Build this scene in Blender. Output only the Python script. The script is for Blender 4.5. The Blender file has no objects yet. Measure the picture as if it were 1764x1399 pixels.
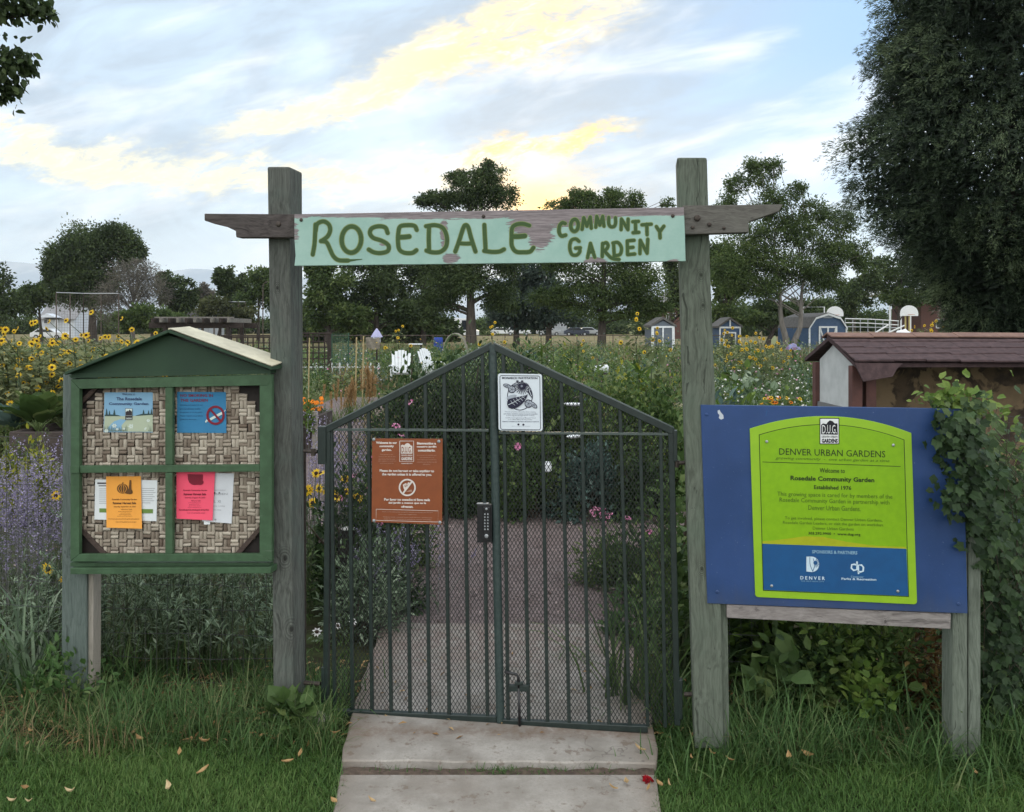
import bpy, bmesh, math, random
import numpy as np
from mathutils import Vector, Matrix

# ------------------------------------------------------------------ scene, camera, sky, sun
scene = bpy.context.scene
H, F, CX, HY = 1.6, 1450.0, 882.0, 570.0          # eye height, focal length in photo pixels, centre column, horizon row
cam_d = bpy.data.cameras.new('camera'); cam = bpy.data.objects.new('camera', cam_d)
scene.collection.objects.link(cam); scene.camera = cam
cam.location = (0, 0, H); cam.rotation_euler = (math.radians(90), 0, 0)
cam_d.sensor_width = 36; cam_d.lens = 36 * F / 1764; cam_d.shift_y = -(699.5 - HY) / 1764
cam_d.clip_start = 0.05; cam_d.clip_end = 20000

SUN_EL, SUN_AZ = math.radians(9), math.radians(1.8)
sun_d = bpy.data.lights.new('sun', 'SUN'); sun = bpy.data.objects.new('sun', sun_d); scene.collection.objects.link(sun)
sun_d.energy = 0.8; sun_d.angle = math.radians(10); sun_d.color = (1.0, 0.82, 0.58)
sun.rotation_euler = Vector((-math.sin(SUN_AZ) * math.cos(SUN_EL), -math.cos(SUN_AZ) * math.cos(SUN_EL), -math.sin(SUN_EL))).to_track_quat('-Z', 'Y').to_euler()
scene.view_settings.view_transform = 'Standard'; scene.view_settings.look = 'None'
scene.view_settings.exposure = 0.22; scene.view_settings.gamma = 1.0
scene.render.engine = 'CYCLES'
scene.cycles.use_denoising = True
scene.cycles.max_bounces = 6; scene.cycles.diffuse_bounces = 3; scene.cycles.transparent_max_bounces = 8
scene.cycles.transmission_bounces = 3; scene.cycles.glossy_bounces = 2

NT = None
class S:                                            # a node socket with arithmetic
    def __init__(s, k): s.k = k
    def __add__(a, b): return mth('ADD', a, b)
    __radd__ = __add__
    def __sub__(a, b): return mth('SUBTRACT', a, b)
    def __rsub__(a, b): return mth('SUBTRACT', b, a)
    def __mul__(a, b): return mth('MULTIPLY', a, b)
    __rmul__ = __mul__
    def __truediv__(a, b): return mth('DIVIDE', a, b)
def put(sock, v):
    if isinstance(v, S): NT.links.new(v.k, sock)
    elif v is not None:
        try: sock.default_value = v
        except Exception: sock.default_value = (*v, 1.0) if len(v) == 3 else v
def mth(op, a, b=None, c=None, clamp=False):
    n = NT.nodes.new('ShaderNodeMath'); n.operation = op; n.use_clamp = clamp
    for i, v in enumerate((a, b, c)):
        if v is not None: put(n.inputs[i], v)
    return S(n.outputs[0])
def smooth(x, a, b):
    n = NT.nodes.new('ShaderNodeMapRange'); n.interpolation_type = 'SMOOTHSTEP'
    put(n.inputs['Value'], x); n.inputs['From Min'].default_value = a; n.inputs['From Max'].default_value = b
    return S(n.outputs[0])
def gauss(x): return mth('EXPONENT', (x * x) * -1.0)
def xyz(x, y, z):
    n = NT.nodes.new('ShaderNodeCombineXYZ')
    for i, v in enumerate((x, y, z)): put(n.inputs[i], v)
    return S(n.outputs[0])
def sep(v):
    n = NT.nodes.new('ShaderNodeSeparateXYZ'); put(n.inputs[0], v); return [S(o) for o in n.outputs]
def noise(vec, scale=1.0, detail=4.0, rough=0.55, dist=0.0, col=False):
    n = NT.nodes.new('ShaderNodeTexNoise'); put(n.inputs['Vector'], vec)
    n.inputs['Scale'].default_value = scale; n.inputs['Detail'].default_value = detail
    n.inputs['Roughness'].default_value = rough; n.inputs['Distortion'].default_value = dist
    return S(n.outputs['Color' if col else 'Fac'])
def mix(f, a, b):
    n = NT.nodes.new('ShaderNodeMix'); n.data_type = 'RGBA'; n.clamp_factor = True
    put(n.inputs[0], f); put(n.inputs[6], a if isinstance(a, S) else (*a, 1)); put(n.inputs[7], b if isinstance(b, S) else (*b, 1))
    return S(n.outputs[2])
def scalec(c, f):
    n = NT.nodes.new('ShaderNodeVectorMath'); n.operation = 'SCALE'; put(n.inputs[0], c); put(n.inputs['Scale'], f); return S(n.outputs[0])
def wpos():
    n = NT.nodes.new('ShaderNodeNewGeometry'); return S(n.outputs['Position'])
def coords(kind='Object'):
    n = NT.nodes.new('ShaderNodeTexCoord'); return S(n.outputs[kind])

# ---- world: low-sun sky with streaks of lit cloud over it
W = bpy.data.worlds.new('World'); scene.world = W; W.use_nodes = True; NT = W.node_tree; NT.nodes.clear()
dx, dy, dz = sep(coords('Generated'))
yy = mth('MAXIMUM', dy, 0.15)
u, v = dx / yy, mth('MAXIMUM', dz, 0.0) / yy
front = smooth(dy, 0.15, 0.5)
wv = noise(xyz(u * 5, v * 9, 0.3), 1, 5, 0.6) - 0.5            # broad warp
wf = noise(xyz(u * 16, v * 40, 1.7), 1, 6, 0.65) - 0.5         # fine streaks
s_ = u * 0.97 + v * 0.24; t_ = v * 0.97 - u * 0.24             # along / across the cloud streets
streak = noise(xyz(s_ * 5.5, t_ * 13, 4.2), 1, 7, 0.56, 0.5)
puff = noise(xyz(s_ * 22, t_ * 62, 2.2), 1, 7, 0.72, 0.5)
big = noise(xyz(s_ * 2.4, t_ * 7, 9.1), 1, 4, 0.5, 0.3)
sky = mix(smooth(v, 0.04, 0.36), (0.76, 0.92, 1.02), (0.34, 0.55, 0.84))
sky = mix(smooth(u, 0.50, -0.30) * 0.75, sky, (0.68, 0.82, 0.93))
grey_amt = smooth(streak * 0.75 + big * 0.6, 0.50, 0.80) * smooth(u, 0.42, 0.12) * smooth(v, 0.03, 0.14)
fl = noise(xyz(s_ * 40, t_ * 95, 5.5), 1, 6, 0.7, 0.3)
sky = mix(grey_amt * (0.62 + fl * 0.5), sky, (0.40, 0.48, 0.57))
wisp = smooth(noise(xyz(s_ * 4.0, t_ * 16, 6.6), 1, 6, 0.55, 0.4), 0.46, 0.74)
sky = mix(wisp * 0.75, sky, (0.93, 0.96, 1.0))
# lit band rising to the upper right
vA = 0.352 + (u * 0.34)
dA = (v - vA + wv * 0.12 + wf * 0.07) / (0.018 + smooth(u, -0.35, 0.12) * 0.030)
bandA = gauss(dA) * smooth(u, -0.42, -0.26) * smooth(u, 0.22, 0.06)
# lower lit band
ub = u + 0.25
vB = 0.178 + (ub * ub) * 0.42
dB = (v - vB + wv * 0.08 + wf * 0.075) / (0.026 - smooth(u, -0.06, 0.10) * 0.013)
bandB = gauss(dB) * smooth(u, 0.19, 0.08)
brk = smooth(puff * 0.5 + streak * 0.5, 0.36, 0.60)
lit = mth('MAXIMUM', bandA * 1.25, bandB * 1.1) * (0.22 + brk * 0.95)
sunr = mth('SQRT', (u - 0.030) * (u - 0.030) + (v - 0.165) * (v - 0.165) * 0.7)
near = smooth(sunr, 0.30, 0.02)
yel = mix(near, (0.96, 0.88, 0.62), (1.15, 0.72, 0.20))
yel = mix(smooth(puff, 0.48, 0.70), yel, (1.06, 1.02, 0.80))
sky = mix(smooth(lit * (0.55 + fl * 0.9), 0.06, 0.95), sky, yel)
low = smooth(v, 0.14, 0.03)
sky = mix(low * 0.55, sky, (0.82, 0.95, 1.02))
g1 = gauss(mth('SQRT', (u - 0.030) * (u - 0.030) + (v - 0.150) * (v - 0.150) * 1.6) / 0.040)
g2 = gauss(mth('SQRT', (u - 0.028) * (u - 0.028) * 0.5 + (v - 0.196) * (v - 0.196) * 1.6) / 0.016)
g3 = gauss(mth('SQRT', (u - 0.03) * (u - 0.03) * 0.35 + (v - 0.165) * (v - 0.165) * 2.6) / 0.055)
sky = mix(g3 * 0.5 * smooth(puff * 0.5 + wf + 0.25, 0.40, 0.62), sky, (1.2, 0.80, 0.25))
sky = mix(g1, sky, (2.2, 1.25, 0.30))
sky = mix(g2, sky, (1.9, 1.6, 0.9))
back = mix(smooth(noise(coords('Generated'), 3.0, 5, 0.6), 0.4, 0.65), (1.40, 1.46, 1.48), (1.64, 1.62, 1.55))
upc = smooth(dz, -0.02, 0.02)
final = mix(front, back, sky)
st = NT.nodes.new('ShaderNodeTexSky'); st.sky_type = 'NISHITA'; st.sun_disc = False
st.sun_elevation = SUN_EL; st.sun_rotation = SUN_AZ; st.air_density = 1.0; st.dust_density = 0.6; st.ozone_density = 1.5
b1 = NT.nodes.new('ShaderNodeBackground'); NT.links.new(st.outputs[0], b1.inputs[0]); b1.inputs[1].default_value = 0.10
b2 = NT.nodes.new('ShaderNodeBackground'); put(b2.inputs[0], final); b2.inputs[1].default_value = 1.22
ms = NT.nodes.new('ShaderNodeMixShader'); put(ms.inputs[0], upc * 0.0 + 0.9)
NT.links.new(b1.outputs[0], ms.inputs[1]); NT.links.new(b2.outputs[0], ms.inputs[2])
wo = NT.nodes.new('ShaderNodeOutputWorld'); NT.links.new(ms.outputs[0], wo.inputs[0])

# ------------------------------------------------------------------ helpers
def gz(Y): return float(np.clip((Y - 60) / 120.0, 0, 1)) * 1.0
def at(px, py, Y): return np.array([(px - CX) / F * Y, Y, H - (py - HY) / F * Y])
def xg(px, Y): return (px - CX) / F * Y
class Plane:                                        # upright board plane through two stations
    def __init__(s, a, b):
        p = np.array([xg(*a), a[1]]); q = np.array([xg(*b), b[1]]); d = q - p; d /= np.linalg.norm(d)
        s.p, s.n = p, np.array([d[1], -d[0]])
        if s.n[1] > 0: s.n = -s.n
    def view(s, px, py, off=0.0):                   # sight line met on the plane shifted by off towards the viewer
        r = np.array([(px - CX) / F, 1.0]); t = (s.n.dot(s.p) + off) / s.n.dot(r)
        return np.array([r[0] * t, t, H - (py - HY) / F * t])
    __call__ = view
    def back(s, p, d): return p + np.array([s.n[0] * d, s.n[1] * d, 0])
COL = scene.collection
def props(o, label=None, cat=None, group=None, kind=None):
    if label: o['label'] = label
    if cat: o['category'] = cat
    if group: o['group'] = group
    if kind: o['kind'] = kind
    return o
def thing(name, label, cat, loc=(0, 0, 0), rz=0, group=None):
    o = bpy.data.objects.new(name, None); COL.objects.link(o); o.empty_display_size = 0.1
    o.location = loc; o.rotation_euler = (0, 0, rz)
    return props(o, label, cat, group)
def origin_of(o):
    p = Vector((0, 0, 0))
    while o is not None: p += o.location; o = o.parent
    return p
class Acc:
    def __init__(s): s.v, s.f, s.m, s.t, s.n = [], [], [], [], 0
    def add(s, verts, faces, mat=0, tint=0.5):
        verts = np.asarray(verts, float).reshape(-1, 3); k = len(verts)
        s.v.append(verts); s.t.append(np.broadcast_to(np.asarray(tint, float), (k,)))
        for fa in faces:
            fa = np.asarray(fa, int)
            if fa.ndim == 1: fa = fa[None]
            s.f.append(fa + s.n); s.m.append(np.full(len(fa), mat, int))
        s.n += k; return s
    def build(s, name, mats, parent=None, smooth=False, loc=None):
        me = bpy.data.meshes.new(name); V = np.concatenate(s.v)
        org = np.array(origin_of(parent)) if parent is not None else np.zeros(3)
        if loc is not None: org = np.array(loc, float)
        V = V - org
        L = np.concatenate([f.ravel() for f in s.f]); tot = np.concatenate([np.full(len(f), f.shape[1]) for f in s.f])
        start = np.concatenate([[0], np.cumsum(tot)[:-1]])
        me.vertices.add(len(V)); me.vertices.foreach_set('co', V.ravel().astype(np.float32))
        me.loops.add(len(L)); me.loops.foreach_set('vertex_index', L.astype(np.int32))
        me.polygons.add(len(tot)); me.polygons.foreach_set('loop_start', start.astype(np.int32))
        me.polygons.foreach_set('material_index', np.concatenate(s.m).astype(np.int32))
        me.polygons.foreach_set('use_smooth', np.full(len(tot), bool(smooth)))
        me.update(calc_edges=True); me.validate()
        a = me.attributes.new('tint', 'FLOAT', 'POINT'); a.data.foreach_set('value', np.concatenate(s.t).astype(np.float32))
        for m in (mats if isinstance(mats, (list, tuple)) else [mats]): me.materials.append(m)
        o = bpy.data.objects.new(name, me); COL.objects.link(o)
        if parent is not None: o.parent = parent
        if loc is not None: o.location = loc
        return o
    # --- solid shapes
    def bm(s, b, mat=0, tint=0.5):
        b.normal_update(); b.verts.index_update()
        V = [v.co[:] for v in b.verts]; by = {}
        for f in b.faces: by.setdefault(len(f.verts), []).append([v.index for v in f.verts])
        s.add(V, [np.array(x) for x in by.values()], mat, tint); b.free(); return s
    def solid(s, front, back, bev=0.0, mat=0, tint=0.5, seg=2):
        n = len(front); b = bmesh.new()
        A = [b.verts.new(p) for p in front]; B = [b.verts.new(p) for p in back]
        b.faces.new(A); b.faces.new(B[::-1])
        for i in range(n): b.faces.new((A[i], B[i], B[(i + 1) % n], A[(i + 1) % n]))
        bmesh.ops.recalc_face_normals(b, faces=b.faces[:])
        if bev > 0: bmesh.ops.bevel(b, geom=b.edges[:], offset=bev, segments=seg, affect='EDGES', profile=0.6)
        return s.bm(b, mat, tint)
    def prism(s, P, poly, f, k, bev=0.003, mat=0, tint=0.5):
        fr = [P(x, y, f) for x, y in poly]; return s.solid(fr, [P.back(q, k - f) for q in fr], bev, mat, tint)
    def rect(s, P, x0, y0, x1, y1, f, k, bev=0.003, mat=0, tint=0.5):
        return s.prism(P, [(x0, y0), (x1, y0), (x1, y1), (x0, y1)], f, k, bev, mat, tint)
    def box(s, c, d, bev=0.0, rz=0.0, mat=0, tint=0.5):
        x, y, z = np.array(d) / 2; R = np.array([[math.cos(rz), -math.sin(rz), 0], [math.sin(rz), math.cos(rz), 0], [0, 0, 1]])
        q = lambda zz: [np.array(c) + R @ np.array(p + (zz,)) for p in ((-x, -y), (x, -y), (x, y), (-x, y))]
        return s.solid(q(-z), q(z), bev, mat, tint)
    def tube(s, pts, rad, n=8, mat=0, tint=0.5, cap=True):
        pts = np.asarray(pts, float); m = len(pts); rad = np.broadcast_to(np.asarray(rad, float), (m,))
        tg = np.gradient(pts, axis=0); tg /= np.linalg.norm(tg, axis=1)[:, None] + 1e-12
        ref = np.array([0, 0, 1.0]) if abs(tg[0][2]) < 0.9 else np.array([1.0, 0, 0])
        V = []
        for i in range(m):
            a = np.cross(tg[i], ref); a /= np.linalg.norm(a) + 1e-12; c = np.cross(tg[i], a)
            ref = np.cross(a, tg[i])
            th = np.arange(n) / n * 2 * math.pi
            V.append(pts[i] + rad[i] * (np.cos(th)[:, None] * a + np.sin(th)[:, None] * c))
        V = np.concatenate(V); i, j = np.meshgrid(np.arange(m - 1), np.arange(n), indexing='ij'); j2 = (j + 1) % n
        Q = np.stack([i * n + j, i * n + j2, (i + 1) * n + j2, (i + 1) * n + j], -1).reshape(-1, 4)
        fs = [Q]
        if cap: fs += [np.arange(n)[::-1], np.arange(n) + (m - 1) * n]
        return s.add(V, fs, mat, tint)
    def lathe(s, base, prof, n=16, mat=0, tint=0.5):
        V = []; th = np.arange(n) / n * 2 * math.pi
        for r, z in prof: V.append(np.stack([base[0] + r * np.cos(th), base[1] + r * np.sin(th), np.full(n, base[2] + z)], 1))
        m = len(prof); i, j = np.meshgrid(np.arange(m - 1), np.arange(n), indexing='ij'); j2 = (j + 1) % n
        Q = np.stack([i * n + j, i * n + j2, (i + 1) * n + j2, (i + 1) * n + j], -1).reshape(-1, 4)
        return s.add(np.concatenate(V), [Q, np.arange(n)[::-1], np.arange(n) + (m - 1) * n], mat, tint)
    def scatter(s, T, pos, B, sc, mat=0, tint=0.5):
        TV, TF = T; pos = np.asarray(pos, float); N, k = len(pos), len(TV)
        if N == 0: return s
        sc = np.asarray(sc, float)
        if sc.ndim == 1: sc = sc[:, None]
        loc = TV[None] * np.broadcast_to(sc, (N, 3))[:, None, :]
        V = pos[:, None, :] + np.einsum('nij,nkj->nki', B, loc)
        tint = np.repeat(np.broadcast_to(np.asarray(tint, float), (N,)), k)
        return s.add(V.reshape(-1, 3), [(f[None] + np.arange(N)[:, None] * k) if np.ndim(f) == 1 else
                                        (f[None] + np.arange(N)[:, None, None] * k).reshape(-1, f.shape[1]) for f in TF], mat, tint)
def basis(d, nrm):
    d = d / (np.linalg.norm(d, axis=1)[:, None] + 1e-12); x = np.cross(d, nrm); x /= np.linalg.norm(x, axis=1)[:, None] + 1e-12
    return np.stack([x, d, np.cross(x, d)], -1)
def rdir(R, n): v = R.normal(size=(n, 3)); return v / np.linalg.norm(v, axis=1)[:, None]
# templates: y along the leaf, x across, z its face
LEAF = (np.array([(0, 0, 0), (.5, .42, .08), (0, 1, -.05), (-.5, .42, .08)]), [np.array([0, 1, 2, 3])])
LEAF2 = (np.array([(0, 0, 0), (.36, .2, .07), (.46, .55, .06), (0, 1, -.12), (-.46, .55, .06), (-.36, .2, .07), (0, .5, -.02)]),
         [np.array([[0, 1, 2, 6], [6, 2, 3, 4], [0, 6, 4, 5]])])
LOBED = (np.array([(0, 0, 0), (.42, .02, .08), (.44, .34, .06), (.50, .66, .04), (.26, .68, 0), (0, 1.05, -.14), (-.26, .68, 0), (-.50, .66, .04), (-.44, .34, .06), (-.42, .02, .08), (0, .4, -.03)]),
         [np.array([[0, 1, 2, 10], [10, 2, 3, 4], [10, 4, 5, 6], [10, 6, 7, 8], [0, 10, 8, 9]])])
BLADE = (np.array([(-.5, 0, 0), (.5, 0, 0), (.42, .45, .07), (-.42, .45, .07), (.25, .8, .24), (-.25, .8, .24), (0, 1, .5)]),
         [np.array([[0, 1, 2, 3], [3, 2, 4, 5]]), np.array([5, 4, 6])])
def up_basis(R, n, lean=0.3):                        # blades: mostly upright, bending some way
    a = R.uniform(0, 2 * math.pi, n); l = np.abs(R.normal(0, lean, n))
    out = np.stack([np.cos(a), np.sin(a), np.zeros(n)], 1)
    d = out * np.sin(l)[:, None] + np.array([0, 0, 1.0]) * np.cos(l)[:, None]
    nr = out * np.cos(l)[:, None] - np.array([0, 0, 1.0]) * np.sin(l)[:, None]
    return basis(d, nr)
def spread(root, name=None):
    return [c for c in root.children]
def dup(root, loc, rz=0.0, sc=1.0, label=None):
    r = root.copy(); COL.objects.link(r); r.location = loc; r.rotation_euler = (0, 0, rz); r.scale = (sc, sc, sc)
    if label: r['label'] = label
    for ch in list(root.children):
        c = ch.copy(); COL.objects.link(c); c.parent = r
        for g in list(ch.children):
            d = g.copy(); COL.objects.link(d); d.parent = c
    return r

# ------------------------------------------------------------------ materials
def newmat(name):
    global NT
    m = bpy.data.materials.new(name); m.use_nodes = True; NT = m.node_tree
    p = NT.nodes['Principled BSDF']; p.inputs['Specular IOR Level'].default_value = 0.3
    return m, p
def bump(p, h, dist=0.002, strength=0.6):
    n = NT.nodes.new('ShaderNodeBump'); put(n.inputs['Height'], h); n.inputs['Distance'].default_value = dist; n.inputs['Strength'].default_value = strength
    NT.links.new(n.outputs[0], p.inputs['Normal'])
def vmul(v, s):
    n = NT.nodes.new('ShaderNodeVectorMath'); n.operation = 'MULTIPLY'; put(n.inputs[0], v); n.inputs[1].default_value = s; return S(n.outputs[0])
def plain(name, c, c2=None, scale=8, rough=0.6, metal=0.0, bmp=0.0, stretch=(1, 1, 1), spec=0.3, detail=5):
    m, p = newmat(name); co = vmul(coords(), stretch); nz = noise(co, scale, detail, 0.6)
    c2 = c2 or tuple(x * 0.8 for x in c)
    put(p.inputs['Base Color'], mix(smooth(nz, 0.3, 0.7), c2, c)); p.inputs['Roughness'].default_value = rough
    p.inputs['Metallic'].default_value = metal; p.inputs['Specular IOR Level'].default_value = spec
    if bmp: bump(p, nz, bmp)
    return m
def wood(name, dark, light, axis='z', crack=0.35, knots=(), stain=None, rough=0.85):
    m, p = newmat(name); co = wpos(); st = {'z': (1, 1, .05), 'x': (.05, 1, 1), 'y': (1, .05, 1)}[axis]
    warp = scalec(noise(co, 3.0, 3, 0.5, col=True), 0.12)
    n = NT.nodes.new('ShaderNodeVectorMath'); n.operation = 'ADD'; put(n.inputs[0], co); put(n.inputs[1], warp); cw = S(n.outputs[0])
    grain = noise(vmul(cw, st), 95, 6, 0.7); fine = noise(vmul(co, st), 260, 3, 0.7); blot = noise(co, 5, 4, 0.6)
    ck = smooth(noise(vmul(cw, tuple(0.008 if x < 1 else 1 for x in st)), 60, 3, 0.6), 0.63, 0.66) * crack
    col = mix(smooth(grain * 0.7 + fine * 0.3, 0.32, 0.66), dark, light)
    col = mix(smooth(blot, 0.45, 0.75) * 0.55, col, stain or tuple(x * 1.25 for x in dark))
    h = grain * 0.6 + fine * 0.3
    for (kx, ky, kz, r) in knots:
        sp = NT.nodes.new('ShaderNodeVectorMath'); sp.operation = 'SUBTRACT'; put(sp.inputs[0], co); sp.inputs[1].default_value = (kx, ky, kz)
        X, Y_, Z = sep(S(sp.outputs[0]))
        dd = mth('SQRT', X * X + Y_ * Y_ + (Z * Z) * 0.55) / r + (noise(co, 60, 2, 0.5) - 0.5) * 0.25
        ring = mth('SINE', dd * 14.0) * smooth(dd, 2.6, 0.9)
        col = mix(smooth(dd, 0.55, 0.3), mix(smooth(ring, 0.0, 1.0) * 0.55, col, tuple(x * 0.75 for x in dark)), tuple(x * 0.6 for x in dark))
        h = h + ring * 0.3
    col = mix(ck, col, tuple(x * 0.22 for x in dark))
    put(p.inputs['Base Color'], col); p.inputs['Roughness'].default_value = rough; p.inputs['Specular IOR Level'].default_value = 0.2
    bump(p, h - ck * 1.5, 0.003, 0.7); return m
def leafmat(name, c0, c1, c2, trans=0.3, rough=0.55, spec=0.25):
    m, p = newmat(name); a = NT.nodes.new('ShaderNodeAttribute'); a.attribute_name = 'tint'
    t = S(a.outputs['Fac']) + (noise(coords(), 3.0, 2, 0.5) - 0.5) * 0.25
    r = NT.nodes.new('ShaderNodeValToRGB'); put(r.inputs[0], t)
    e = r.color_ramp.elements; e[0].position = 0.1; e[0].color = (*c0, 1); e[1].position = 0.9; e[1].color = (*c2, 1)
    x = e.new(0.5); x.color = (*c1, 1)
    c = S(r.outputs[0]); put(p.inputs['Base Color'], c); p.inputs['Roughness'].default_value = rough; p.inputs['Specular IOR Level'].default_value = spec
    if trans:
        tr = NT.nodes.new('ShaderNodeBsdfTranslucent'); put(tr.inputs[0], c)
        mx = NT.nodes.new('ShaderNodeMixShader'); mx.inputs[0].default_value = trans
        NT.links.new(p.outputs[0], mx.inputs[1]); NT.links.new(tr.outputs[0], mx.inputs[2])
        NT.links.new(mx.outputs[0], NT.nodes['Material Output'].inputs[0])
    return m
def flat(name, c, rough=0.5, spec=0.3): return plain(name, c, tuple(x * 0.9 for x in c), 30, rough, spec=spec)
# ------------------------------------------------------------------ setting
R0 = np.random.RandomState(7)
def path_edge(Y):                                    # the concrete walk: left and right edge at distance Y
    l = np.interp(Y, [0.5, 2.80, 3.39, 4.38, 5.6], [-0.55, -0.59, -0.66, -0.70, -0.66])
    r = np.interp(Y, [0.5, 2.80, 3.36, 4.38, 5.6], [0.40, 0.485, 0.565, 0.62, 0.56])
    return l, r
M_soil = plain('garden_soil', (0.075, 0.055, 0.042), (0.035, 0.027, 0.022), 14, 0.95, bmp=0.02)
m, p = newmat('ground_cover'); co = coords(); X, Y_, Z = sep(co)
nz = noise(co, 9, 6, 0.65); nb = noise(co, 0.6, 4, 0.6)
near_c = mix(smooth(nz, 0.35, 0.7), (0.030, 0.028, 0.016), (0.055, 0.075, 0.028))
far_c = mix(smooth(noise(vmul(co, (.08, .3, 1)), 1.0, 5, 0.6), 0.35, 0.65), (0.135, 0.115, 0.058), (0.20, 0.17, 0.088))  # dry field, its colour lowered for the shade of the trees
garden_c = mix(smooth(nb, 0.35, 0.65), (0.06, 0.085, 0.03), (0.13, 0.12, 0.06))
c = mix(smooth(Y_, 8, 14), near_c, garden_c); c = mix(smooth(Y_, 46, 62), c, far_c)
put(p.inputs['Base Color'], c); p.inputs['Roughness'].default_value = 0.95; p.inputs['Specular IOR Level'].default_value = 0.1
bump(p, nz, 0.03); M_ground = m
m, p = newmat('wood_chip_mulch'); co = coords(); n1 = noise(vmul(co, (1, 2.2, 1)), 46, 5, 0.7, 0.8); n2 = noise(co, 2.2, 4, 0.6)
c = mix(smooth(n1, 0.36, 0.66), (0.075, 0.056, 0.055), (0.28, 0.222, 0.218)); c = mix(smooth(n2, 0.4, 0.7) * 0.4, c, (0.12, 0.080, 0.074))
put(p.inputs['Base Color'], c); p.inputs['Roughness'].default_value = 0.95; bump(p, n1, 0.02); M_mulch = m
m, p = newmat('walk_concrete'); co = coords(); X, Y_, Z = sep(co)
n1 = noise(co, 5, 6, 0.65); n2 = noise(co, 120, 3, 0.7); n3 = noise(co, 18, 4, 0.7)
c = mix(smooth(n1, 0.32, 0.7), (0.225, 0.205, 0.182), (0.365, 0.342, 0.315)); c = mix(smooth(n2, 0.42, 0.72) * 0.5, c, (0.24, 0.22, 0.20))
c = mix(smooth(n3, 0.56, 0.68) * 0.75, c, (0.16, 0.125, 0.10))
jn = noise(xyz(X * 3.0, Y_ * 1.0, 0.0), 1, 4, 0.6) - 0.5     # dirt washed into the joint and the gate line
dirt = gauss((Y_ - 3.30 + jn * 0.10) / 0.055) * 0.65
edge = smooth(mth('ABSOLUTE', X + 0.052) + (n1 - 0.5) * 0.25, 0.42, 0.60); c = mix(edge * 0.6, c, (0.15, 0.115, 0.088))
c = mix(smooth(noise(co, 2.3, 5, 0.7), 0.52, 0.68) * 0.45, c, (0.20, 0.17, 0.145))
c = mix(dirt * smooth(n3, 0.3, 0.6), c, (0.17, 0.12, 0.09))
crk = gauss((noise(co, 1.7, 5, 0.6) - 0.5) / 0.0022) * smooth(noise(co, 0.9, 2, 0.5), 0.52, 0.6)
c = mix(crk * 0.6, c, (0.10, 0.085, 0.075))
c = mix(smooth(Y_, 3.35, 4.4) * smooth(n1 * 0.5 + n3 * 0.5, 0.40, 0.56) * 0.85, c, (0.19, 0.145, 0.13))
put(p.inputs['Base Color'], c); p.inputs['Roughness'].default_value = 0.9; p.inputs['Specular IOR Level'].default_value = 0.2
bump(p, n2 * 0.4 + n1 + n3 * 0.5, 0.006); M_conc = m

# ground: one sheet to the horizon, gently rising beyond the garden
xs = np.concatenate([-np.geomspace(9000, 4, 26), np.linspace(-3.5, 3.5, 29), np.geomspace(4, 9000, 26)])
ys = np.concatenate([[-300, -60, -15, -4, 0], np.linspace(1, 9, 41), np.geomspace(9.6, 180, 40), np.geomspace(220, 12000, 14)])
GX, GY = np.meshgrid(xs, ys); GZ = np.vectorize(gz)(GY) - 0.008
GZ = GZ + np.where((GY < 9) & (GY > 1), 0.012 * np.sin(GX * 2.3 + 1) * np.sin(GY * 3.1) - 0.010, 0)
n = len(xs); i, j = np.meshgrid(np.arange(len(ys) - 1), np.arange(n - 1), indexing='ij')
Q = np.stack([i * n + j, i * n + j + 1, (i + 1) * n + j + 1, (i + 1) * n + j], -1).reshape(-1, 4)
g = Acc(); g.add(np.stack([GX, GY, GZ], -1).reshape(-1, 3), [Q]); props(g.build('ground', M_ground, smooth=True), kind='structure')

# the walk: two slabs with a dirt-filled joint; the rear slab stands a little proud
def slab(name, Y0, Y1, top, skew=0.0):
    b = bmesh.new(); N = 14; f0, f1, e = [], [], []
    Rr = np.random.RandomState(int(Y0 * 100))
    tl = []
    for k in range(N + 1):
        t = k / N; x0, x1 = path_edge(Y0); tl.append((x0 + (x1 - x0) * t, Y0 + skew * (t - .5) + Rr.uniform(-.006, .006)))
    for k in range(1, N):
        Y = Y0 + (Y1 - Y0) * k / N; tl.append((path_edge(Y)[1] + Rr.uniform(-.012, .012), Y))
    for k in range(N + 1):
        t = 1 - k / N; x0, x1 = path_edge(Y1); tl.append((x0 + (x1 - x0) * t, Y1 + skew * (t - .5)))
    for k in range(1, N):
        Y = Y1 + (Y0 - Y1) * k / N; tl.append((path_edge(Y)[0] + Rr.uniform(-.012, .012), Y))
    a = Acc(); a.solid([(x, y, top) for x, y in tl], [(x, y, -0.06) for x, y in tl], 0.005, seg=1)
    o = a.build(name, M_conc); props(o, kind='structure'); return o
slab('path', 0.4, 3.015, 0.012)
slab('path', 3.070, 4.52, 0.030, -0.02)
jx = np.linspace(-.618, .512, 30); a = Acc(); Rj = np.random.RandomState(6); V = []
for x_ in jx:
    for q_, y_ in enumerate((3.005, 3.03, 3.055, 3.085)): V.append((x_, y_ + Rj.normal(0, .004), -.002 + .010 * (q_ in (1, 2)) + Rj.uniform(-.006, .006)))
i, j = np.meshgrid(np.arange(29), np.arange(3), indexing='ij'); a.add(V, [np.stack([i * 4 + j, (i + 1) * 4 + j, (i + 1) * 4 + j + 1, i * 4 + j + 1], -1).reshape(-1, 4)])
props(a.build('joint_soil', plain('joint_dirt', (0.115, 0.085, 0.066), (0.06, 0.045, 0.036), 40, .95, bmp=.01), smooth=True), kind='structure')
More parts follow.
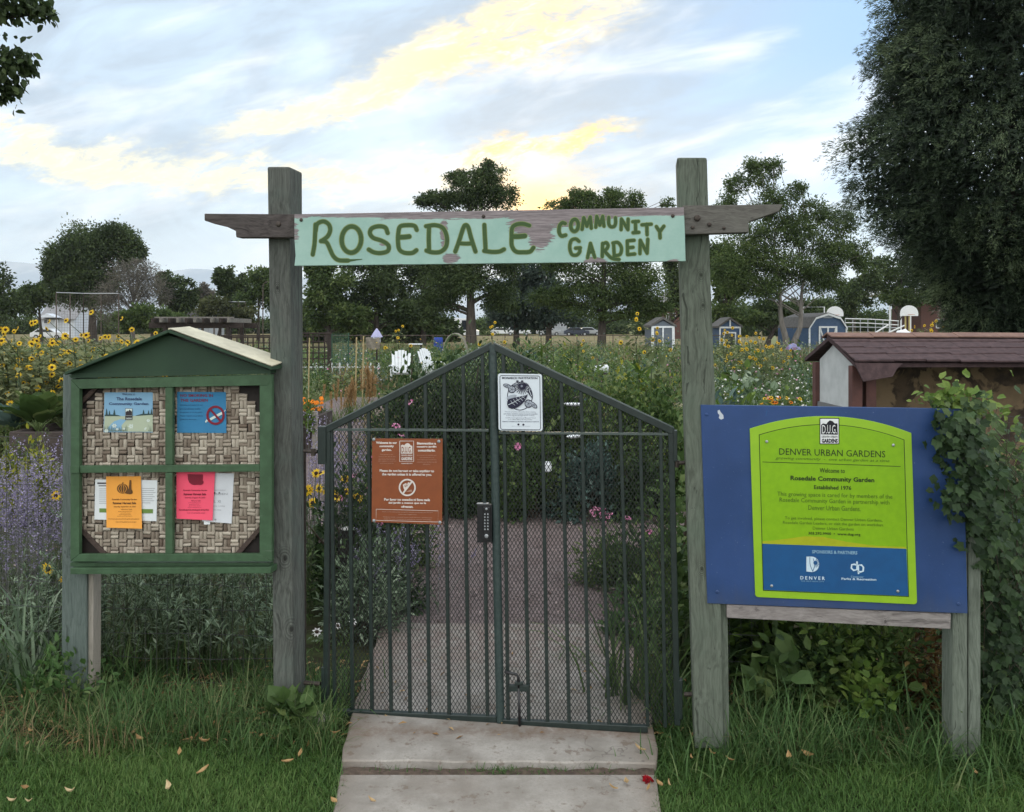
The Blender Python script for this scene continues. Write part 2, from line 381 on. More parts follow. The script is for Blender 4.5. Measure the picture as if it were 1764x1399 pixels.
# mulch floor inside the garden
mp = [(-0.76, 4.47), (0.70, 4.47), (0.62, 6.2), (2.6, 6.3), (3.4, 7.3), (-0.2, 7.5), (-1.2, 9.0), (-2.2, 14), (-3.0, 20), (-4.2, 20), (-3.9, 14), (-3.2, 9.5), (-2.9, 7.4), (-2.2, 6.6), (-1.0, 6.2)]
a = Acc(); a.solid([(x, y, 0.022) for x, y in mp], [(x, y, -0.05) for x, y in mp])
props(a.build('garden_path', M_mulch), kind='structure')

# far hills under the western sky; part of their haze lies in the pale colour
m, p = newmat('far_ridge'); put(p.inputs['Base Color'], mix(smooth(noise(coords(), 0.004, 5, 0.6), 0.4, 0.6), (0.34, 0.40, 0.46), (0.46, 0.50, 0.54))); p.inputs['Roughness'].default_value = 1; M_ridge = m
for k, (Y, hs, seed) in enumerate(((3300, 1.0, 3), (4300, 1.28, 8))):
    Rr = np.random.RandomState(seed); px = np.linspace(-2600, 4400, 240)
    top = np.interp(px, [-2600, -400, 0, 60, 150, 300, 345, 420, 700, 1500, 4400], [485, 480, 490, 466, 480, 466, 459, 474, 486, 492, 480])
    if k: top = np.interp(px, [-2600, -300, 0, 90, 220, 360, 520, 900, 1500, 4400], [475, 470, 452, 462, 478, 470, 480, 485, 490, 478])
    top = top + np.convolve(Rr.normal(0, 5, 240), np.ones(5) / 5, 'same')
    a = Acc(); rows = []
    for r, (fy, fz) in enumerate(((-500, 0.0), (-220, .55), (0, 1.0), (300, .6), (700, 0.0))):
        Yr = Y + fy; zz = (HY - top) / F * Y; jit = 0 if fz in (0, 1.0) else np.convolve(Rr.normal(0, 14, 240), np.ones(7) / 7, 'same')
        rows.append(np.stack([(px - CX) / F * Y, np.full(240, Yr), H + zz * fz - (8 if fz == 0 else 0) + jit], 1))
    i, j = np.meshgrid(np.arange(4), np.arange(239), indexing='ij')
    a.add(np.concatenate(rows), [np.stack([i * 240 + j, i * 240 + j + 1, (i + 1) * 240 + j + 1, (i + 1) * 240 + j], -1).reshape(-1, 4)])
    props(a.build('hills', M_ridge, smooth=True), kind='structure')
# ------------------------------------------------------------------ entrance: posts, beam, name board
PG = Plane((560, 3.49), (1165, 3.27))               # the gate line
zk = lambda P, px, py: tuple(P(px, py, 0.065))
kl = [zk(PG, 478, 496) + (0.012,), zk(PG, 503, 712) + (0.013,), zk(PG, 491, 962) + (0.020,), zk(PG, 502, 1084) + (0.022,), zk(PG, 512, 808) + (.008,)]
kr = [zk(PG, 1208, 474) + (0.012,), zk(PG, 1211, 526) + (0.011,), zk(PG, 1222, 830) + (0.014,), zk(PG, 1209, 980) + (.012,)]
M_post_l = wood('weathered_post', (0.050, 0.052, 0.047), (0.124, 0.134, 0.120), knots=kl, stain=(0.088, 0.116, 0.100))
M_post_r = wood('greenish_post', (0.066, 0.076, 0.060), (0.142, 0.164, 0.132), knots=kr, stain=(0.102, 0.134, 0.102), crack=0.6)
M_beam = wood('dark_beam', (0.040, 0.034, 0.033), (0.100, 0.087, 0.083), 'x', stain=(0.085, 0.075, 0.072))
M_beam_r = wood('grey_beam', (0.08, 0.074, 0.067), (0.155, 0.148, 0.134), 'x', stain=(0.14, 0.14, 0.125))
M_bolt = plain('rusty_bolt', (0.09, 0.075, 0.065), (0.05, 0.04, 0.036), 60, 0.6, 0.6)
M_steel = plain('galvanised', (0.42, 0.44, 0.46), (0.30, 0.32, 0.34), 60, 0.45, 0.7)
def disc_head(a, P, px, py, r, off, h, mat=0, n=12):
    c = P(px, py, off); nx = np.array([P.n[0], P.n[1], 0]); ux = np.array([-P.n[1], P.n[0], 0]); uz = np.array([0, 0, 1.0])
    th = np.arange(n) / n * 2 * math.pi; V = []
    for rr, hh in ((1, 0), (1, .45), (.75, .85), (.35, 1)): V.append(c + rr * r * (np.cos(th)[:, None] * ux + np.sin(th)[:, None] * uz) + nx * h * hh)
    i, j = np.meshgrid(np.arange(3), np.arange(n), indexing='ij'); j2 = (j + 1) % n
    a.add(np.concatenate(V), [np.stack([i * n + j, i * n + j2, (i + 1) * n + j2, (i + 1) * n + j], -1).reshape(-1, 4), np.arange(n) + 3 * n], mat)
arch = thing('entrance_arch', 'tall weathered timber entrance arch of two square posts and a crossbeam over the gate', 'arch', tuple(PG(850, 1250)[:2]) + (0,))
a = Acc(); a.prism(PG, [(460, 287), (499, 287), (501, 700), (506, 1262), (471, 1262), (466, 700)], .065, -.065, .008)
props(a.build('post', M_post_l, arch), label='dark grey left post of the arch with round knots')
a = Acc(); a.prism(PG, [(1166, 271), (1218, 271), (1224, 480), (1233, 700), (1240, 900), (1247, 1290), (1197, 1290), (1185, 900), (1175, 600)], .065, -.065, .009)
props(a.build('post', M_post_r, arch), label='greenish grey right post of the arch with a long crack')
BF, BK = 0.118, 0.066                                # beam stands on the front faces of the posts
a = Acc(); a.prism(PG, [(352, 368), (512, 369), (512, 409), (407, 409), (406, 404), (406, 398), (391, 391), (370, 386), (352, 380)], BF, BK, 0.003)
bl = a.build('crossbeam_end', M_beam, arch)
a = Acc(); disc_head(a, PG, 480, 386, .011, BF, .008); a.build('bolt', M_bolt, bl)
a = Acc(); a.prism(PG, [(1176, 354), (1349, 352), (1342, 364), (1290, 382), (1290, 400), (1178, 404)], BF, BK, 0.003)
br = a.build('crossbeam_end', M_beam_r, arch)
for x, y, r in ((1201, 376, .012), (1193, 392, .007), (1222, 387, .008), (1247, 393, .006)):
    a = Acc(); disc_head(a, PG, x, y, r, BF, .008); a.build('bolt', M_bolt, br)
a = Acc(); a.prism(PG, [(514, 372), (1174, 360), (1174, 402), (514, 408)], BF - .002, BK, 0.003); a.build('crossbeam', M_beam, arch)

# name board: sea-green paint peeling to grey-pink wood
m, p = newmat('peeling_paint'); co = wpos(); X, Y_, Z = sep(co)
g1 = noise(vmul(co, (3.0, 3.0, 34)), 3.0, 6, 0.7); g2 = noise(vmul(co, (6, 6, 120)), 2.2, 4, 0.7); g3 = noise(co, 6, 5, 0.7)
zt = lambda px, py: PG(px, py, .14)
bx = lambda px: PG(px, 410, .14)[0]
topz = (X - bx(507)) * ((zt(1178, 357)[2] - zt(507, 369)[2]) / (bx(1178) - bx(507))) + zt(507, 369)[2]
fromtop = topz - Z                                     # metres below the board's top edge
def blob(px, py, rx, rz): P0 = zt(px, py); return gauss(mth('SQRT', ((X - P0[0]) / rx) * ((X - P0[0]) / rx) + ((Z - P0[2]) / rz) * ((Z - P0[2]) / rz)))
top_w = 0.012 + smooth(X, bx(560), bx(760)) * 0.019 + smooth(X, bx(880), bx(960)) * smooth(X, bx(1080), bx(1010)) * 0.035
wear = smooth(fromtop, 0.05, 0.0) * 0.35 + smooth(fromtop - top_w, 0.015, -0.02) * 0.9
wear = mth('MAXIMUM', wear, blob(915, 385, .105, .055) * 1.1)
wear = mth('MAXIMUM', wear, mth('MAXIMUM', blob(930, 405, .050, .055) * 1.1, blob(776, 446, .040, .026)))
wear = mth('MAXIMUM', wear, mth('MAXIMUM', blob(765, 405, .020, .075) * .9, blob(1024, 450, .050, .018)))
wear = mth('MAXIMUM', wear, mth('MAXIMUM', blob(509, 400, .022, .05) * .75, blob(690, 458, .12, .007) * .8))
wear = mth('MAXIMUM', wear, mth('MAXIMUM', blob(660, 421, .022, .008) * .8, blob(1160, 450, .03, .01) * .8))
sc = smooth(wear + (g1 - 0.5) * 1.5 + (g2 - 0.5) * 0.5 + (g3 - .5) * .5, 0.50, 0.56)
sc = mth('MAXIMUM', sc, smooth(g2 * 0.62 + g1 * 0.45, 0.69, 0.71))
bare = mix(smooth(g2, 0.3, 0.7), (0.135, 0.115, 0.12), (0.30, 0.26, 0.27))
paint = mix(smooth(g3, 0.3, 0.7), (0.265, 0.425, 0.375), (0.335, 0.495, 0.44))
put(p.inputs['Base Color'], mix(sc, paint, bare)); p.inputs['Roughness'].default_value = 0.6; bump(p, g2 * 0.3 - sc * 0.8, 0.0015); M_board = m
# lettering paint wears away with the board
def letter_mat(name, c):
    m, p = newmat(name); co = wpos(); n_ = noise(vmul(co, (3, 3, 34)), 3.0, 5, 0.7)
    put(p.inputs['Base Color'], mix(smooth(n_, .3, .7), tuple(x * .85 for x in c), c)); p.inputs['Roughness'].default_value = .55; return m
M_olive = letter_mat('olive_letter_paint', (0.045, 0.092, 0.026)); M_halo = letter_mat('yellow_green_outline', (0.21, 0.27, 0.10))
NF = 0.142
board = thing('name_board', 'sea-green painted name board with peeling edges and olive hand lettering across the arch', 'sign', tuple(PG(843, 410, NF)[:2]) + (1.9,))
a = Acc(); a.prism(PG, [(507, 369), (843, 363), (1178, 357), (1180, 404), (1181, 450), (843, 454), (507, 458), (509, 440), (507, 412)], NF, BF + .001, 0.002)
# back to board: lies on the beam
a.build('board', M_board, board)
a = Acc()
for x, y in ((519, 379), (833, 373), (1159, 372)): disc_head(a, PG, x, y, .007, NF, .005)
for k_, (x, y) in enumerate(((519, 379), (833, 373), (1159, 372))):
    b_ = Acc(); disc_head(b_, PG, x, y, .007, NF, .005); b_.build('screw', M_bolt, board)
# strokes: smooth ribbons laid on a board
def catmull(pts, k=8):
    p = np.array(pts, float)
    if len(p) < 3: return np.array([p[0] + (p[-1] - p[0]) * t for t in np.linspace(0, 1, k)])
    p = np.vstack([2 * p[0] - p[1], p, 2 * p[-1] - p[-2]]); out = []
    for i in range(1, len(p) - 2):
        for t in np.linspace(0, 1, k, endpoint=False):
            a0, a1, a2, a3 = p[i - 1], p[i], p[i + 1], p[i + 2]
            out.append(.5 * ((2 * a1) + (-a0 + a2) * t + (2 * a0 - 5 * a1 + 4 * a2 - a3) * t * t + (-a0 + 3 * a1 - 3 * a2 + a3) * t ** 3))
    out.append(p[-2]); return np.array(out)
class Art:                                           # flat print on a board; shapes given in photo pixels
    def __init__(s, P, off, sx=1.0, ox=0.0, oy=0.0): s.P, s.off, s.sx, s.ox, s.oy, s.acc, s.k = P, off, sx, ox, oy, {}, 0
    def px(s, p): return (s.ox + p[0] / s.sx, s.oy + p[1] / s.sx)
    def emit(s, V, faces, mat, lay):
        s.k += 1; o = s.off + lay * .0006 + (s.k % 40) * .000012
        s.acc.setdefault(mat.name, (Acc(), mat))[0].add([s.P(*s.px(p), o) for p in V], faces)
    def poly(s, pts, mat, lay=0): s.emit(pts, [np.arange(len(pts))], mat, lay)
    def rect(s, x0, y0, x1, y1, mat, lay=0): s.poly([(x0, y0), (x1, y0), (x1, y1), (x0, y1)], mat, lay)
    def stroke(s, pts, w, mat, lay=0, smooth=True, closed=False, w1=None):
        p = catmull(pts) if smooth and len(pts) > 2 else np.array(pts, float)
        if closed: p = np.vstack([p, p[:1]])
        t = np.gradient(p, axis=0); t /= np.linalg.norm(t, axis=1)[:, None] + 1e-9; nn = np.stack([-t[:, 1], t[:, 0]], 1)
        ww = np.linspace(w, w if w1 is None else w1, len(p))[:, None] / 2
        L, Rr = p + nn * ww, p - nn * ww; m = len(p); V = list(L) + list(Rr)
        fs = [np.array([[i, i + 1, m + i + 1, m + i] for i in range(m - 1)])]
        for e, sg in ((0, -1), (m - 1, 1)):
            if closed: break
            th = np.linspace(-math.pi / 2, math.pi / 2, 7); base = len(V); r = ww[e][0]
            V += [p[e] + r * (math.cos(q) * t[e] * sg + math.sin(q) * nn[e]) for q in th]; fs.append(np.arange(base, base + 7))
        s.emit(V, fs, mat, lay)
    def ring(s, cx, cy, rx, ry, w, mat, lay=0, rot=0.0, n=36):
        th = np.linspace(0, 2 * math.pi, n + 1); c, q = math.cos(rot), math.sin(rot)
        e = lambda rx, ry: [(cx + c * rx * math.cos(x) - q * ry * math.sin(x), cy + q * rx * math.cos(x) + c * ry * math.sin(x)) for x in th]
        V = e(rx + w / 2, ry + w / 2) + e(rx - w / 2, ry - w / 2); m = n + 1
        s.emit(V, [np.array([[i, i + 1, m + i + 1, m + i] for i in range(n)])], mat, lay)
    def disc(s, cx, cy, rx, ry, mat, lay=0, rot=0.0, n=28):
        c, q = math.cos(rot), math.sin(rot)
        s.poly([(cx + c * rx * math.cos(x) - q * ry * math.sin(x), cy + q * rx * math.cos(x) + c * ry * math.sin(x)) for x in np.arange(n) / n * 2 * math.pi], mat, lay)
    def text(s, str_, x0, y0, x1, y1, mat, lay=0, bold=0.0, slope=0.0, shear=0.0):
        cu = bpy.data.curves.new('lettering', 'FONT'); cu.body = str_; cu.offset = bold; cu.shear = shear; cu.resolution_u = 2
        ob = bpy.data.objects.new('lettering', cu); me = ob.to_mesh(); V = np.array([q.co[:2] for q in me.vertices])
        by = {}
        for f in me.polygons: by.setdefault(len(f.vertices), []).append(list(f.vertices))
        lo, hi = V.min(0), V.max(0); V = (V - lo) / (hi - lo)
        pts = [(x0 + a_ * (x1 - x0), y1 - b_ * (y1 - y0) + slope * a_ * (x1 - x0)) for a_, b_ in V]
        s.emit(pts, [np.array(q) for q in by.values()], mat, lay)
        ob.to_mesh_clear(); bpy.data.objects.remove(ob); bpy.data.curves.remove(cu)
    def build(s, name, parent):
        return [a.build(name, m, parent) for a, m in s.acc.values()]
A = Art(PG, NF + .0004, 3.392, 340, 260); o2 = (860 - 340) * 3.392
def L(pts, w=22, dx=0, lay=0):
    q = [(x + dx, y) for x, y in pts]; A.stroke(q, w + 7, M_halo, 0); A.stroke(q, w, M_olive, 1)
L([(674, 606), (684, 545), (688, 480), (690, 430)]); L([(690, 470), (700, 428), (735, 412), (766, 428), (776, 462), (760, 500), (722, 528)])
L([(722, 526), (755, 535), (775, 575), (795, 615), (825, 638), (880, 641)], 22); A.stroke([(880, 641), (920, 637), (962, 633)], 16, M_olive, 1, w1=4)
A.ring(900, 518, 57, 77, 33, M_halo, 0, 0.05); A.ring(900, 518, 57, 77, 24, M_olive, 1, 0.05)
L([(1112, 480), (1098, 448), (1060, 440), (1020, 452), (1008, 480), (1028, 508), (1080, 526), (1116, 552), (1112, 585), (1070, 597), (1030, 592), (1001, 576)])
L([(1282, 462), (1268, 438), (1225, 434), (1185, 442), (1174, 480), (1172, 530), (1180, 575), (1210, 595), (1255, 596), (1280, 580)]); L([(1180, 505), (1212, 503), (1238, 500)], 26)
L([(1354, 438), (1352, 510), (1354, 585)]); L([(1336, 440), (1390, 434), (1436, 452), (1458, 505), (1452, 560), (1418, 590), (1370, 592), (1338, 582)])
L([(1507, 588), (1528, 530), (1552, 455), (1565, 434), (1582, 445), (1600, 510), (1625, 588)]); L([(1535, 540), (1570, 542), (1606, 540)], 20)
L([(1677, 432), (1680, 500), (1684, 575)]); L([(1676, 584), (1720, 590), (1764, 588), (1792, 575)])
L([(176, 436), (140, 426), (100, 430), (76, 450), (72, 500), (74, 555), (98, 588), (140, 592), (180, 588), (200, 565)], dx=o2); L([(78, 500), (112, 500), (150, 496)], 26, o2)
w = 20
L([(385, 424), (368, 420), (352, 440), (350, 475), (364, 497), (388, 492)], w, o2)
A.ring(o2 + 440, 435, 22, 35, w + 8, M_halo, 0, .05); A.ring(o2 + 440, 435, 22, 35, w, M_olive, 1, .05)
for pts in ([(484, 458), (494, 390)], [(494, 390), (512, 440)], [(512, 440), (532, 386)], [(532, 386), (538, 452)],
            [(564, 446), (570, 382)], [(570, 382), (588, 434)], [(588, 434), (605, 382)], [(605, 382), (612, 440)],
            [(640, 388), (640, 425), (652, 443), (672, 440), (680, 420), (679, 390)],
            [(712, 460), (714, 398)], [(714, 398), (752, 460)], [(752, 460), (753, 398)],
            [(796, 412), (797, 476)], [(780, 414), (814, 412)], [(782, 478), (816, 476)],
            [(862, 428), (864, 490)], [(834, 432), (888, 428)],
            [(918, 442), (938, 472)], [(962, 440), (938, 472)], [(938, 472), (940, 508)],
            [(466, 528), (446, 514), (420, 525), (412, 565), (424, 604), (452, 608), (470, 590), (470, 570)], [(446, 568), (474, 566)],
            [(516, 624), (533, 540)], [(533, 540), (558, 622)], [(522, 592), (550, 590)],
            [(602, 618), (604, 540)], [(604, 545), (626, 536), (636, 556), (622, 578), (604, 580)], [(612, 580), (634, 606), (660, 628), (700, 634)],
            [(668, 540), (672, 612)], [(664, 538), (694, 536), (714, 566), (706, 604), (670, 614)],
            [(748, 526), (750, 606)], [(748, 526), (788, 522)], [(750, 566), (782, 563)], [(750, 606), (792, 602)],
            [(822, 600), (824, 522)], [(824, 522), (864, 598)], [(864, 598), (868, 516)]):
    L(pts, w - 2, o2)
A.build('lettering', board)
# ------------------------------------------------------------------ noticeboard kiosk
PK = Plane((122, 3.56), (465, 3.40))
m, p = newmat('green_kiosk_paint'); co = coords(); n1 = noise(vmul(co, (3, 3, 3)), 6, 6, .7); n2 = noise(vmul(co, (2, 2, 50)), 3, 4, .6); n3 = noise(vmul(co, (4, 4, 40)), 5, 4, .7)
c = mix(smooth(n1, .3, .7), (0.040, 0.078, 0.040), (0.058, 0.115, 0.060)); c = mix(smooth(n2, .66, .72) * .35, c, (0.20, 0.24, 0.19)); c = mix(smooth(n3, .70, .75) * .5, c, (0.018, 0.03, 0.02))
put(p.inputs['Base Color'], c); p.inputs['Roughness'].default_value = .55; bump(p, n2, .001); M_kgreen = m
M_kdark = plain('dark_green_plywood', (0.027, 0.058, 0.032), (0.020, 0.044, 0.026), 5, .65, bmp=.001)
M_kpost = wood('green_stained_post', (0.070, 0.092, 0.084), (0.135, 0.165, 0.152), stain=(.10, .13, .118))
M_kpost2 = wood('pale_post_side', (0.24, 0.22, 0.19), (0.34, 0.31, 0.27))
M_roofpale = plain('bare_skylit_sheet', (0.62, 0.58, 0.44), (0.46, 0.43, 0.32), 9, .6, bmp=.001)  # bare plywood tone with sky light put into the colour
M_brace = wood('brown_brace', (0.045, 0.032, 0.028), (0.09, 0.066, 0.056), 'x')
M_black = plain('dark_backing', (0.018, 0.015, 0.014), (0.028, 0.022, 0.02), 12, .8)
kio = thing('noticeboard_kiosk', 'green painted noticeboard with a gabled roof and cork-lined panels on a square post', 'noticeboard', tuple(PK(295, 1200)[:2]) + (0,))
# depth of the case: its back is DB behind the frame face
DB = -0.058
KV = PK.view
a = Acc(); a.solid([KV(x, y, -.060) for x, y in ((108, 644), (150, 644), (149, 1235), (105, 1235))], [KV(x, y, -.060) + np.array([0, .10, 0]) for x, y in ((108, 644), (150, 644), (149, 1235), (105, 1235))], .006)
a.build('post', M_kpost, kio)
a = Acc(); a.solid([KV(x, y, -.075) for x, y in ((150.8, 970), (161, 970), (160, 1235), (150, 1235))], [KV(x, y, -.075) + np.array([0, .07, 0]) for x, y in ((150.8, 970), (161, 970), (160, 1235), (150, 1235))], .003)  # the post's lighter side face, its brightness put into a paler strip
a.build('post_side_strip', M_kpost2, kio)
a = Acc()                                              # the box behind the frame
a.prism(PK, [(124, 652), (466, 645), (466, 963), (124, 963)], -.050, DB, .001)
a.prism(PK, [(124, 652), (131, 652), (131, 963), (124, 963)], -.0225, -.0495, .001)
a.prism(PK, [(460, 645), (467, 645), (467, 965), (460, 965)], -.0225, -.0495, .001)
a.build('case', M_kdark, kio)
fr = Acc()
fr.prism(PK, [(122, 653.5), (468, 645), (462, 664), (137, 670)], 0, -.022, .002)
fr.prism(PK, [(122, 653.9), (136.6, 670.4), (136, 955), (121, 967)], -.0012, -.022, .002)
fr.prism(PK, [(468, 645.4), (468, 967), (447, 955), (447, 664.6)], -.0012, -.022, .002)
fr.prism(PK, [(121, 967.5), (136, 955), (447, 954.5), (468, 967.5)], 0, -.022, .002)
fr.build('frame', M_kgreen, kio)
a = Acc(); a.prism(PK, [(136.4, 802.5), (447, 800.5), (447, 812.5), (136.4, 815)], -.003, -.022, .002); a.prism(PK, [(121, 803), (136, 802.8), (136, 815), (121, 815.5)], .0035, 0.0006, .001); a.build('rail', M_kgreen, kio)
a = Acc(); a.prism(PK, [(284.5, 667.4), (297, 667), (297, 801), (284.5, 801)], -.0045, -.022, .002); a.prism(PK, [(284.5, 814.6), (297, 814.4), (297, 954.4), (284.5, 954.6)], -.0045, -.022, .002); a.build('mullion', M_kgreen, kio)
a = Acc(); a.prism(PK, [(121, 969.5), (466, 969.5), (466, 976), (121, 976)], -.03, -.09, .001); a.prism(PK, [(121, 979), (466, 977.5), (466, 988), (121, 989.5)], .004, -.10, .002); a.build('sill', M_kgreen, kio)
# gable and roof
a = Acc(); a.prism(PK, [(118, 647), (289, 577), (466, 638), (466, 643), (122, 651)], -.006, -.10, .001)
a.prism(PK, [(128, 643), (466, 636.5), (466, 644), (122, 651.6)], .004, -.0055, .001)
a.build('gable', M_kdark, kio)
# roof boards run back from the front edge; the rear edge sits a touch higher
def roofside(name, mat_, pts, rear, thick, parent):
    (x0, y0), (x1, y1) = pts; a = Acc()
    A0, A1 = PK(x0, y0, .035), PK(x1, y1, .035)
    B0, B1 = PK.back(A0, -.15), PK.back(A1, -.15); B0[2] += rear; B1[2] += rear
    dn = np.array([0, 0, thick])
    a.solid([A0, A1, B1, B0], [A0 - dn, A1 - dn, B1 - dn, B0 - dn], .002); return a.build(name, mat_, parent)
rf = roofside('roof', M_kdark, ((111, 641), (289, 568)), .004, .013, kio)
r2 = roofside('roof', M_kdark, ((289.5, 567.5), (468, 632)), .004, .013, kio)
a = Acc(); n_ = 10                                      # bare sheet laid on the right slope, its rear edge curling up
V = []
for i in range(n_ + 1):
    t = i / n_; q0 = PK(290 + t * 178, 566 + t * 65.0, .036); q1 = PK.back(q0, -.155)
    for k in range(5):
        s_k = k / 4; q = q0 * (1 - s_k) + q1 * s_k; q[2] += .002 + (.008 + .014 * t) * s_k ** 1.3; V.append(q)
i, j = np.meshgrid(np.arange(n_), np.arange(4), indexing='ij'); Q = np.stack([i * 5 + j, i * 5 + j + 1, (i + 1) * 5 + j + 1, (i + 1) * 5 + j], -1).reshape(-1, 4)
V = np.array(V); a.add(V, [Q]); a.add(V - [0, 0, .003], [Q[:, ::-1]]); props(a.build('roof_sheet', M_roofpale, kio, smooth=True), label='bare sheet on the right roof slope, its pale colour holding sky light')
# corks in basket weave, cut off at the corners
Mc = leafmat('cork', (0.15, 0.115, 0.09), (0.31, 0.265, 0.215), (0.46, 0.41, 0.34), trans=0, rough=.85, spec=.1)
Rk = np.random.RandomState(4); ck = Acc(); cw, ch = 13.8, 6.5
th = np.linspace(0, math.pi, 6); prof = np.stack([np.cos(th) * .5, np.sin(th)], 1)
ux = np.array([-PK.n[1], PK.n[0], 0]); ux = ux if ux[0] > 0 else -ux; nx = np.array([PK.n[0], PK.n[1], 0]); uz = np.array([0, 0, 1.0])
mpp = np.linalg.norm(PK(300, 800) - PK(301, 800))
def cork(px, py, horiz, L_, D_):
    c = KV(px, py, -.0485); ax, bx_ = (ux, uz) if horiz else (uz, ux); ax = ax + bx_ * Rk.normal(0, .055)
    L_ *= mpp * Rk.uniform(.90, 1.0); D_ *= mpp * Rk.uniform(.88, .99); V = []
    for e, sh in ((-.5, .86), (-.42, 1), (.42, 1), (.5, .86)):
        for q in prof: V.append(c + ax * e * L_ + bx_ * q[0] * D_ * sh + nx * q[1] * D_ * .5 * sh)
    fs = [np.array([[i * 6 + j, i * 6 + j + 1, i * 6 + j + 7, i * 6 + j + 6] for i in range(3) for j in range(5)]), np.arange(6), np.arange(18, 24)[::-1]]
    ck.add(V, fs, 0, Rk.beta(1.7, 1.7))
for ci, X_ in enumerate(np.arange(137, 450, cw)):
    for ri, Y_ in enumerate(np.arange(664, 958, cw - .6)):
        cx, cy = X_ + cw / 2, Y_ + cw / 2
        ok = lambda x, y: (x - 137) + (y - 664) > 46 and (448 - x) + (y - 664) > 44 and (x - 137) + (957 - y) > 48 and (448 - x) + (957 - y) > 44 and x < 450 and y < 958
        jx, jy = Rk.normal(0, .35, 2)
        if (ci + ri) % 2:
            for q in (-1, 1):
                if ok(cx, cy + q * ch / 2): cork(cx + jx, cy + q * ch / 2 + jy, True, cw, ch)
        else:
            for q in (-1, 1):
                if ok(cx + q * ch / 2, cy): cork(cx + q * cw / 4 + jx, cy + jy, False, cw - .6, cw / 2)
ck.build('cork_panel', Mc, kio, smooth=True)
a = Acc(); a.prism(PK, [(131.5, 655), (459.5, 650), (459.5, 962), (131.5, 962)], -.0486, -.0498, 0); a.build('backing', M_black, kio)
for pts in ([(137, 905), (137, 916), (176, 957), (187, 957)], [(448, 905), (448, 916), (412, 957), (401, 957)], [(137, 700), (137, 690), (164, 664), (174, 664)]):
    a = Acc(); a.solid([KV(x, y, -.034) for x, y in pts], [KV(x, y, -.034) + np.array([0, .012, 0]) for x, y in pts], .002); a.build('corner_brace', M_brace, kio)

# ---- papers pinned to the cork
def paper_mat(name, c): return plain(name, c, tuple(x * .94 for x in c), 14, .7, spec=.15)
M_white = paper_mat('white_paper', (0.72, 0.75, 0.77)); M_grey_p = paper_mat('grey_white_paper', (0.60, 0.62, 0.66)); M_orange = paper_mat('orange_paper', (0.82, 0.36, 0.07)); M_pink = paper_mat('pink_paper', (0.85, 0.10, 0.17))
M_skyp = paper_mat('poster_sky', (0.23, 0.42, 0.60)); M_bluep = paper_mat('poster_blue', (0.045, 0.20, 0.38)); M_hillp = paper_mat('poster_meadow', (0.42, 0.48, 0.36))
M_ink = flat('black_ink', (0.035, 0.03, 0.035)); M_ink_o = flat('brown_ink', (0.13, 0.06, 0.02)); M_ink_g = flat('grey_ink', (0.28, 0.29, 0.31)); M_ink_b = flat('navy_ink', (0.035, 0.05, 0.14)); M_ink_r = flat('dark_red_ink', (0.20, 0.012, 0.03)); M_greenbar = flat('green_bar', (0.15, 0.25, 0.06))
M_maroon = flat('maroon_ink', (0.26, 0.04, 0.06)); M_pine = flat('pine_ink', (0.035, 0.07, 0.07)); M_pale = flat('pale_print', (0.62, 0.70, 0.66)); M_sage_i = flat('sage_print', (0.14, 0.19, 0.15)); M_dkblue = flat('dark_blue_ink', (0.018, 0.07, 0.16))
PO = -.0395
class Sheet:                                            # paper on the board plane, mapped by pixel with a little curl at its foot
    def __init__(s, quad, off, curl): s.q, s.o, s.c = quad, off, curl; s.y0 = min(q[1] for q in quad); s.y1 = max(q[1] for q in quad)
    def __call__(s, px, py, off=0.0):
        t = min(max((py - s.y0) / (s.y1 - s.y0), 0), 1); w_ = math.sin((px - s.q[0][0]) / (s.q[1][0] - s.q[0][0]) * math.pi * 2.2) * .0016 * t
        return KV(px, py, s.o + off + s.c * t ** 3 + w_)
def sheet(name, label, quad, off, mat_, curl=.004, group=None):
    r = thing(name, label, 'poster' if 'poster' in name else 'flyer', tuple(PK(quad[0][0], quad[2][1], off)), 0, group)
    P = Sheet(quad, off, curl); n_, m_ = 9, 12; V = []
    for i in range(m_ + 1):
        for j in range(n_ + 1):
            a_, b_ = j / n_, i / m_; x = (quad[0][0] * (1 - a_) + quad[1][0] * a_) * (1 - b_) + (quad[3][0] * (1 - a_) + quad[2][0] * a_) * b_
            y = (quad[0][1] * (1 - a_) + quad[1][1] * a_) * (1 - b_) + (quad[3][1] * (1 - a_) + quad[2][1] * a_) * b_; V.append(P(x, y))
    i, j = np.meshgrid(np.arange(m_), np.arange(n_), indexing='ij'); k = n_ + 1
    Q = np.stack([i * k + j, i * k + j + 1, (i + 1) * k + j + 1, (i + 1) * k + j], -1).reshape(-1, 4); V = np.array(V)
    a = Acc(); a.add(V, [Q]); a.add(V - nx * .0006, [Q[:, ::-1]]); a.build('paper', mat_, r, smooth=True)
    return r, P
s1 = (1764 / 260)
r, P = sheet('welcome_poster', 'pale blue welcome poster with a meadow scene at upper left of the noticeboard', [(180, 676), (263, 676), (263, 745), (178.5, 744.5)], PO, M_skyp, .001)
A = Art(P, .0006, s1, 150, 665)
A.poly([(205, 350), (300, 345), (390, 352), (470, 352), (560, 348), (660, 340), (768, 335), (768, 535), (196, 532)], M_hillp)
for x, y, w_, h_ in ((228, 345, 36, 85), (262, 345, 30, 62), (318, 345, 40, 75), (660, 335, 34, 62), (718, 333, 30, 52), (752, 333, 26, 72)):
    for q in range(3): A.poly([(x - w_ / 2 * (1 - q * .25), y - h_ * q * .26), (x, y - h_ * (.5 + q * .25)), (x + w_ / 2 * (1 - q * .25), y - h_ * q * .26)], M_pine, 1)
A.poly([(206, 335), (290, 332), (360, 340), (400, 353), (206, 353)], M_pine, 1); A.poly([(570, 345), (640, 326), (768, 322), (768, 337), (570, 350)], M_pine, 1)
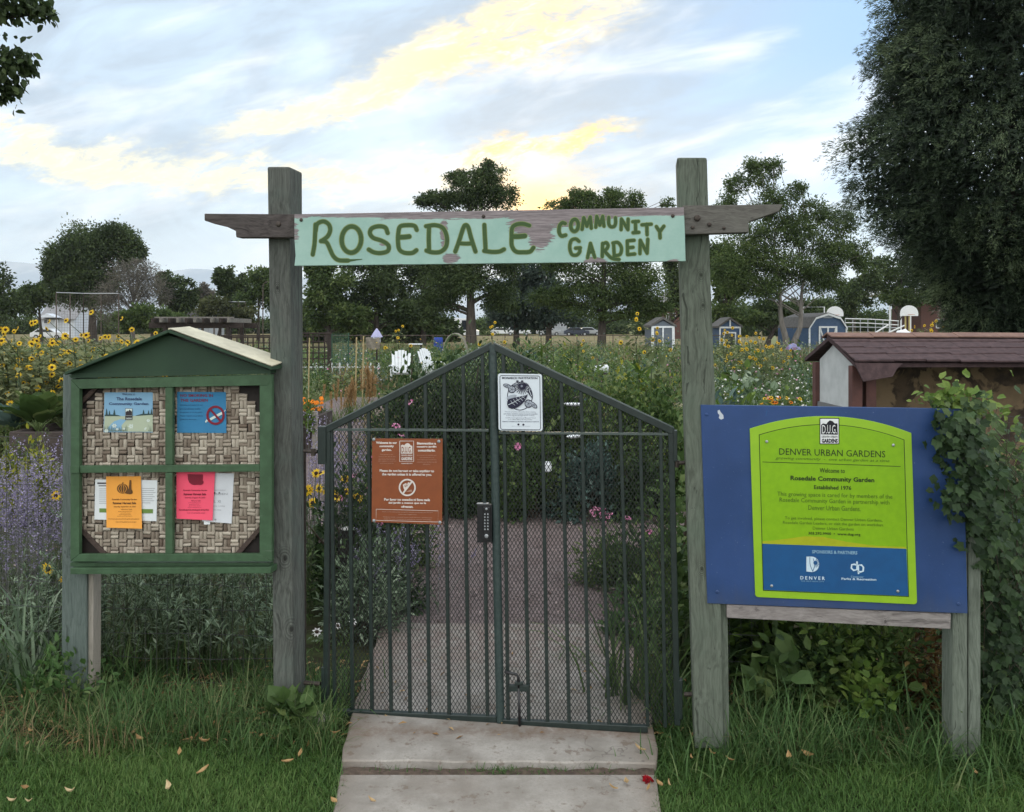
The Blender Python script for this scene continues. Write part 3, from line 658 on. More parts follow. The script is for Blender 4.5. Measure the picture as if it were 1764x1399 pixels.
Rp = np.random.RandomState(2)
for q in range(44):
    x = 205 + q * 12.6; A.stroke([(x, 528), (x + Rp.normal(0, 9), 528 - Rp.uniform(30, 80))], 9, M_sage_i, 1, False, w1=2)
for x, y, r_ in ((318, 465, 30), (515, 472, 34), (668, 492, 30), (350, 505, 18), (715, 405, 22), (640, 515, 16), (225, 525, 26), (430, 500, 16)):
    for q in range(6): A.disc(x + math.cos(q * 1.05) * r_ * .6, y + math.sin(q * 1.05) * r_ * .5, r_ * .38, r_ * .26, M_pale, 2, q * 1.05)
A.text('Welcome to', 410, 82, 560, 108, M_ink_b, 2); A.text('The Rosedale', 343, 132, 640, 168, M_ink_b, 2, .02); A.text('Community Garden', 255, 192, 715, 230, M_ink_b, 2, .02)
A.rect(446, 262, 530, 398, M_ink, 2); A.rect(450, 266, 526, 348, M_pale, 3); A.poly([(452, 345), (452, 305), (470, 290), (482, 296), (498, 276), (510, 290), (524, 300), (524, 345)], M_ink, 4); A.text('GARDENS', 453, 370, 524, 390, M_pale, 3, .02)
A.build('print', r)
r, P = sheet('no_smoking_poster', 'deep blue no-smoking poster with a red prohibition ring at upper right of the noticeboard', [(305, 675), (389, 675.5), (390, 746), (305, 745.5)], PO, M_bluep, .001)
A = Art(P, .0006, s1, 150, 665)
A.text('NO SMOKING IN', 1090, 95, 1470, 128, M_ink_r, 1, .02); A.text('THE GARDEN', 1090, 150, 1410, 184, M_ink_r, 1, .02)
for k_, t_x in enumerate(('Smoking and tobacco use', 'are not allowed within', 'the garden or on its paths', 'Please respect your fellow', 'gardeners, thank you')): A.text(t_x, 1085, 214 + k_ * 42, (1350, 1325, 1345, 1355, 1275)[k_], 234 + k_ * 42, M_dkblue, 1)
A.poly([(1378, 415), (1398, 388), (1412, 408), (1386, 430)], M_pale, 2); A.poly([(1432, 378), (1590, 292), (1604, 318), (1448, 402)], M_pale, 2); A.poly([(1408, 398), (1430, 384), (1444, 404), (1418, 420)], M_orange, 2); A.stroke([(1600, 300), (1616, 282)], 8, M_grey_p, 2, False)
A.ring(1500, 342, 94, 100, 26, M_ink_r, 3); A.stroke([(1438, 272), (1562, 412)], 24, M_ink_r, 3, False); A.build('print', r)
r, P = sheet('white_flyer', 'white information flyer with a green bar, half hidden behind the orange flyer', [(164, 826), (271, 827.5), (269.5, 898), (162.5, 895)], PO, M_white, .002)
A = Art(P, .0006, s1, 150, 805)
A.rect(120, 178, 235, 195, M_ink, 1); A.rect(135, 212, 235, 222, M_ink, 1)
for q in range(8): A.rect(140, 250 + q * 24, 240, 255 + q * 24, M_ink_g, 1); A.rect(640, 245 + q * 24, (795, 780, 800, 770, 790, 760, 785, 740)[q], 250 + q * 24, M_ink_g, 1)
A.poly([(143, 480), (770, 490), (768, 538), (143, 528)], M_greenbar, 1); A.build('print', r)
r, P = sheet('orange_flyer', 'orange paper flyer with a pumpkin drawing, curling at its foot', [(182.7, 821), (242.6, 820.5), (244.6, 911), (183.4, 909)], PO + .004, M_orange, .012)
A = Art(P, .0006, s1, 150, 805)
def harvest(A, ox, oy):
    A.disc(ox + 415, oy + 250, 66, 58, M_ink_o, 1); A.disc(ox + 480, oy + 282, 52, 30, M_ink_o, 2); A.poly([(ox + 482, oy + 300), (ox + 496, oy + 150), (ox + 514, oy + 150), (ox + 520, oy + 300)], M_ink_o, 3); A.disc(ox + 500, oy + 290, 34, 26, M_ink_o, 1)
    A.stroke([(ox + 412, oy + 200), (ox + 420, oy + 178)], 10, M_ink_o, 2, False)
    for q in (-38, -14, 12, 36): A.stroke([(ox + 415 + q * .5, oy + 200), (ox + 415 + q * 1.3, oy + 250), (ox + 415 + q * .5, oy + 300)], 5, A.paperm, 4)
A.paperm = M_orange; harvest(A, 0, 0)
A.text('Rosedale Community Garden', 292, 366, 580, 390, M_ink_o, 1, .02); A.text('Summer Harvest Sale', 300, 404, 572, 432, M_ink_o, 1, .04); A.text('Saturday September 16, 2023', 312, 452, 568, 472, M_ink_o, 1, .01); A.text('9:00 am to 12:00', 395, 485, 522, 500, M_ink_o, 1)
for q, (x0, x1) in enumerate(((360, 525), (388, 505), (370, 515), (350, 528))): A.text('vegetables herbs flowers and more', x0, 512 + q * 18, x1, 523 + q * 18, M_ink_o, 1)
A.text('All proceeds support the community garden and its gardeners', 245, 598, 612, 612, M_ink_o, 1, .02); A.text('Corner of the garden by the main gate', 335, 630, 575, 650, M_ink_o, 1); A.build('print', r)
r, P = sheet('crumpled_flyer', 'creased white flyer hanging behind the pink flyer', [(350, 815), (403, 815.5), (399, 902), (348, 898)], PO, M_grey_p, .006)
A = Art(P, .0006, s1, 150, 805)
A.disc(1545, 300, 10, 10, M_ink, 1); A.disc(1490, 300, 10, 10, M_ink, 1); A.text('COMMUNITY EVENT', 1420, 262, 1620, 276, M_ink_g, 1); A.text('GARDEN', 1420, 300, 1640, 324, M_ink_g, 1); A.text('VOL. XI', 1420, 385, 1560, 415, M_ink_g, 1); A.text('Thursday evening', 1420, 445, 1610, 462, M_ink_g, 1); A.text('all welcome', 1420, 490, 1565, 505, M_ink_g, 1); A.disc(1500, 612, 12, 10, M_ink_g, 1); A.build('print', r)
r, P = sheet('paper_slip', 'small white paper slip poking out below the pink flyer', [(350, 885), (362.5, 887), (361.5, 903.5), (351.5, 903.5)], PO + .0035, M_white, .004)
r, P = sheet('pink_flyer', 'hot pink paper flyer with a basket drawing, tucked under the middle rail', [(304, 812), (370.5, 812), (366, 896.5), (304, 893.5)], PO + .007, M_pink, .009)
A = Art(P, .0006, s1, 150, 805); A.paperm = M_pink
A.poly([(1175, 80), (1355, 85), (1350, 190), (1300, 205), (1240, 205), (1195, 180), (1178, 140)], M_ink_r, 1); A.disc(1258, 150, 70, 58, M_ink_r, 2); A.disc(1320, 175, 40, 32, M_ink_r, 2)
A.text('Rosedale Community Garden', 1125, 260, 1402, 282, M_ink_r, 1, .02); A.text('Summer Harvest Sale', 1128, 300, 1390, 328, M_ink_r, 1, .04); A.text('Saturday August 19, 2023', 1142, 346, 1380, 368, M_ink_r, 1, .01); A.text('9:00 am to 12:00', 1218, 382, 1325, 400, M_ink_r, 1)
for q, (x0, x1) in enumerate(((1180, 1330), (1190, 1310), (1185, 1325), (1175, 1335))): A.text('vegetables herbs flowers and more', x0, 410 + q * 18, x1, 421 + q * 18, M_ink_r, 1)
A.text('All proceeds support the community garden and its gardeners', 1072, 486, 1425, 512, M_ink_r, 1, .02); A.text('Corner of the garden by the main gate', 1170, 525, 1380, 545, M_ink_r, 1); A.build('print', r)

# ------------------------------------------------------------------ blue sign on its posts
PB = Plane((1207, 3.185), (1660, 3.085))
m, p = newmat('blue_sign_paint'); co = wpos(); n1 = noise(co, 3.5, 5, .6); n2 = noise(vmul(co, (9, 9, 1.6)), 3, 6, .7); n3 = noise(co, 90, 3, .7)
c = mix(smooth(n1, .3, .7), (0.016, 0.046, 0.140), (0.022, 0.060, 0.185)); c = mix(smooth(n2, .56, .74) * .25, c, (0.045, 0.080, 0.17)); c = mix(smooth(n3, .66, .72) * .5, c, (0.12, 0.17, 0.28))
X, Y_, Z = sep(co); c = mix(smooth(Z + (n2 - .5) * .18, .66, .55) * .3, c, (0.065, 0.075, 0.095))
put(p.inputs['Base Color'], c); put(p.inputs['Roughness'], n1 * .4 + .28); p.inputs['Specular IOR Level'].default_value = .4; bump(p, n3, .0006); M_blue = m
M_lime = plain('lime_panel', (0.215, 0.42, 0.006), (0.19, 0.38, 0.006), 40, .38, spec=.4)
M_limeE = plain('lime_border', (0.27, 0.47, 0.022), (0.245, 0.44, 0.02), 20, .38, spec=.4)
M_band = plain('sign_blue_band', (0.012, 0.085, 0.235), (0.012, 0.075, 0.21), 20, .38, spec=.4)
M_ochre = flat('ochre_hill', (0.36, 0.40, 0.012)); M_linedk = flat('dark_line', (0.025, 0.05, 0.012)); M_txt = flat('dark_green_text', (0.025, 0.045, 0.010)); M_txt2 = flat('olive_text', (0.07, 0.14, 0.012)); M_lt = flat('light_text', (0.55, 0.68, 0.78)); M_lblue = flat('pale_blue_text', (0.22, 0.38, 0.52))
M_blackp = flat('black_print', (0.012, 0.012, 0.018)); M_wpr = flat('white_print', (0.74, 0.76, 0.76))
M_rail = wood('grey_rail', (0.17, 0.15, 0.145), (0.30, 0.275, 0.265), 'x', knots=[tuple(PB(1525, 1071, -.005)) + (.010,)])
M_post_b = wood('dark_green_post', (0.085, 0.10, 0.08), (0.175, 0.20, 0.165), crack=.6); M_post_br = wood('brown_post', (0.06, 0.048, 0.04), (0.12, 0.098, 0.083))
bs = thing('information_sign', 'large blue rectangular signboard with a lime green panel on short timber posts', 'sign', tuple(PB(1435, 1250)[:2]) + (0,))
a = Acc(); a.prism(PB, [(1207, 697.5), (1658, 704.5), (1667, 1057), (1218.5, 1039.5)], 0, -.019, .0015); a.build('backing_board', M_blue, bs)
for x0, x1, f_, b_, mt, nm in ((1227.5, 1253, -.022, -.09, M_post_r, 'right half of the left support, greenish'), ):
    a = Acc(); a.prism(PB, ((x0, 1000), (x1, 1000), (x1 + 4, 1300), (x0 + 4, 1300)), f_, b_, .006); a.build('post', mt, bs)
for x0, x1, f_, b_, mt in ((1641, 1667, -.021, -.125, M_post_b), (1668, 1690, -.026, -.13, M_post_b)):
    y0 = 712 if mt is not M_post_br else 1045
    a = Acc(); q = ((x0, y0), (x1, y0), (x1, 1310), (x0, 1310)); a.prism(PB, q, f_, b_, .007); a.build('post', mt, bs)
a = Acc(); a.prism(PB, [(1252, 1038), (1638.5, 1054), (1637.5, 1084), (1252, 1064.5)], -.004, -.018, .003)
# the rail hangs just under the board
a = Acc(); a.prism(PB, [(1252, 1041.5), (1638.5, 1057.5), (1637.5, 1084), (1252, 1064.5)], -.004, -.0215, .003); a.build('rail', M_rail, bs)
gx = lambda q: (1190 + q[0] / 3.073, 680 + q[1] / 3.073)
def arch_poly(L_, Tm, R_, bl, br, rad, n=18):
    pts = [bl_ for bl_ in ()]
    for t in np.linspace(0, 1, n): pts.append(((1 - t) ** 2 * L_[0] + 2 * t * (1 - t) * (2 * Tm[0] - (L_[0] + R_[0]) / 2) + t * t * R_[0], (1 - t) ** 2 * L_[1] + 2 * t * (1 - t) * (2 * Tm[1] - (L_[1] + R_[1]) / 2) + t * t * R_[1]))
    for c_, a0 in ((br, 0), (bl, 1)):
        cx_ = c_[0] + (-rad if a0 == 0 else rad); cy_ = c_[1] - rad
        for t in np.linspace(0, math.pi / 2, 5) if rad else [0]:
            th_ = t + (0 if a0 == 0 else math.pi / 2); pts.append((cx_ + rad * math.cos(th_), cy_ + rad * math.sin(th_)) if rad else c_)
    return pts
outer = [gx(q) for q in arch_poly((312, 180), (740, 114), (1168, 203), (341, 1072), (1198, 1110), 16)]
a = Acc(); a.prism(PB, outer, .0045, .0004, .0012); pn = a.build('sign_panel', M_limeE, bs)
A = Art(PB, .0049, 3.073, 1190, 680); Z_ = lambda L_, T_, R_, b_, c_, r_=0: arch_poly(L_, T_, R_, b_, c_, r_)
A.poly(Z_((360, 211), (745, 157), (1131, 238), (382, 1038), (1155, 1071)), M_linedk, 0)
A.poly(Z_((364, 214), (745, 160.5), (1127, 240), (386, 1034), (1151, 1067)), M_lime, 1)
A.poly([(379, 776), (470, 768), (600, 750), (700, 753), (830, 780), (980, 800), (1140, 806), (1141, 816), (379.5, 789)], M_ochre, 2)
A.poly([(379.5, 789), (1141, 816), (1151, 1066), (386, 1033)], M_band, 3)
sl = 0.026
A.rect(682, 124, 786, 262, M_blackp, 3); A.rect(686, 128, 782, 258, M_wpr, 4)
A.poly([(690, 210), (690, 160), (700, 152), (718, 156), (724, 146), (736, 136), (750, 140), (762, 152), (776, 152), (778, 212)], M_blackp, 5)
A.text('D.U.G.', 696, 160, 772, 206, M_wpr, 6, .0); A.text('DENVER URBAN', 693, 217, 776, 228, M_blackp, 5, .01); A.text('GARDENS', 693, 233, 778, 255, M_blackp, 5, .05)
A.text('DENVER URBAN GARDENS', 468, 283, 1030, 318, M_txt, 3, 0, sl)
A.text('growing community  -  one urban garden at a time', 448, 327, 1052, 346, M_txt2, 3, 0, sl, .3); A.stroke([(380, 356), (745, 367), (1110, 380)], 3, M_linedk, 3, False)
A.text('Welcome to', 682, 388, 816, 412, M_txt, 3, .01, sl); A.text('Rosedale Community Garden', 528, 428, 972, 460, M_txt, 3, .03, sl); A.text('Established 1976', 652, 478, 850, 500, M_txt, 3, .02, sl)
A.text('This growing space is cared for by members of the', 458, 513, 1068, 542, M_txt2, 3, 0, sl); A.text('Rosedale Community Garden in partnership with', 470, 544, 1052, 574, M_txt2, 3, 0, sl); A.text('Denver Urban Gardens.', 622, 584, 900, 610, M_txt2, 3, 0, sl)
A.text('To get involved, please contact Denver Urban Gardens,', 498, 644, 1015, 664, M_txt2, 3, 0, sl); A.text('Rosedale Garden Leaders, or visit the garden on workdays.', 488, 668, 1022, 688, M_txt2, 3, 0, sl); A.text('Denver Urban Gardens', 646, 698, 862, 714, M_txt2, 3, 0, sl); A.text('303.292.9900  •  www.dug.org', 622, 726, 898, 744, M_txt, 3, .02, sl)
A.text('SPONSORS & PARTNERS', 642, 822, 882, 840, M_lblue, 4, .03, sl)
th = np.linspace(-math.pi / 2, math.pi / 2, 12)
A.poly([(612, 936), (612, 857)] + [(640 + 40 * math.cos(q), 898 + 41 * math.sin(q)) for q in th], M_lt, 4)
A.stroke([(630, 860), (632, 900), (646, 936)], 3, M_band, 5); A.stroke([(648, 868), (656, 900), (646, 936)], 3, M_band, 5); A.disc(660, 890, 11, 11, M_band, 5)
for q in range(7): an = -1.3 + q * .45; A.stroke([(660 + 13 * math.cos(an), 890 + 13 * math.sin(an)), (660 + 24 * math.cos(an), 890 + 24 * math.sin(an))], 3, M_band, 6, False)
A.text('D E N V E R', 580, 960, 710, 978, M_lt, 4, .02, sl); A.text('THE MILE HIGH CITY', 582, 983, 706, 990, M_lblue, 4, 0, sl)
A.stroke([(880, 886), (880, 926), (862, 930), (850, 918), (852, 900), (866, 898), (880, 902)], 9, M_lt, 4, False); A.stroke([(888, 946), (886, 902), (904, 902), (914, 914), (912, 934), (900, 938), (886, 936)], 9, M_lt, 4, False)
A.text('Denver', 848, 958, 916, 968, M_lblue, 4, .01, sl); A.text('Parks & Recreation', 798, 968, 982, 980, M_lt, 4, .02, sl)
A.build('print', pn)
for x, y in ((402, 248), (1072, 267), (428, 1012), (1096, 1040)):
    a = Acc(); disc_head(a, PB, *gx((x, y)), .0055, .0066, .004); a.build('screw', M_steel, pn)
for x, y in ((84, 105), (140, 1043), (1417, 1108)):
    a = Acc(); disc_head(a, PB, *gx((x, y)), .0065, 0, .003); a.build('screw', M_blue, bs)
M_bird = flat('chipped_primer', (0.52, 0.56, 0.62))
A = Art(PB, .0003, 3.073, 1190, 680); A.poly([(142, 84), (152, 80), (158, 92), (172, 108), (174, 126), (160, 132), (148, 124), (152, 108), (143, 98)], M_bird); A.stroke([(404, 84), (398, 110)], 3, M_band, 0, False); A.build('chipped_paint', bs)

# ------------------------------------------------------------------ brown and white signs wired to the gate
M_brown = plain('brown_sign', (0.235, 0.066, 0.022), (0.21, 0.058, 0.020), 30, .45, spec=.4); M_bw = flat('cream_print', (0.66, 0.60, 0.56)); M_bl = flat('faint_print', (0.40, 0.24, 0.18))
GS = 0.030
b2 = thing('garden_rules_sign', 'brown bilingual please-do-not-harvest sign wired to the left gate leaf', 'sign', tuple(PG(701, 905, GS)))
a = Acc(); a.prism(PG, [(641, 755.5), (762.5, 756), (761.5, 904), (640, 899.5)], GS, GS - .003, .0008); a.build('panel', M_brown, b2)
A = Art(PG, GS + .0004, 1224 / 140, 630, 750)
for k_, q in enumerate(('Welcome to our', 'community', 'garden.')): A.text(q, (155, 205, 240)[k_], 92 + k_ * 55, (472, 425, 390)[k_], 130 + k_ * 57, M_bw, 1, .05)
for k_, q in enumerate(('Bienvenidos a', 'nuestro jardín', 'comunitario.')): A.text(q, (772, 770, 785)[k_], 102 + k_ * 53, (1058, 1065, 1048)[k_], 140 + k_ * 53, M_bw, 1, .05)
for k_, q in enumerate(('This garden is for', 'members who tend the plots', 'and share the harvest', 'with neighbors in need and', 'local food pantries')): A.text(q, (215, 195, 195, 185, 215)[k_], 280 + k_ * 33, (415, 455, 440, 458, 418)[k_], 300 + k_ * 33, M_bl, 1)
for k_, q in enumerate(('Este jardín es cuidado por', 'sus miembros y la', 'comunidad que comparte la', 'cosecha con los bancos de', 'alimentos')): A.text(q, (772, 815, 772, 770, 862)[k_], 292 + k_ * 33, (1070, 1025, 1065, 1072, 972)[k_], 312 + k_ * 33, M_bl, 1)
for x0, y0, x1, y1 in ((512, 86, 722, 396), ): A.stroke([(x0, y0), (x1, y0), (x1, y1), (x0, y1)], 9, M_bw, 1, False, True)
A.poly([(530, 275), (530, 155), (552, 140), (580, 150), (600, 128), (630, 116), (660, 130), (676, 152), (702, 158), (702, 275)], M_bw, 2); A.text('D.U.G.', 540, 172, 690, 262, M_brown, 3, .02); A.text('DENVER URBAN', 535, 290, 702, 314, M_bw, 2, .02); A.text('GARDENS', 535, 328, 702, 376, M_bw, 2, .04); A.text('www.dug.org', 535, 414, 706, 436, M_bw, 2, .03)
A.text('Please do not harvest or take anything to', 210, 512, 1030, 560, M_bw, 1, .04, .01); A.text('the garden unless it is offered to you.', 245, 565, 995, 615, M_bw, 1, .04, .01)
A.ring(626, 786, 117, 119, 24, M_bw, 2)
A.poly([(560, 745), (600, 720), (625, 735), (640, 706), (665, 716), (655, 745), (640, 790), (585, 830), (572, 800)], M_bw, 1)
for q in range(2): A.stroke([(590 + q * 34, 745), (592 + q * 34, 772), (606 + q * 34, 772), (610 + q * 34, 742)], 8, M_brown, 2)
A.stroke([(690, 705), (560, 875)], 26, M_bw, 3, False); A.poly([(600, 850), (690, 815), (700, 850)], M_bl, 1)
for k_, q in enumerate(('Por favor no coseche ni lleve nada', 'del jardín a menos que se le', 'ofrezcan.')): A.text(q, (278, 342, 535)[k_], 945 + k_ * 54, (968, 910, 716)[k_], 985 + k_ * 54, M_bw, 1, .04, .01)
A.stroke([(158, 1112), (1092, 1138), (1088, 1306), (156, 1280)], 6, M_bw, 1, False, True)
for k_, q in enumerate(('Thank you for helping keep our garden beautiful and abundant for everyone', 'www.dug.org/gardens', 'Gracias por ayudar a mantener nuestro jardín hermoso y abundante para', 'todos los que comparten la cosecha en nuestra comunidad')): A.text(q, (245, 490, 258, 275)[k_], (1142, 1182, 1220, 1250)[k_], (1010, 770, 1000, 985)[k_], (1160, 1198, 1238, 1270)[k_], M_bl, 1, .02, .02)
A.build('print', b2)
for x, y in ((122, 62), (1102, 92), (125, 1285), (1118, 1312)):
    a = Acc(); disc_head(a, PG, 630 + x / 8.743, 750 + y / 8.743, .007, GS, .005); a.build('screw', M_steel, b2)
M_wsign = plain('white_sign', (0.66, 0.72, 0.78), (0.62, 0.68, 0.74), 20, .4, spec=.4); M_nav = flat('navy_print', (0.018, 0.018, 0.042)); M_nav2 = flat('grey_navy_print', (0.20, 0.22, 0.28)); M_shade = flat('hatched_print', (0.36, 0.40, 0.46))
b3 = thing('waystation_sign', 'white monarch waystation sign with a butterfly engraving at the gate centre', 'sign', tuple(PG(896, 745, .036)))
def rr(x0, y0, x1, y1, r, k=(0, 0)): return [(cx_ + r * math.cos(t), cy_ + r * math.sin(t)) for cx_, cy_, a0 in ((x1 - r, y0 + r, -90), (x1 - r, y1 - r, 0), (x0 + r, y1 - r, 90), (x0 + r, y0 + r, 180)) for t in np.radians(np.linspace(a0, a0 + 90, 5))]
sk = lambda pts: [(x + (y - 644) * .014, y + (x - 858) * .015) for x, y in pts]
a = Acc(); a.prism(PG, sk(rr(857.5, 643.5, 933.5, 741.5, 4)), .036, .033, .0006); a.build('panel', M_wsign, b3)
A = Art(PG, .0364, 12.716, 850, 640)
fk = lambda pts: [(100 + (x - 100) + (y - 50) * .014, y + (x - 100) * .012) for x, y in pts]
A.stroke(fk(rr(140, 88, 1015, 1268, 40)), 13, M_nav, 1, False, True)
A.text('MONARCH WAYSTATION', 190, 118, 965, 166, M_nav, 1, .03, .006)
A.ring(580, 540, 272, 305, 16, M_nav, 1)
def wing(cx, cy, rx, ry, rot):
    A.disc(cx, cy, rx, ry, M_nav, 2, rot); A.disc(cx, cy, rx * .80, ry * .76, M_shade, 3, rot)
    for q in range(5): t = q * 1.25; A.stroke([(cx, cy), (cx + math.cos(t) * rx * .7, cy + math.sin(t) * ry * .7)], 7, M_nav, 4, False)
wing(300, 315, 90, 45, .3); wing(405, 390, 84, 84, 0); wing(480, 300, 70, 26, .1); wing(770, 705, 88, 92, 0); wing(880, 735, 100, 48, .75)
for q in range(22):
    t = q / 22 * 2 * math.pi; r1 = 175 if .0 < t < 3.2 else 150
    A.stroke([(630 + 45 * math.cos(t), 320 + 40 * math.sin(t)), (630 + r1 * math.cos(t), 325 + (r1) * math.sin(t) * (1.0 if t < 3.2 else .6))], 20, M_nav, 3, False, w1=14)
A.disc(628, 325, 62, 62, M_nav, 5); A.disc(620, 320, 26, 26, M_nav2, 6)
A.poly([(760, 370), (830, 430), (862, 520), (858, 600), (790, 520), (745, 440)], M_nav, 3); A.stroke([(780, 410), (835, 540)], 12, M_wsign, 4, False)
A.disc(400, 555, 112, 42, M_shade, 3, -.25)
A.poly([(755, 500), (700, 520), (600, 545), (470, 570), (350, 600), (305, 650), (300, 720), (330, 790), (400, 822), (500, 800), (600, 740), (680, 660), (725, 580)], M_nav, 5)
A.stroke([(330, 728), (450, 670), (600, 590), (720, 520)], 12, M_wsign, 6, w1=3)
for q in range(5): x = 410 + q * 58; y = 690 - q * 34; A.stroke([(x, y), (x - 30, y - 52)], 6, M_wsign, 6, False); A.stroke([(x, y), (x + 60, y + 50)], 6, M_wsign, 6, False)
A.disc(525, 212, 30, 18, M_nav, 2); A.disc(628, 212, 30, 18, M_nav, 2)
for k_, (q, x0, x1) in enumerate((('This site provides milkweeds, nectar sources,', 250, 930), ('and shelter needed to sustain monarch butterflies', 220, 965), ('as they migrate through North America.', 280, 905), ('Certified and registered by Monarch Watch', 262, 930), ('as an official Monarch Waystation.', 320, 855))): A.text(q, x0, (870, 910, 952, 1002, 1042)[k_], x1, (900, 940, 980, 1032, 1068)[k_], M_nav2, 1, .01, .006)
A.text('CREATE, CONSERVE, & PROTECT MONARCH HABITATS', 195, 1085, 1000, 1112, M_nav2, 1, .04, .006); A.disc(548, 1162, 24, 22, M_nav, 1); A.disc(656, 1166, 24, 22, M_nav, 1); A.text('www.monarchwatch.org/waystations', 400, 1190, 805, 1208, M_nav2, 1, 0, .006)
A.build('print', b3)
# ------------------------------------------------------------------ double gate
M_iron = plain('dark_green_iron', (0.010, 0.018, 0.016), (0.016, 0.027, 0.024), 30, .42, .0, .0006, spec=.5)
M_edge = plain('pale_iron_edge', (0.075, 0.095, 0.088), (0.05, 0.068, 0.062), 30, .4, .0, spec=.5)  # paler iron for the top lip and the middle rail
M_mesh = plain('expanded_metal', (0.011, 0.015, 0.014), (0.018, 0.022, 0.020), 40, .5, .0, spec=.4)
M_hamm = plain('hammered_tube', (0.022, 0.038, 0.037), (0.036, 0.057, 0.054), 90, .42, .0, .003, spec=.5, detail=2)
M_plate = plain('black_lock', (0.010, 0.010, 0.012), (0.016, 0.016, 0.018), 30, .35, spec=.5)
def bar(a, x0, y0, x1, y1, w=.0125, off=.0, mat=0, bev=.0012):
    p, q = PG(x0, y0, off), PG(x1, y1, off); d = q - p; d /= np.linalg.norm(d)
    nx_ = np.array([PG.n[0], PG.n[1], 0]); sx = np.cross(d, nx_); sx /= np.linalg.norm(sx); h = w / 2
    c4 = lambda c: [c + sx * h + nx_ * h, c - sx * h + nx_ * h, c - sx * h - nx_ * h, c + sx * h - nx_ * h]
    a.solid(c4(p), c4(q), bev, mat, seg=1)
def gate(name, label, poly, stile_o, stile_i, toprail, botrail, midrail, bars, meshpoly):
    r = thing(name, label, 'gate', tuple(PG((poly[0][0] + poly[2][0]) / 2, 1240)[:2]) + (0,))
    fr = Acc()
    for seg, w_ in ((stile_o, .023), (toprail, .026), (botrail, .024)): bar(fr, *seg, w_, 0, 0, .002)
    fr.build('frame', M_iron, r)
    ed = Acc(); p0, p1 = PG(toprail[0], toprail[1] - 6.2, .0), PG(toprail[2], toprail[3] - 6.2, .0); ed.tube([p0, p1], .0045, 6); ed.build('frame_lip', M_edge, r)
    si = Acc(); si.tube([PG(*stile_i[:2]), PG(*stile_i[2:4])], stile_i[4], 16); si.build('meeting_stile', M_hamm, r)
    a = Acc(); bar(a, *midrail, .010, .004, 0, .001); a.build('rail', M_edge, r)
    for b_ in bars:
        a = Acc(); bar(a, *b_, .0135, 0); a.build('bar', M_iron, r)
    # expanded-metal infill: two families of zigzag strands
    ms_ = Acc(); pw, ph = 6.6, 11.4; pos, Q = [], []; Vs, Ts = [], []
    mp = np.array(meshpoly)
    def inside(x, y):
        c = np.zeros_like(x, bool); j = len(mp) - 1
        for i in range(len(mp)):
            xi, yi = mp[i]; xj, yj = mp[j]
            c ^= ((yi > y) != (yj > y)) & (x < (xj - xi) * (y - yi) / (yj - yi + 1e-9) + xi); j = i
        return c
    x0, y0 = mp.min(0); x1, y1 = mp.max(0)
    cols = np.arange(x0 - pw, x1 + pw, pw / 2); rows = np.arange(y0 - ph, y1 + ph, ph / 2)
    I, J = np.meshgrid(np.arange(len(cols) - 1), np.arange(len(rows) - 1), indexing='ij'); I, J = I.ravel(), J.ravel()
    up = (I + J) % 2 == 0
    ax = np.where(up, cols[I], cols[I + 1]); ay = rows[J]; bx_ = np.where(up, cols[I + 1], cols[I]); by_ = rows[J + 1]
    ok = inside((ax + bx_) / 2, (ay + by_) / 2); ax, ay, bx_, by_ = ax[ok], ay[ok], bx_[ok], by_[ok]
    def vec(x, y, off):
        rr_ = np.stack([(x - CX) / F, np.ones_like(x)], 1); t = PG.n.dot(PG.p) / (rr_ @ PG.n)
        return np.stack([rr_[:, 0] * t + PG.n[0] * off, t + PG.n[1] * off, H - (y - HY) / F * t], 1)
    o = -.008; A_, B_ = vec(ax, ay, o), vec(bx_, by_, o); d = B_ - A_; nx_ = np.array([PG.n[0], PG.n[1], 0]); sx = np.cross(d, nx_); sx /= np.linalg.norm(sx, axis=1)[:, None]
    wv_ = .00125; V = np.stack([A_ + sx * wv_, A_ - sx * wv_, A_ - nx_ * .002, B_ + sx * wv_, B_ - sx * wv_, B_ - nx_ * .002], 1); N = len(A_)
    fq = np.array([[0, 1, 4, 3], [1, 2, 5, 4], [2, 0, 3, 5]]); ms_.add(V.reshape(-1, 3), [(fq[None] + np.arange(N)[:, None, None] * 6).reshape(-1, 4)])
    ms_.build('mesh_infill', M_mesh, r); return r
topL = lambda x: 737 + (x - 565) * (592 - 737) / (848 - 565)
topR = lambda x: 596 + (x - 852) * (742 - 596) / (1160 - 852)
tb = [(571, 574), (602.5, 607.5), (635, 641), (666, 674), (700, 706.5), (732.6, 740), (765, 774), (797.6, 808), (831, 840)]
gl = gate('gate_leaf', 'left gate leaf of dark green iron bars with mesh, carrying the brown sign', [(560, 737), (845, 592), (857, 1240), (566, 1222)],
          (566, 737, 562, 1212), (844.5, 597, 858, 1238, .008), (562, 741, 846, 597), (566, 1226, 856, 1238), (566, 740, 842, 741.5),
          [(x0, topL(x0) + 6, x1 if k else 577, 1226 + (x1 - 566) * .042 - 4) for k, (x0, x1) in enumerate(tb)], [(566, 742), (846, 599), (858, 1236), (570, 1222)])
tr_ = [(867, 875.5), (899, 911), (933, 943.5), (967, 980.5), (1001, 1015), (1033, 1049.5), (1068, 1085), (1102, 1116), (1138, 1146)]
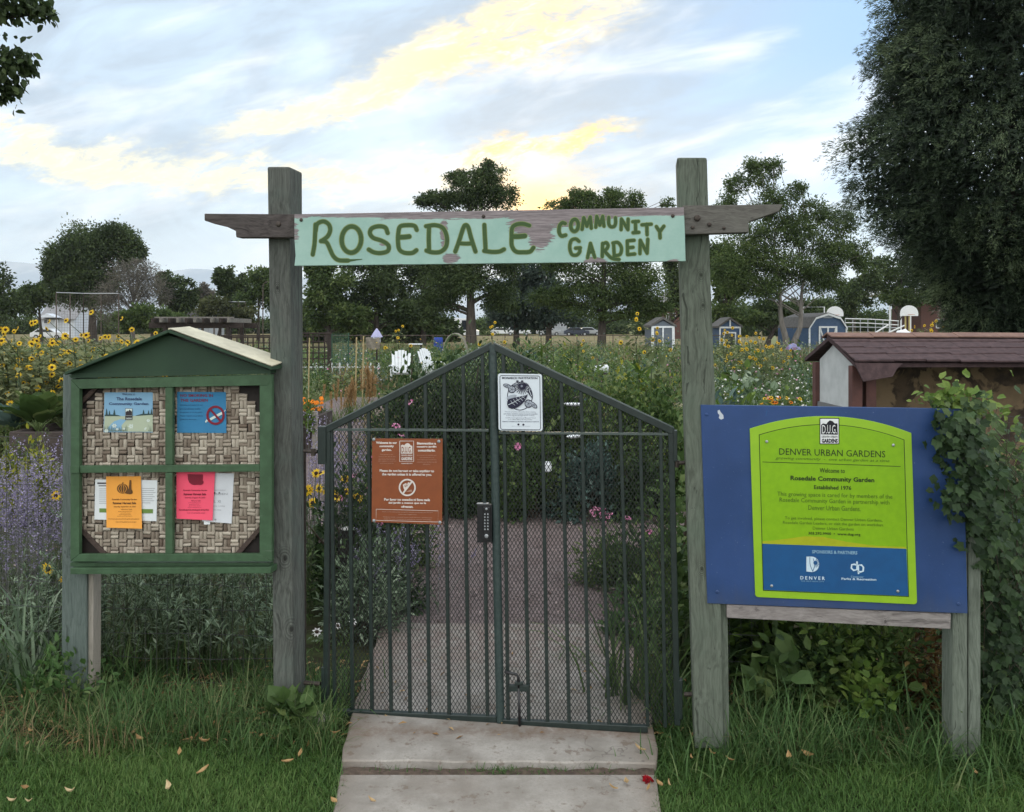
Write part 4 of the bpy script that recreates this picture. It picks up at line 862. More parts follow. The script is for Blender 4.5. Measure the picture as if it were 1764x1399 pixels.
gr = gate('gate_leaf', 'right gate leaf of dark green iron with mesh infill and a drop bolt', [(848, 592), (1160, 742), (1170, 1250), (862, 1243)],
          (1156, 742, 1167, 1248), (848.5, 593, 862, 1243, .0165), (850, 597, 1160, 743), (856, 1243, 1116, 1255), (860, 745.5, 1152, 748),
          [(x0, topR(x0) + 6, x1, min(1243 + (x1 - 856) * .046 - 4, 1254)) for k, (x0, x1) in enumerate(tr_)], [(852, 600), (1158, 744), (1166, 1246), (1114, 1252), (862, 1240)])
# keypad lock on the left leaf, drop bolt on the right, hinges on both
lk = Acc(); lk.rect(PG, 821.5, 869, 847, 935, .022, .004, .003); lk = lk.build('keypad_lock', M_plate, gl)
a = Acc(); a.rect(PG, 832, 873, 844, 931, .030, .0222, .004); a.build('keypad', M_plate, lk)
a = Acc()
for q in range(6):
    for x in (835.2, 840.4): disc_head(a, PG, x, 886 + q * 5.2, .0034, .030, .002, n=8)
disc_head(a, PG, 838, 877, .005, .030, .003); disc_head(a, PG, 838, 923.5, .008, .030, .004); a.build('button', M_steel, lk)
a = Acc(); a.rect(PG, 821, 867.6, 841, 868.6, .023, .0, .0004); a.build('rain_lip', M_steel, lk)
db = Acc(); db.tube([PG(869, 1157, .022), PG(880, 1160, .024), PG(890, 1162, .024), PG(893, 1167, .022), PG(893.5, 1185, .020)], .006, 8); db.tube([PG(893.5, 1184, .020), PG(895.5, 1259, .020)], .0055, 8); db = db.build('drop_bolt', M_plate, gr, smooth=True)
a = Acc(); a.rect(PG, 876, 1181, 911, 1192, .024, .0075, .003); a.rect(PG, 886, 1176, 901, 1180.8, .028, .012, .002); a.build('bolt_guide', M_iron, db)
for root, sgn, pts in ((gl, -1, ((547, 735, 561, 800), (523, 777))), (gr, 1, ((1160, 742, 1167, 795), (1180, 797)))):
    a = Acc(); a.rect(PG, *pts[0], .018, -.018, .003); a.build('hinge_plate', M_iron, root)
    hx, hy = pts[1]; a = Acc(); a.tube([PG(hx, hy, .0), PG(pts[0][0] if sgn < 0 else pts[0][2], hy + 1, .0)], .008, 8); a.tube([PG((hx * .3 + pts[0][0] * .7), hy - 4, 0), PG((hx * .3 + pts[0][0] * .7), hy + 8, 0)], .010, 8); a.build('hinge', M_bolt, root)
a = Acc(); a.rect(PG, 553, 1150, 559, 1232, .014, -.014, .003); a.build('hinge_plate', M_iron, gl)
a = Acc(); a.rect(PG, 1169, 1172, 1176, 1240, .014, -.014, .003); a.build('hinge_plate', M_iron, gr)
a = Acc(); a.tube([PG(524, 1176, 0), PG(552, 1178, 0)], .009, 8); a.build('hinge', M_bolt, gl)
a = Acc(); a.tube([PG(1178, 1196, 0), PG(1192, 1196, 0)], .009, 8); a.build('hinge', M_bolt, gr)
# ------------------------------------------------------------------ foliage materials
ML = {}
def LM(k, *a, **kw): ML[k] = leafmat(k, *a, **kw)
LM('lawn_grass', (0.036, 0.082, 0.018), (0.072, 0.152, 0.032), (0.150, 0.225, 0.065), .3)
LM('long_grass', (0.036, 0.082, 0.024), (0.078, 0.152, 0.044), (0.18, 0.215, 0.09), .3)
LM('dry_grass', (0.10, 0.075, 0.035), (0.20, 0.15, 0.075), (0.30, 0.24, 0.13), .25)
LM('silver_leaf', (0.078, 0.122, 0.072), (0.175, 0.240, 0.150), (0.34, 0.41, 0.30), .2)
LM('dark_leaf', (0.018, 0.038, 0.015), (0.044, 0.082, 0.028), (0.105, 0.150, 0.055), .25)
LM('mid_leaf', (0.036, 0.070, 0.020), (0.082, 0.140, 0.040), (0.18, 0.225, 0.078), .3)
LM('light_leaf', (0.060, 0.105, 0.020), (0.115, 0.190, 0.038), (0.22, 0.29, 0.07), .35)
LM('yellow_leaf', (0.10, 0.13, 0.02), (0.26, 0.27, 0.03), (0.45, 0.42, 0.06), .3)
LM('blue_leaf', (0.036, 0.072, 0.066), (0.085, 0.145, 0.125), (0.18, 0.25, 0.22), .2)
LM('rust_leaf', (0.06, 0.03, 0.012), (0.13, 0.07, 0.025), (0.24, 0.17, 0.06), .3)
LM('sage_flower', (0.17, 0.14, 0.24), (0.30, 0.26, 0.40), (0.46, 0.42, 0.56), .2)
LM('yellow_petal', (0.60, 0.34, 0.015), (0.80, 0.54, 0.03), (0.90, 0.70, 0.10), .25)
LM('orange_petal', (0.55, 0.12, 0.005), (0.80, 0.22, 0.01), (0.90, 0.36, 0.03), .25)
LM('white_petal', (0.62, 0.58, 0.60), (0.78, 0.76, 0.76), (0.88, 0.87, 0.84), .2)
LM('pink_petal', (0.38, 0.08, 0.20), (0.62, 0.22, 0.40), (0.80, 0.50, 0.62), .25)
LM('tan_plume', (0.22, 0.13, 0.055), (0.38, 0.24, 0.11), (0.52, 0.37, 0.20), .25)
LM('garden_pale', (0.10, 0.13, 0.055), (0.20, 0.24, 0.115), (0.34, 0.37, 0.21), .35)
LM('fallen', (0.20, 0.11, 0.045), (0.40, 0.26, 0.12), (0.62, 0.52, 0.33), .15)
M_stem = plain('green_stem', (0.060, 0.085, 0.035), (0.04, 0.055, 0.025), 20, .7)
M_twig = plain('brown_twig', (0.085, 0.065, 0.048), (0.05, 0.038, 0.03), 20, .8)
M_eye = plain('dark_flower_eye', (0.022, 0.012, 0.008), (0.05, 0.022, 0.01), 60, .8)
UP = np.array([0, 0, 1.0])
def in_walk(x, y, pad=0.0): l, r = path_edge(y); return (x > l - pad) & (x < r + pad) & (y < 5.55)

# ------------------------------------------------------------------ lawn and rough grass (masses nobody could count)
R = np.random.RandomState(11)
def grass(name, n, xr, yr, hgt, wid, mat_, lean, tint, keep=None, tmax=None):
    x = R.uniform(*xr, n); y = R.uniform(*yr, n); k = ~in_walk(x, y, -0.012)
    if keep is not None: k &= keep(x, y)
    x, y = x[k], y[k]; n = len(x); B = up_basis(R, n, lean)
    pat = np.sin(x * 3.1 + np.sin(y * 4.0) * 1.4) * np.sin(y * 5.3 + x * 1.7)
    h = R.uniform(*hgt, n) * (1 + pat * .18); w = R.uniform(*wid, n)
    a = Acc(); a.scatter(BLADE, np.stack([x, y, np.full(n, -.012)], 1), B, np.stack([w, h, h], 1), 0, np.clip(tint + R.normal(0, .20, n) + pat * .16, 0, 1))
    return props(a.build(name, ML[mat_]), kind='stuff')
edge = lambda x: 3.16 + .05 * np.sin(x * 4.2) + .04 * np.sin(x * 9.1 + 1) - .10 * np.clip((x - .6) / 1.2, 0, 1.4)
grass('lawn_grass', 230000, (-3.0, 3.0), (2.35, 3.55), (.018, .042), (.0020, .0036), 'lawn_grass', .75, .50, lambda x, y: R.uniform(size=len(x)) < np.clip((edge(x) + .22 - y) / .3, 0.0, 1))
grass('rough_grass', 30000, (-3.2, 3.2), (3.08, 4.0), (.05, .15), (.0025, .0055), 'long_grass', .75, .42, lambda x, y: (y > edge(x) + R.normal(0, .05, len(x))) & ~in_walk(x, y, .03) & ((np.sin(x * 7 + np.sin(y * 6) * 2) * np.sin(y * 9 + x * 3) > -.35)))
grass('dry_grass', 5200, (-3.0, 3.0), (3.15, 3.85), (.04, .16), (.002, .004), 'dry_grass', .9, .45, lambda x, y: (y > edge(x)) & ~in_walk(x, y, .02) & (np.sin(x * 4.0 + 2) + np.sin(x * 9) * .5 > -.3))
grass('edge_grass', 5200, (-.85, .76), (2.4, 3.5), (.03, .085), (.002, .004), 'long_grass', .9, .5, lambda x, y: in_walk(x, y, .075) & ~in_walk(x, y, -.035))
x = np.concatenate([R.normal(.0, .10, 260), R.uniform(-.55, .50, 300)]); y = R.normal(3.042, .012, len(x)); n = len(x)
a = Acc(); h = R.uniform(.012, .04, n); a.scatter(BLADE, np.stack([x, y, np.full(n, -.005)], 1), up_basis(R, n, .7), np.stack([h * .10, h, h], 1), 0, R.uniform(.2, .7, n)); props(a.build('joint_grass', ML['long_grass']), kind='stuff')
grass('weed_grass', 9000, (.62, 3.0), (2.98, 3.5), (.09, .24), (.003, .0062), 'long_grass', .7, .45, lambda x, y: (y > 3.10 + .05 * np.sin(x * 5) - .10 * (x > 1.45)) & (np.sin(x * 8 + np.sin(y * 7) * 2) + np.sin(x * 3.1 + y * 5) * .6 > -.2) & ~in_walk(x, y, .03))
grass('weed_grass', 5200, (-3.0, -.70), (3.22, 3.62), (.08, .20), (.003, .0055), 'long_grass', .7, .45, lambda x, y: (np.sin(x * 7 + 1 + np.sin(y * 7) * 2) + np.sin(x * 2.7 + y * 5) * .6 > .0))
grass('clover_patch', 2600, (-3.0, 3.0), (2.45, 3.2), (.012, .022), (.008, .014), 'lawn_grass', 1.2, .75, lambda x, y: (np.sin(x * 5.3 + 2) * np.sin(y * 7 + x) > .35) & ~in_walk(x, y, .02))
# dead leaf and bark litter along the fence foot, on the walk and mulch
n = 2600; x = R.uniform(-3, 3, n); y = R.uniform(3.25, 4.1, n); k = ~in_walk(x, y, -.02); k2 = R.uniform(size=n) < .10; sel = k | k2; x, y = x[sel], y[sel]; n = len(x)
a = Acc(); L_ = R.uniform(.012, .05, n); zz = np.where(in_walk(x, y), .036, .006); a.scatter(LEAF, np.stack([x, y, zz + R.uniform(0, .02, n) * ~in_walk(x, y)], 1), basis(np.stack([R.normal(size=n), R.normal(size=n), R.normal(0, .2, n)], 1), rdir(R, n) * .4 + UP), np.stack([L_ * .3, L_, L_], 1), 0, R.uniform(0, .6, n)); props(a.build('leaf_litter', ML['fallen']), kind='stuff')
n = 5200; x = R.uniform(-3.4, 3.4, n); y = R.uniform(4.5, 9.0, n); sel = ((y > 5.6) | (np.abs(x) < .8)); x, y = x[sel], y[sel]; n = len(x)
a = Acc(); L_ = R.uniform(.015, .06, n); a.scatter(LEAF, np.stack([x, y, .036 + R.uniform(0, .012, n)], 1), basis(np.stack([R.normal(size=n), R.normal(size=n), R.normal(0, .15, n)], 1), rdir(R, n) * .35 + UP), np.stack([L_ * .35, L_, L_], 1), 0, R.uniform(0, 1, n))
m, p = newmat('bark_chip'); at_ = NT.nodes.new('ShaderNodeAttribute'); at_.attribute_name = 'tint'; put(p.inputs['Base Color'], mix(S(at_.outputs['Fac']), (0.075, 0.055, 0.052), (0.31, 0.245, 0.235))); p.inputs['Roughness'].default_value = .9; M_chip = m
props(a.build('mulch_chips', M_chip), kind='stuff')

# fallen leaves one could pick up
lf = [(232, 1268, .6), (195, 1265, .3), (52, 1266, .5), (310, 1303, .5), (300, 1268, .3), (352, 1285, .5), (212, 1253, .8), (45, 1363, .55), (20, 1388, .75), (48, 1388, .7), (120, 1372, .5), (293, 1364, .5), (495, 1320, .5), (518, 1306, .4), (352, 1335, .4), (576, 1388, .9), (577, 1270, .4), (240, 1281, .6), (1225, 1304, .5), (1257, 1316, .4), (1392, 1307, .5), (1360, 1312, .3), (1682, 1339, .5), (1190, 1312, .7), (1240, 1280, .5), (1137, 1360, .9), (1117, 1362, .7), (1055, 1363, .5), (1100, 1305, .6), (1080, 1355, .4), (640, 1385, .3), (1150, 1356, .5)]
Rl = np.random.RandomState(5)
for k_, (px, py, t) in enumerate(lf):
    if k_ % 4 == 0 or k_ < 4:
        a = Acc(); n_ = 7; V = []; ln = .034; ww = [.04, .5, .85, 1, .8, .45, .05]
        for i in range(n_):
            s_k = i / (n_ - 1) - .5; b_ = .006 * (4 * s_k * s_k) * (1 + .5 * (k_ % 3)); w_ = .0062 * ww[i]
            V += [(s_k * ln, -w_, .006 + b_ + w_ * .5), (s_k * ln, 0, .003 + b_), (s_k * ln, w_, .006 + b_ + w_ * .4)]
        a.add(V, [np.array([[i * 3 + j, i * 3 + j + 3, i * 3 + j + 4, i * 3 + j + 1] for i in range(n_ - 1) for j in range(2)])], 0, t)
        src = a.build('fallen_leaf', ML['fallen']); o = src
    else: o = src.copy(); COL.objects.link(o)
    Yg = H * F / (py - HY); wk = in_walk(xg(px, Yg), Yg)
    q = at(px, py, Yg * (1 - (.012 if wk else .025) / H)); o.location = (q[0], q[1], .020 if (wk and Yg < 3.04) else .040 if wk else .036); o.rotation_euler = (Rl.normal(0, .25), Rl.normal(0, .2), Rl.uniform(0, 6.28)); s_k = Rl.uniform(.75, 1.4); o.scale = (s_k, s_k * Rl.uniform(.8, 1.3), s_k)
    props(o, 'dry yellowed willow leaf lying curled on the lawn or walk', 'leaf', 'fallen leaves in front of the gate')
rt = thing('fallen_blossom', 'crushed red blossom on the right end of the walk joint', 'flower', tuple(at(1113, 1352, 2.965)[:2]) + (.014,)); a = Acc(); n = 26; a.scatter(LEAF, np.array(rt.location) + R.normal(0, .008, (n, 3)) * [1, 1, .4] + [0, 0, .008], basis(rdir(R, n), rdir(R, n)), np.full(n, .016), 0, R.uniform(0, .5, n)); LM('red_petal', (0.22, 0.004, 0.012), (0.40, 0.012, 0.02), (0.55, 0.04, 0.05), .2); a.build('petals', ML['red_petal'], rt)
# rock at the foot of the left post
b = bmesh.new(); bmesh.ops.create_icosphere(b, subdivisions=4, radius=1)
for v_ in b.verts: q = v_.co.normalized(); v_.co = Vector((q.x * .052, q.y * .045, q.z * .040)) * (1 + .10 * math.sin(q.x * 4 + 1) * math.cos(q.y * 5) + .05 * math.sin(q.z * 9 + q.x * 7))
a = Acc(); a.bm(b); o = a.build('rock', plain('pale_rock', (0.34, 0.31, 0.27), (0.20, 0.18, 0.16), 30, .9, bmp=.004), smooth=True); o.location = tuple(at(546, 1252, 3.40)[:2]) + (.022,); props(o, 'small rounded pale rock beside the foot of the left post', 'rock')

# ------------------------------------------------------------------ plant builders
def heads(a, pos, nrm, r, petals, mat, eye_mat, tint=.5, eye=.38, width=.42, droop=.1, Rr=R):
    for p_, n_ in zip(np.asarray(pos), np.asarray(nrm)):
        n_ = n_ / np.linalg.norm(n_); e1 = np.cross(n_, [.3, .5, .81]); e1 /= np.linalg.norm(e1); e2 = np.cross(n_, e1)
        th = np.arange(petals) / petals * 2 * math.pi + Rr.uniform(0, 1); d = np.cos(th)[:, None] * e1 + np.sin(th)[:, None] * e2 - n_ * droop + Rr.normal(0, .07, (petals, 3))
        a.scatter(LEAF, p_ + d * r * eye * .55, basis(d, np.broadcast_to(n_, d.shape)), np.stack([np.full(petals, r * width), np.full(petals, r * (1 - eye * .5)), np.full(petals, r)], 1), mat, np.clip(tint + Rr.normal(0, .18, petals), 0, 1))
        if eye_mat is not None:
            q = np.arange(8) / 8 * 2 * math.pi; c_ = np.cos(q)[:, None] * e1 + np.sin(q)[:, None] * e2
            a.add(np.vstack([p_ + c_ * r * eye, p_ + c_ * r * eye * .7 + n_ * r * .18, [p_ + n_ * r * .24]]), [np.array([[i, (i + 1) % 8, 8 + (i + 1) % 8, 8 + i] for i in range(8)]), np.array([[8 + i, 8 + (i + 1) % 8, 16] for i in range(8)])], eye_mat, .3)
def dome(Rr, n, c, rx, ry, h, shell=.5, clumps=14, sig=.16):
    cc = rdir(Rr, clumps); cc[:, 2] = np.abs(cc[:, 2]); cc *= Rr.uniform(shell, 1.0, clumps)[:, None] ** .6
    i = Rr.randint(0, clumps, n); q = cc[i] * .86 + Rr.normal(0, sig, (n, 3)); q[:, 2] = np.abs(q[:, 2])
    return c + q * [rx, ry, h], q, (np.arange(clumps) % 5 / 5.0)[i]
def bush(root, c, rx, ry, h, n, L, W, mat, Rr=R, T=LEAF2, stems=9, clumps=16, sig=.17, tint=.42, var=.2, extra=None, shell=.45, stem_mat=None):
    P_, q, ct = dome(Rr, n, np.array(c), rx, ry, h, shell, clumps, sig); d = q + rdir(Rr, n) * .8 + UP * .15
    l = Rr.uniform(.6, 1.25, n) * L
    a = Acc(); a.scatter(T, P_, basis(d, rdir(Rr, n) * .7 + UP), np.stack([l * W, l, l], 1), 0, np.clip(tint + (ct - .4) * var * 1.6 + Rr.normal(0, .16, n), 0, 1))
    mats = [ML[mat]] if isinstance(mat, str) else [mat]
    if extra: mats += extra(a, P_, q)
    o = a.build('foliage', mats, root)
    s_a = Acc()
    for k_ in range(stems):
        t = P_[Rr.randint(n)]; b_ = np.array(c) + [Rr.normal(0, rx * .12), Rr.normal(0, ry * .12), -.02]; mid = b_ * .45 + t * .55 + [0, 0, h * .12]; s_a.tube([b_, (b_ + mid) / 2 + [0, 0, .02], mid, t], np.array([.010, .008, .006, .003]) * (h / .9 + .2), 5)
    s_a.build('stems', stem_mat or M_twig, root); return o
def wands(root, c, rx, ry, h, nst, per, L, W, mat, Rr=R, lean=.35, tint=.5, name='foliage', stem_mat=None, T=LEAF, start=.15):
    a, s_a = Acc(), Acc()
    for k_ in range(nst):
        b_ = np.array(c) + [Rr.normal(0, rx * .4), Rr.normal(0, ry * .4), -.02]; ang = Rr.uniform(0, 6.28); l_ = abs(Rr.normal(0, lean)); hh = h * Rr.uniform(.6, 1.08)
        t = np.linspace(0, 1, 9); out = np.array([math.cos(ang), math.sin(ang), 0]); path = b_ + out * (np.sin(t * l_) * hh * (.3 + .9 * t))[:, None] + UP * (t * hh * math.cos(l_ * .8))[:, None]
        s_a.tube(path, np.linspace(.0035, .0012, 9) * (h / .7), 4, cap=False)
        m_ = per; tt = Rr.uniform(start, 1.0, m_) ** .8; pos = np.stack([np.interp(tt, t, path[:, i]) for i in range(3)], 1); dd = rdir(Rr, m_); dd[:, 2] = np.abs(dd[:, 2]) * .7 + .25; l = L * Rr.uniform(.6, 1.2, m_) * (1.15 - .5 * tt)
        a.scatter(T, pos, basis(dd, rdir(Rr, m_) * .5 + UP), np.stack([l * W, l, l], 1), 0, np.clip(tint + Rr.normal(0, .16, m_) + (k_ % 4 - 1.5) * .07, 0, 1))
    a.build(name, ML[mat], root); s_a.build('stems', stem_mat or M_stem, root)
def spikes(root, c, rx, ry, h, nst, mat='sage_flower', Rr=R, lean=.4, fl=.011, name='flower_spikes'):
    a, s_a = Acc(), Acc()
    for k_ in range(nst):
        b_ = np.array(c) + [Rr.normal(0, rx * .42), Rr.normal(0, ry * .42), h * Rr.uniform(.0, .25)]; ang = Rr.uniform(0, 6.28); l_ = abs(Rr.normal(0, lean)); hh = h * Rr.uniform(.65, 1.05); t = np.linspace(0, 1, 7)
        out = np.array([math.cos(ang), math.sin(ang), 0]); path = b_ + out * (np.sin(t * l_) * hh)[:, None] + UP * (t * hh * math.cos(l_))[:, None]; s_a.tube(path, np.linspace(.0022, .001, 7), 3, cap=False)
        for br in range(3):
            m_ = 24; tt = Rr.uniform(.45, 1, m_); pos = np.stack([np.interp(tt, t, path[:, i]) for i in range(3)], 1) + Rr.normal(0, .006, (m_, 3))
            if br: o_ = rdir(Rr, 1)[0]; o_[2] = abs(o_[2]); sidel = Rr.uniform(0, hh * .22, m_); pos = path[3 + br] + (o_ * .7 + UP * .5) * sidel[:, None] + Rr.normal(0, .004, (m_, 3))
            a.scatter(LEAF, pos, basis(rdir(Rr, m_), rdir(Rr, m_)), np.full(m_, 1)[:, None] * [fl * .7, fl, fl], 0, np.clip(.45 + Rr.normal(0, .22, m_), 0, 1))
    a.build(name, ML[mat], root); s_a.build('stalks', plain('grey_stalk', (0.20, 0.20, 0.19), (0.13, 0.14, 0.12), 20, .8), root)
def gp(px, Y): return (xg(px, Y), Y, gz(Y))
def straps(root, c, r, n, h, w, mat, Rr=R, lean=.4, tint=.45, name='blades', kink=1.0):
    b_ = np.array(c) + np.stack([Rr.normal(0, r, n), Rr.normal(0, r, n), np.full(n, -.02)], 1); hh = h * Rr.uniform(.55, 1.1, n)
    a = Acc(); a.scatter(BLADE, b_, up_basis(Rr, n, lean), np.stack([w * Rr.uniform(.7, 1.2, n), hh, hh * kink], 1), 0, np.clip(tint + Rr.normal(0, .2, n), 0, 1)); return a.build(name, ML[mat], root)

# ------------------------------------------------------------------ plants between the posts and the wire fence, and just behind it
Rn = np.random.RandomState(21)
for k_, (px, Y, h, lb) in enumerate(((185, 3.95, .62, 'silvery mugwort clump rising behind the kiosk post'), (250, 4.05, .72, 'silvery mugwort clump under the left half of the noticeboard'), (315, 3.95, .60, 'silvery mugwort clump under the noticeboard mullion'), (375, 4.08, .74, 'tall silvery mugwort clump under the right half of the noticeboard'), (438, 3.98, .58, 'silvery mugwort clump against the left arch post'), (60, 4.05, .52, 'silvery mugwort clump left of the kiosk post'), (280, 4.35, .85, 'dense silvery mugwort clump behind the wire fence below the noticeboard'))):
    t = thing('mugwort_plant', lb, 'plant', gp(px, Y), 0, 'silvery plants below the noticeboard'); wands(t, gp(px, Y), .22, .16, h, 26, 46, .060, .20, 'silver_leaf', Rn, .36, .42)
    g_ = straps(t, gp(px, Y), .12, 34, .30, .006, 'long_grass', Rn, .8, .35)
for k_, (px, Y, h, ns, lb) in enumerate(((30, 4.5, .80, 70, 'purple Russian sage at the left edge behind the wire fence'), (100, 4.7, .86, 70, 'purple Russian sage beside the kiosk post'), (190, 4.9, .75, 46, 'purple Russian sage seen below the noticeboard'), (420, 4.9, .75, 40, 'purple Russian sage near the left arch post'), (545, 5.2, .92, 60, 'purple Russian sage between the arch post and the gate'), (690, 4.75, .44, 26, 'low purple catmint by the walk inside the gate'), (600, 5.7, .85, 34, 'tall purple sage inside the gate behind the shrub'), (-60, 4.6, .8, 40, 'purple Russian sage beyond the left edge'))):
    t = thing('sage_plant', lb, 'plant', gp(px, Y), 0, 'purple flowering sage plants'); spikes(t, gp(px, Y), .34, .22, h, ns, 'sage_flower', Rn); wands(t, gp(px, Y), .26, .2, h * .6, 22, 40, .03, .3, 'silver_leaf', Rn, .3, .35)
# strap-leaved plants
for px, Y, h, n, w, mt, lb, nm in ((30, 3.85, .42, 60, .020, 'silver_leaf', 'iris clump with broad grey-green blades at the lower left', 'iris_clump'), (85, 3.75, .34, 40, .012, 'long_grass', 'arching grass tuft left of the kiosk post', 'grass_tuft'), (205, 3.78, .30, 70, .008, 'long_grass', 'arching dark grass tuft right of the kiosk post', 'grass_tuft'), (1105, 3.62, .50, 46, .016, 'mid_leaf', 'upright iris blades crossing the right end of the gate', 'iris_clump'), (1150, 3.55, .30, 60, .008, 'long_grass', 'grass tuft at the right gate hinge', 'grass_tuft'), (1290, 3.34, .26, 110, .007, 'long_grass', 'bright grass tuft beside the right arch post', 'grass_tuft'), (1400, 3.45, .26, 90, .007, 'long_grass', 'drooping grass tuft under the blue sign', 'grass_tuft'), (1530, 3.42, .26, 80, .008, 'long_grass', 'grass tuft under the right half of the blue sign', 'grass_tuft'), (1700, 3.28, .30, 130, .010, 'long_grass', 'large arching grass tuft in front of the far right post', 'grass_tuft'), (1770, 3.4, .34, 110, .010, 'silver_leaf', 'grey-green strap-leaved tuft at the lower right edge', 'iris_clump'), (575, 3.62, .22, 60, .007, 'long_grass', 'grass tuft under the left gate hinge', 'grass_tuft'), (1212, 3.10, .15, 90, .006, 'long_grass', 'grass tuft growing over the foot of the right arch post', 'grass_tuft'), (1660, 2.98, .17, 120, .007, 'long_grass', 'grass tuft growing over the foot of the far right sign post', 'grass_tuft'), (480, 3.40, .13, 80, .006, 'long_grass', 'grass tuft growing over the foot of the left arch post', 'grass_tuft'), (135, 3.48, .15, 110, .006, 'long_grass', 'grass tuft growing over the foot of the kiosk post', 'grass_tuft')):
    t = thing(nm, lb, 'plant', gp(px, Y)); straps(t, gp(px, Y), .09, n, h, w, mt, Rn, .55 if nm != 'iris_clump' else .28, .42)
# broad-leaved weeds by the posts and under the blue sign
for px, Y, rx, h, n, L_, W_, mt, lb in ((507, 3.38, .07, .13, 34, .075, .85, 'mid_leaf', 'low bindweed with rounded leaves at the foot of the left arch post'),
    (1275, 3.95, .16, .62, 300, .085, .8, 'dark_leaf', 'dark broad-leaved weed beside the right arch post'), (1325, 3.85, .16, .78, 330, .075, .75, 'light_leaf', 'yellow-green vine leaves under the left end of the blue sign'),
    (1390, 3.62, .17, .42, 420, .055, .6, 'mid_leaf', 'dark leafy weed under the middle of the blue sign'), (1455, 3.66, .18, .44, 460, .05, .42, 'light_leaf', 'narrow-leaved weed under the blue sign lettering'),
    (1530, 3.62, .18, .44, 460, .05, .45, 'mid_leaf', 'tangled green weed below the sign rail'), (1590, 3.62, .13, .42, 330, .045, .45, 'rust_leaf', 'rust-tinted weed beside the brown sign post'),
    (1345, 3.5, .12, .30, 70, .10, .8, 'mid_leaf', 'big-leaved dock plant in the grass under the blue sign'), (1495, 3.42, .13, .24, 110, .05, .8, 'light_leaf', 'pale-leaved seedling patch under the blue sign'), (1430, 3.6, .2, .32, 260, .045, .6, 'dark_leaf', 'low dark weed in the middle of the grass under the sign'),
    (1170, 3.9, .10, .95, 200, .055, .7, 'mid_leaf', 'climbing leafy weed in the gap right of the gate'), (120, 3.6, .16, .20, 160, .04, .5, 'long_grass', 'low weed around the kiosk post foot')):
    t = thing('leafy_weed', lb, 'plant', gp(px, Y)); bush(t, gp(px, Y), rx, rx, h, n * 2, L_, W_, mt, Rn, LEAF2, 6, 10, .26, .45, .25, stem_mat=M_stem)
# white and pink small flowers in front
def flower_plant(name, label, px, Y, h, hd, mat_, r=.022, pet=8, group=None, cat='flower', eye=True, sc=.12, n_leaf=60):
    t = thing(name, label, cat, gp(px, Y), 0, group); base = np.array(gp(px, Y)); s_a, a = Acc(), Acc(); pos = []
    for k_ in range(hd):
        tip = base + [Rn.normal(0, sc), Rn.normal(0, sc * .6), h * Rn.uniform(.82, 1.05)] if hd > 1 else base + [0, 0, h]; s_a.tube([base + [Rn.normal(0, .02), 0, -.02], (base + tip) / 2 + [Rn.normal(0, .02), 0, .02], tip], .0022, 4); pos.append(tip)
    pos = np.array(pos); nr = np.array([0, -.75, .5]) + Rn.normal(0, .35, pos.shape)
    P_, q, ct = dome(Rn, n_leaf, base, sc, sc * .7, h * .8, .3, 8, .25); l = Rn.uniform(.02, .05, n_leaf)
    a.scatter(LEAF, P_, basis(q + rdir(Rn, n_leaf), rdir(Rn, n_leaf) + UP), np.stack([l * .3, l, l], 1), 0, Rn.uniform(.2, .7, n_leaf)); a.build('foliage', ML['mid_leaf'], t); s_a.build('stems', M_stem, t)
    for p_, n_ in zip(pos, nr): f_ = Acc(); heads(f_, [p_], [n_], r * Rn.uniform(.85, 1.15), pet, 0, 1 if eye else None, .5, Rr=Rn); f_.build('flower_head', [ML[mat_], M_eye], t)
    return t
flower_plant('cosmos_plant', 'single white cosmos flower between the left arch post and the gate', 546, 3.72, .27, 1, 'white_petal', .022, 8)
flower_plant('cosmos_plant', 'white cosmos flower just inside the left end of the gate', 594, 3.9, .27, 2, 'white_petal', .020, 7, sc=.05)
flower_plant('bindweed_flower', 'small white flower low in the grass below the blue sign', 1277, 3.25, .05, 1, 'white_petal', .014, 5, n_leaf=8)
flower_plant('clover_flower', 'small magenta flower in the grass below the blue sign', 1441, 3.45, .085, 1, 'pink_petal', .013, 12, eye=False, n_leaf=8)
for px, Y, h, hd, lb in ((528, 4.7, .80, 6, 'black-eyed Susans between the left arch post and the gate'), (550, 4.9, .66, 5, 'lower black-eyed Susans beside the gate hinge'), (92, 4.6, .70, 4, 'black-eyed Susans among the sage left of the kiosk'), (103, 4.3, .40, 2, 'orange coneflowers low beside the kiosk post'), (585, 5.0, .70, 3, 'black-eyed Susans just inside the gate')):
    flower_plant('coneflower_plant', lb, px, Y, h, hd, 'yellow_petal', .034, 12, 'yellow coneflowers', sc=.06)

# welded-wire garden fences
M_wire = plain('fence_wire', (0.07, 0.07, 0.075), (0.045, 0.045, 0.05), 60, .6, .3)
def wire_fence(label, x0, x1, Y0, Y1, ht):
    t = thing('wire_fence', label, 'fence', ((x0 + x1) / 2, (Y0 + Y1) / 2, 0)); Yx = lambda x: Y0 + (Y1 - Y0) * (x - x0) / (x1 - x0); a = Acc()
    for x in np.arange(x0, x1 + .01, .05): a.tube([(x, Yx(x), -.02), (x + Rn.normal(0, .003), Yx(x) + .004, ht / 2), (x, Yx(x), ht)], .0009, 4, cap=False)
    for z in np.linspace(.02, ht, 11):
        xs_ = np.linspace(x0, x1, 14); a.tube(np.stack([xs_, Yx(xs_) + Rn.normal(0, .004, 14), z + Rn.normal(0, .004, 14)], 1), .0012, 4, cap=False)
    a.build('wire_mesh', M_wire, t)
    for x in (x0, x1):
        a = Acc(); a.tube([(x, Yx(x) + .02, -.05), (x, Yx(x) + .02, ht + .05)], .011, 6); a.build('stake', M_bolt, t)
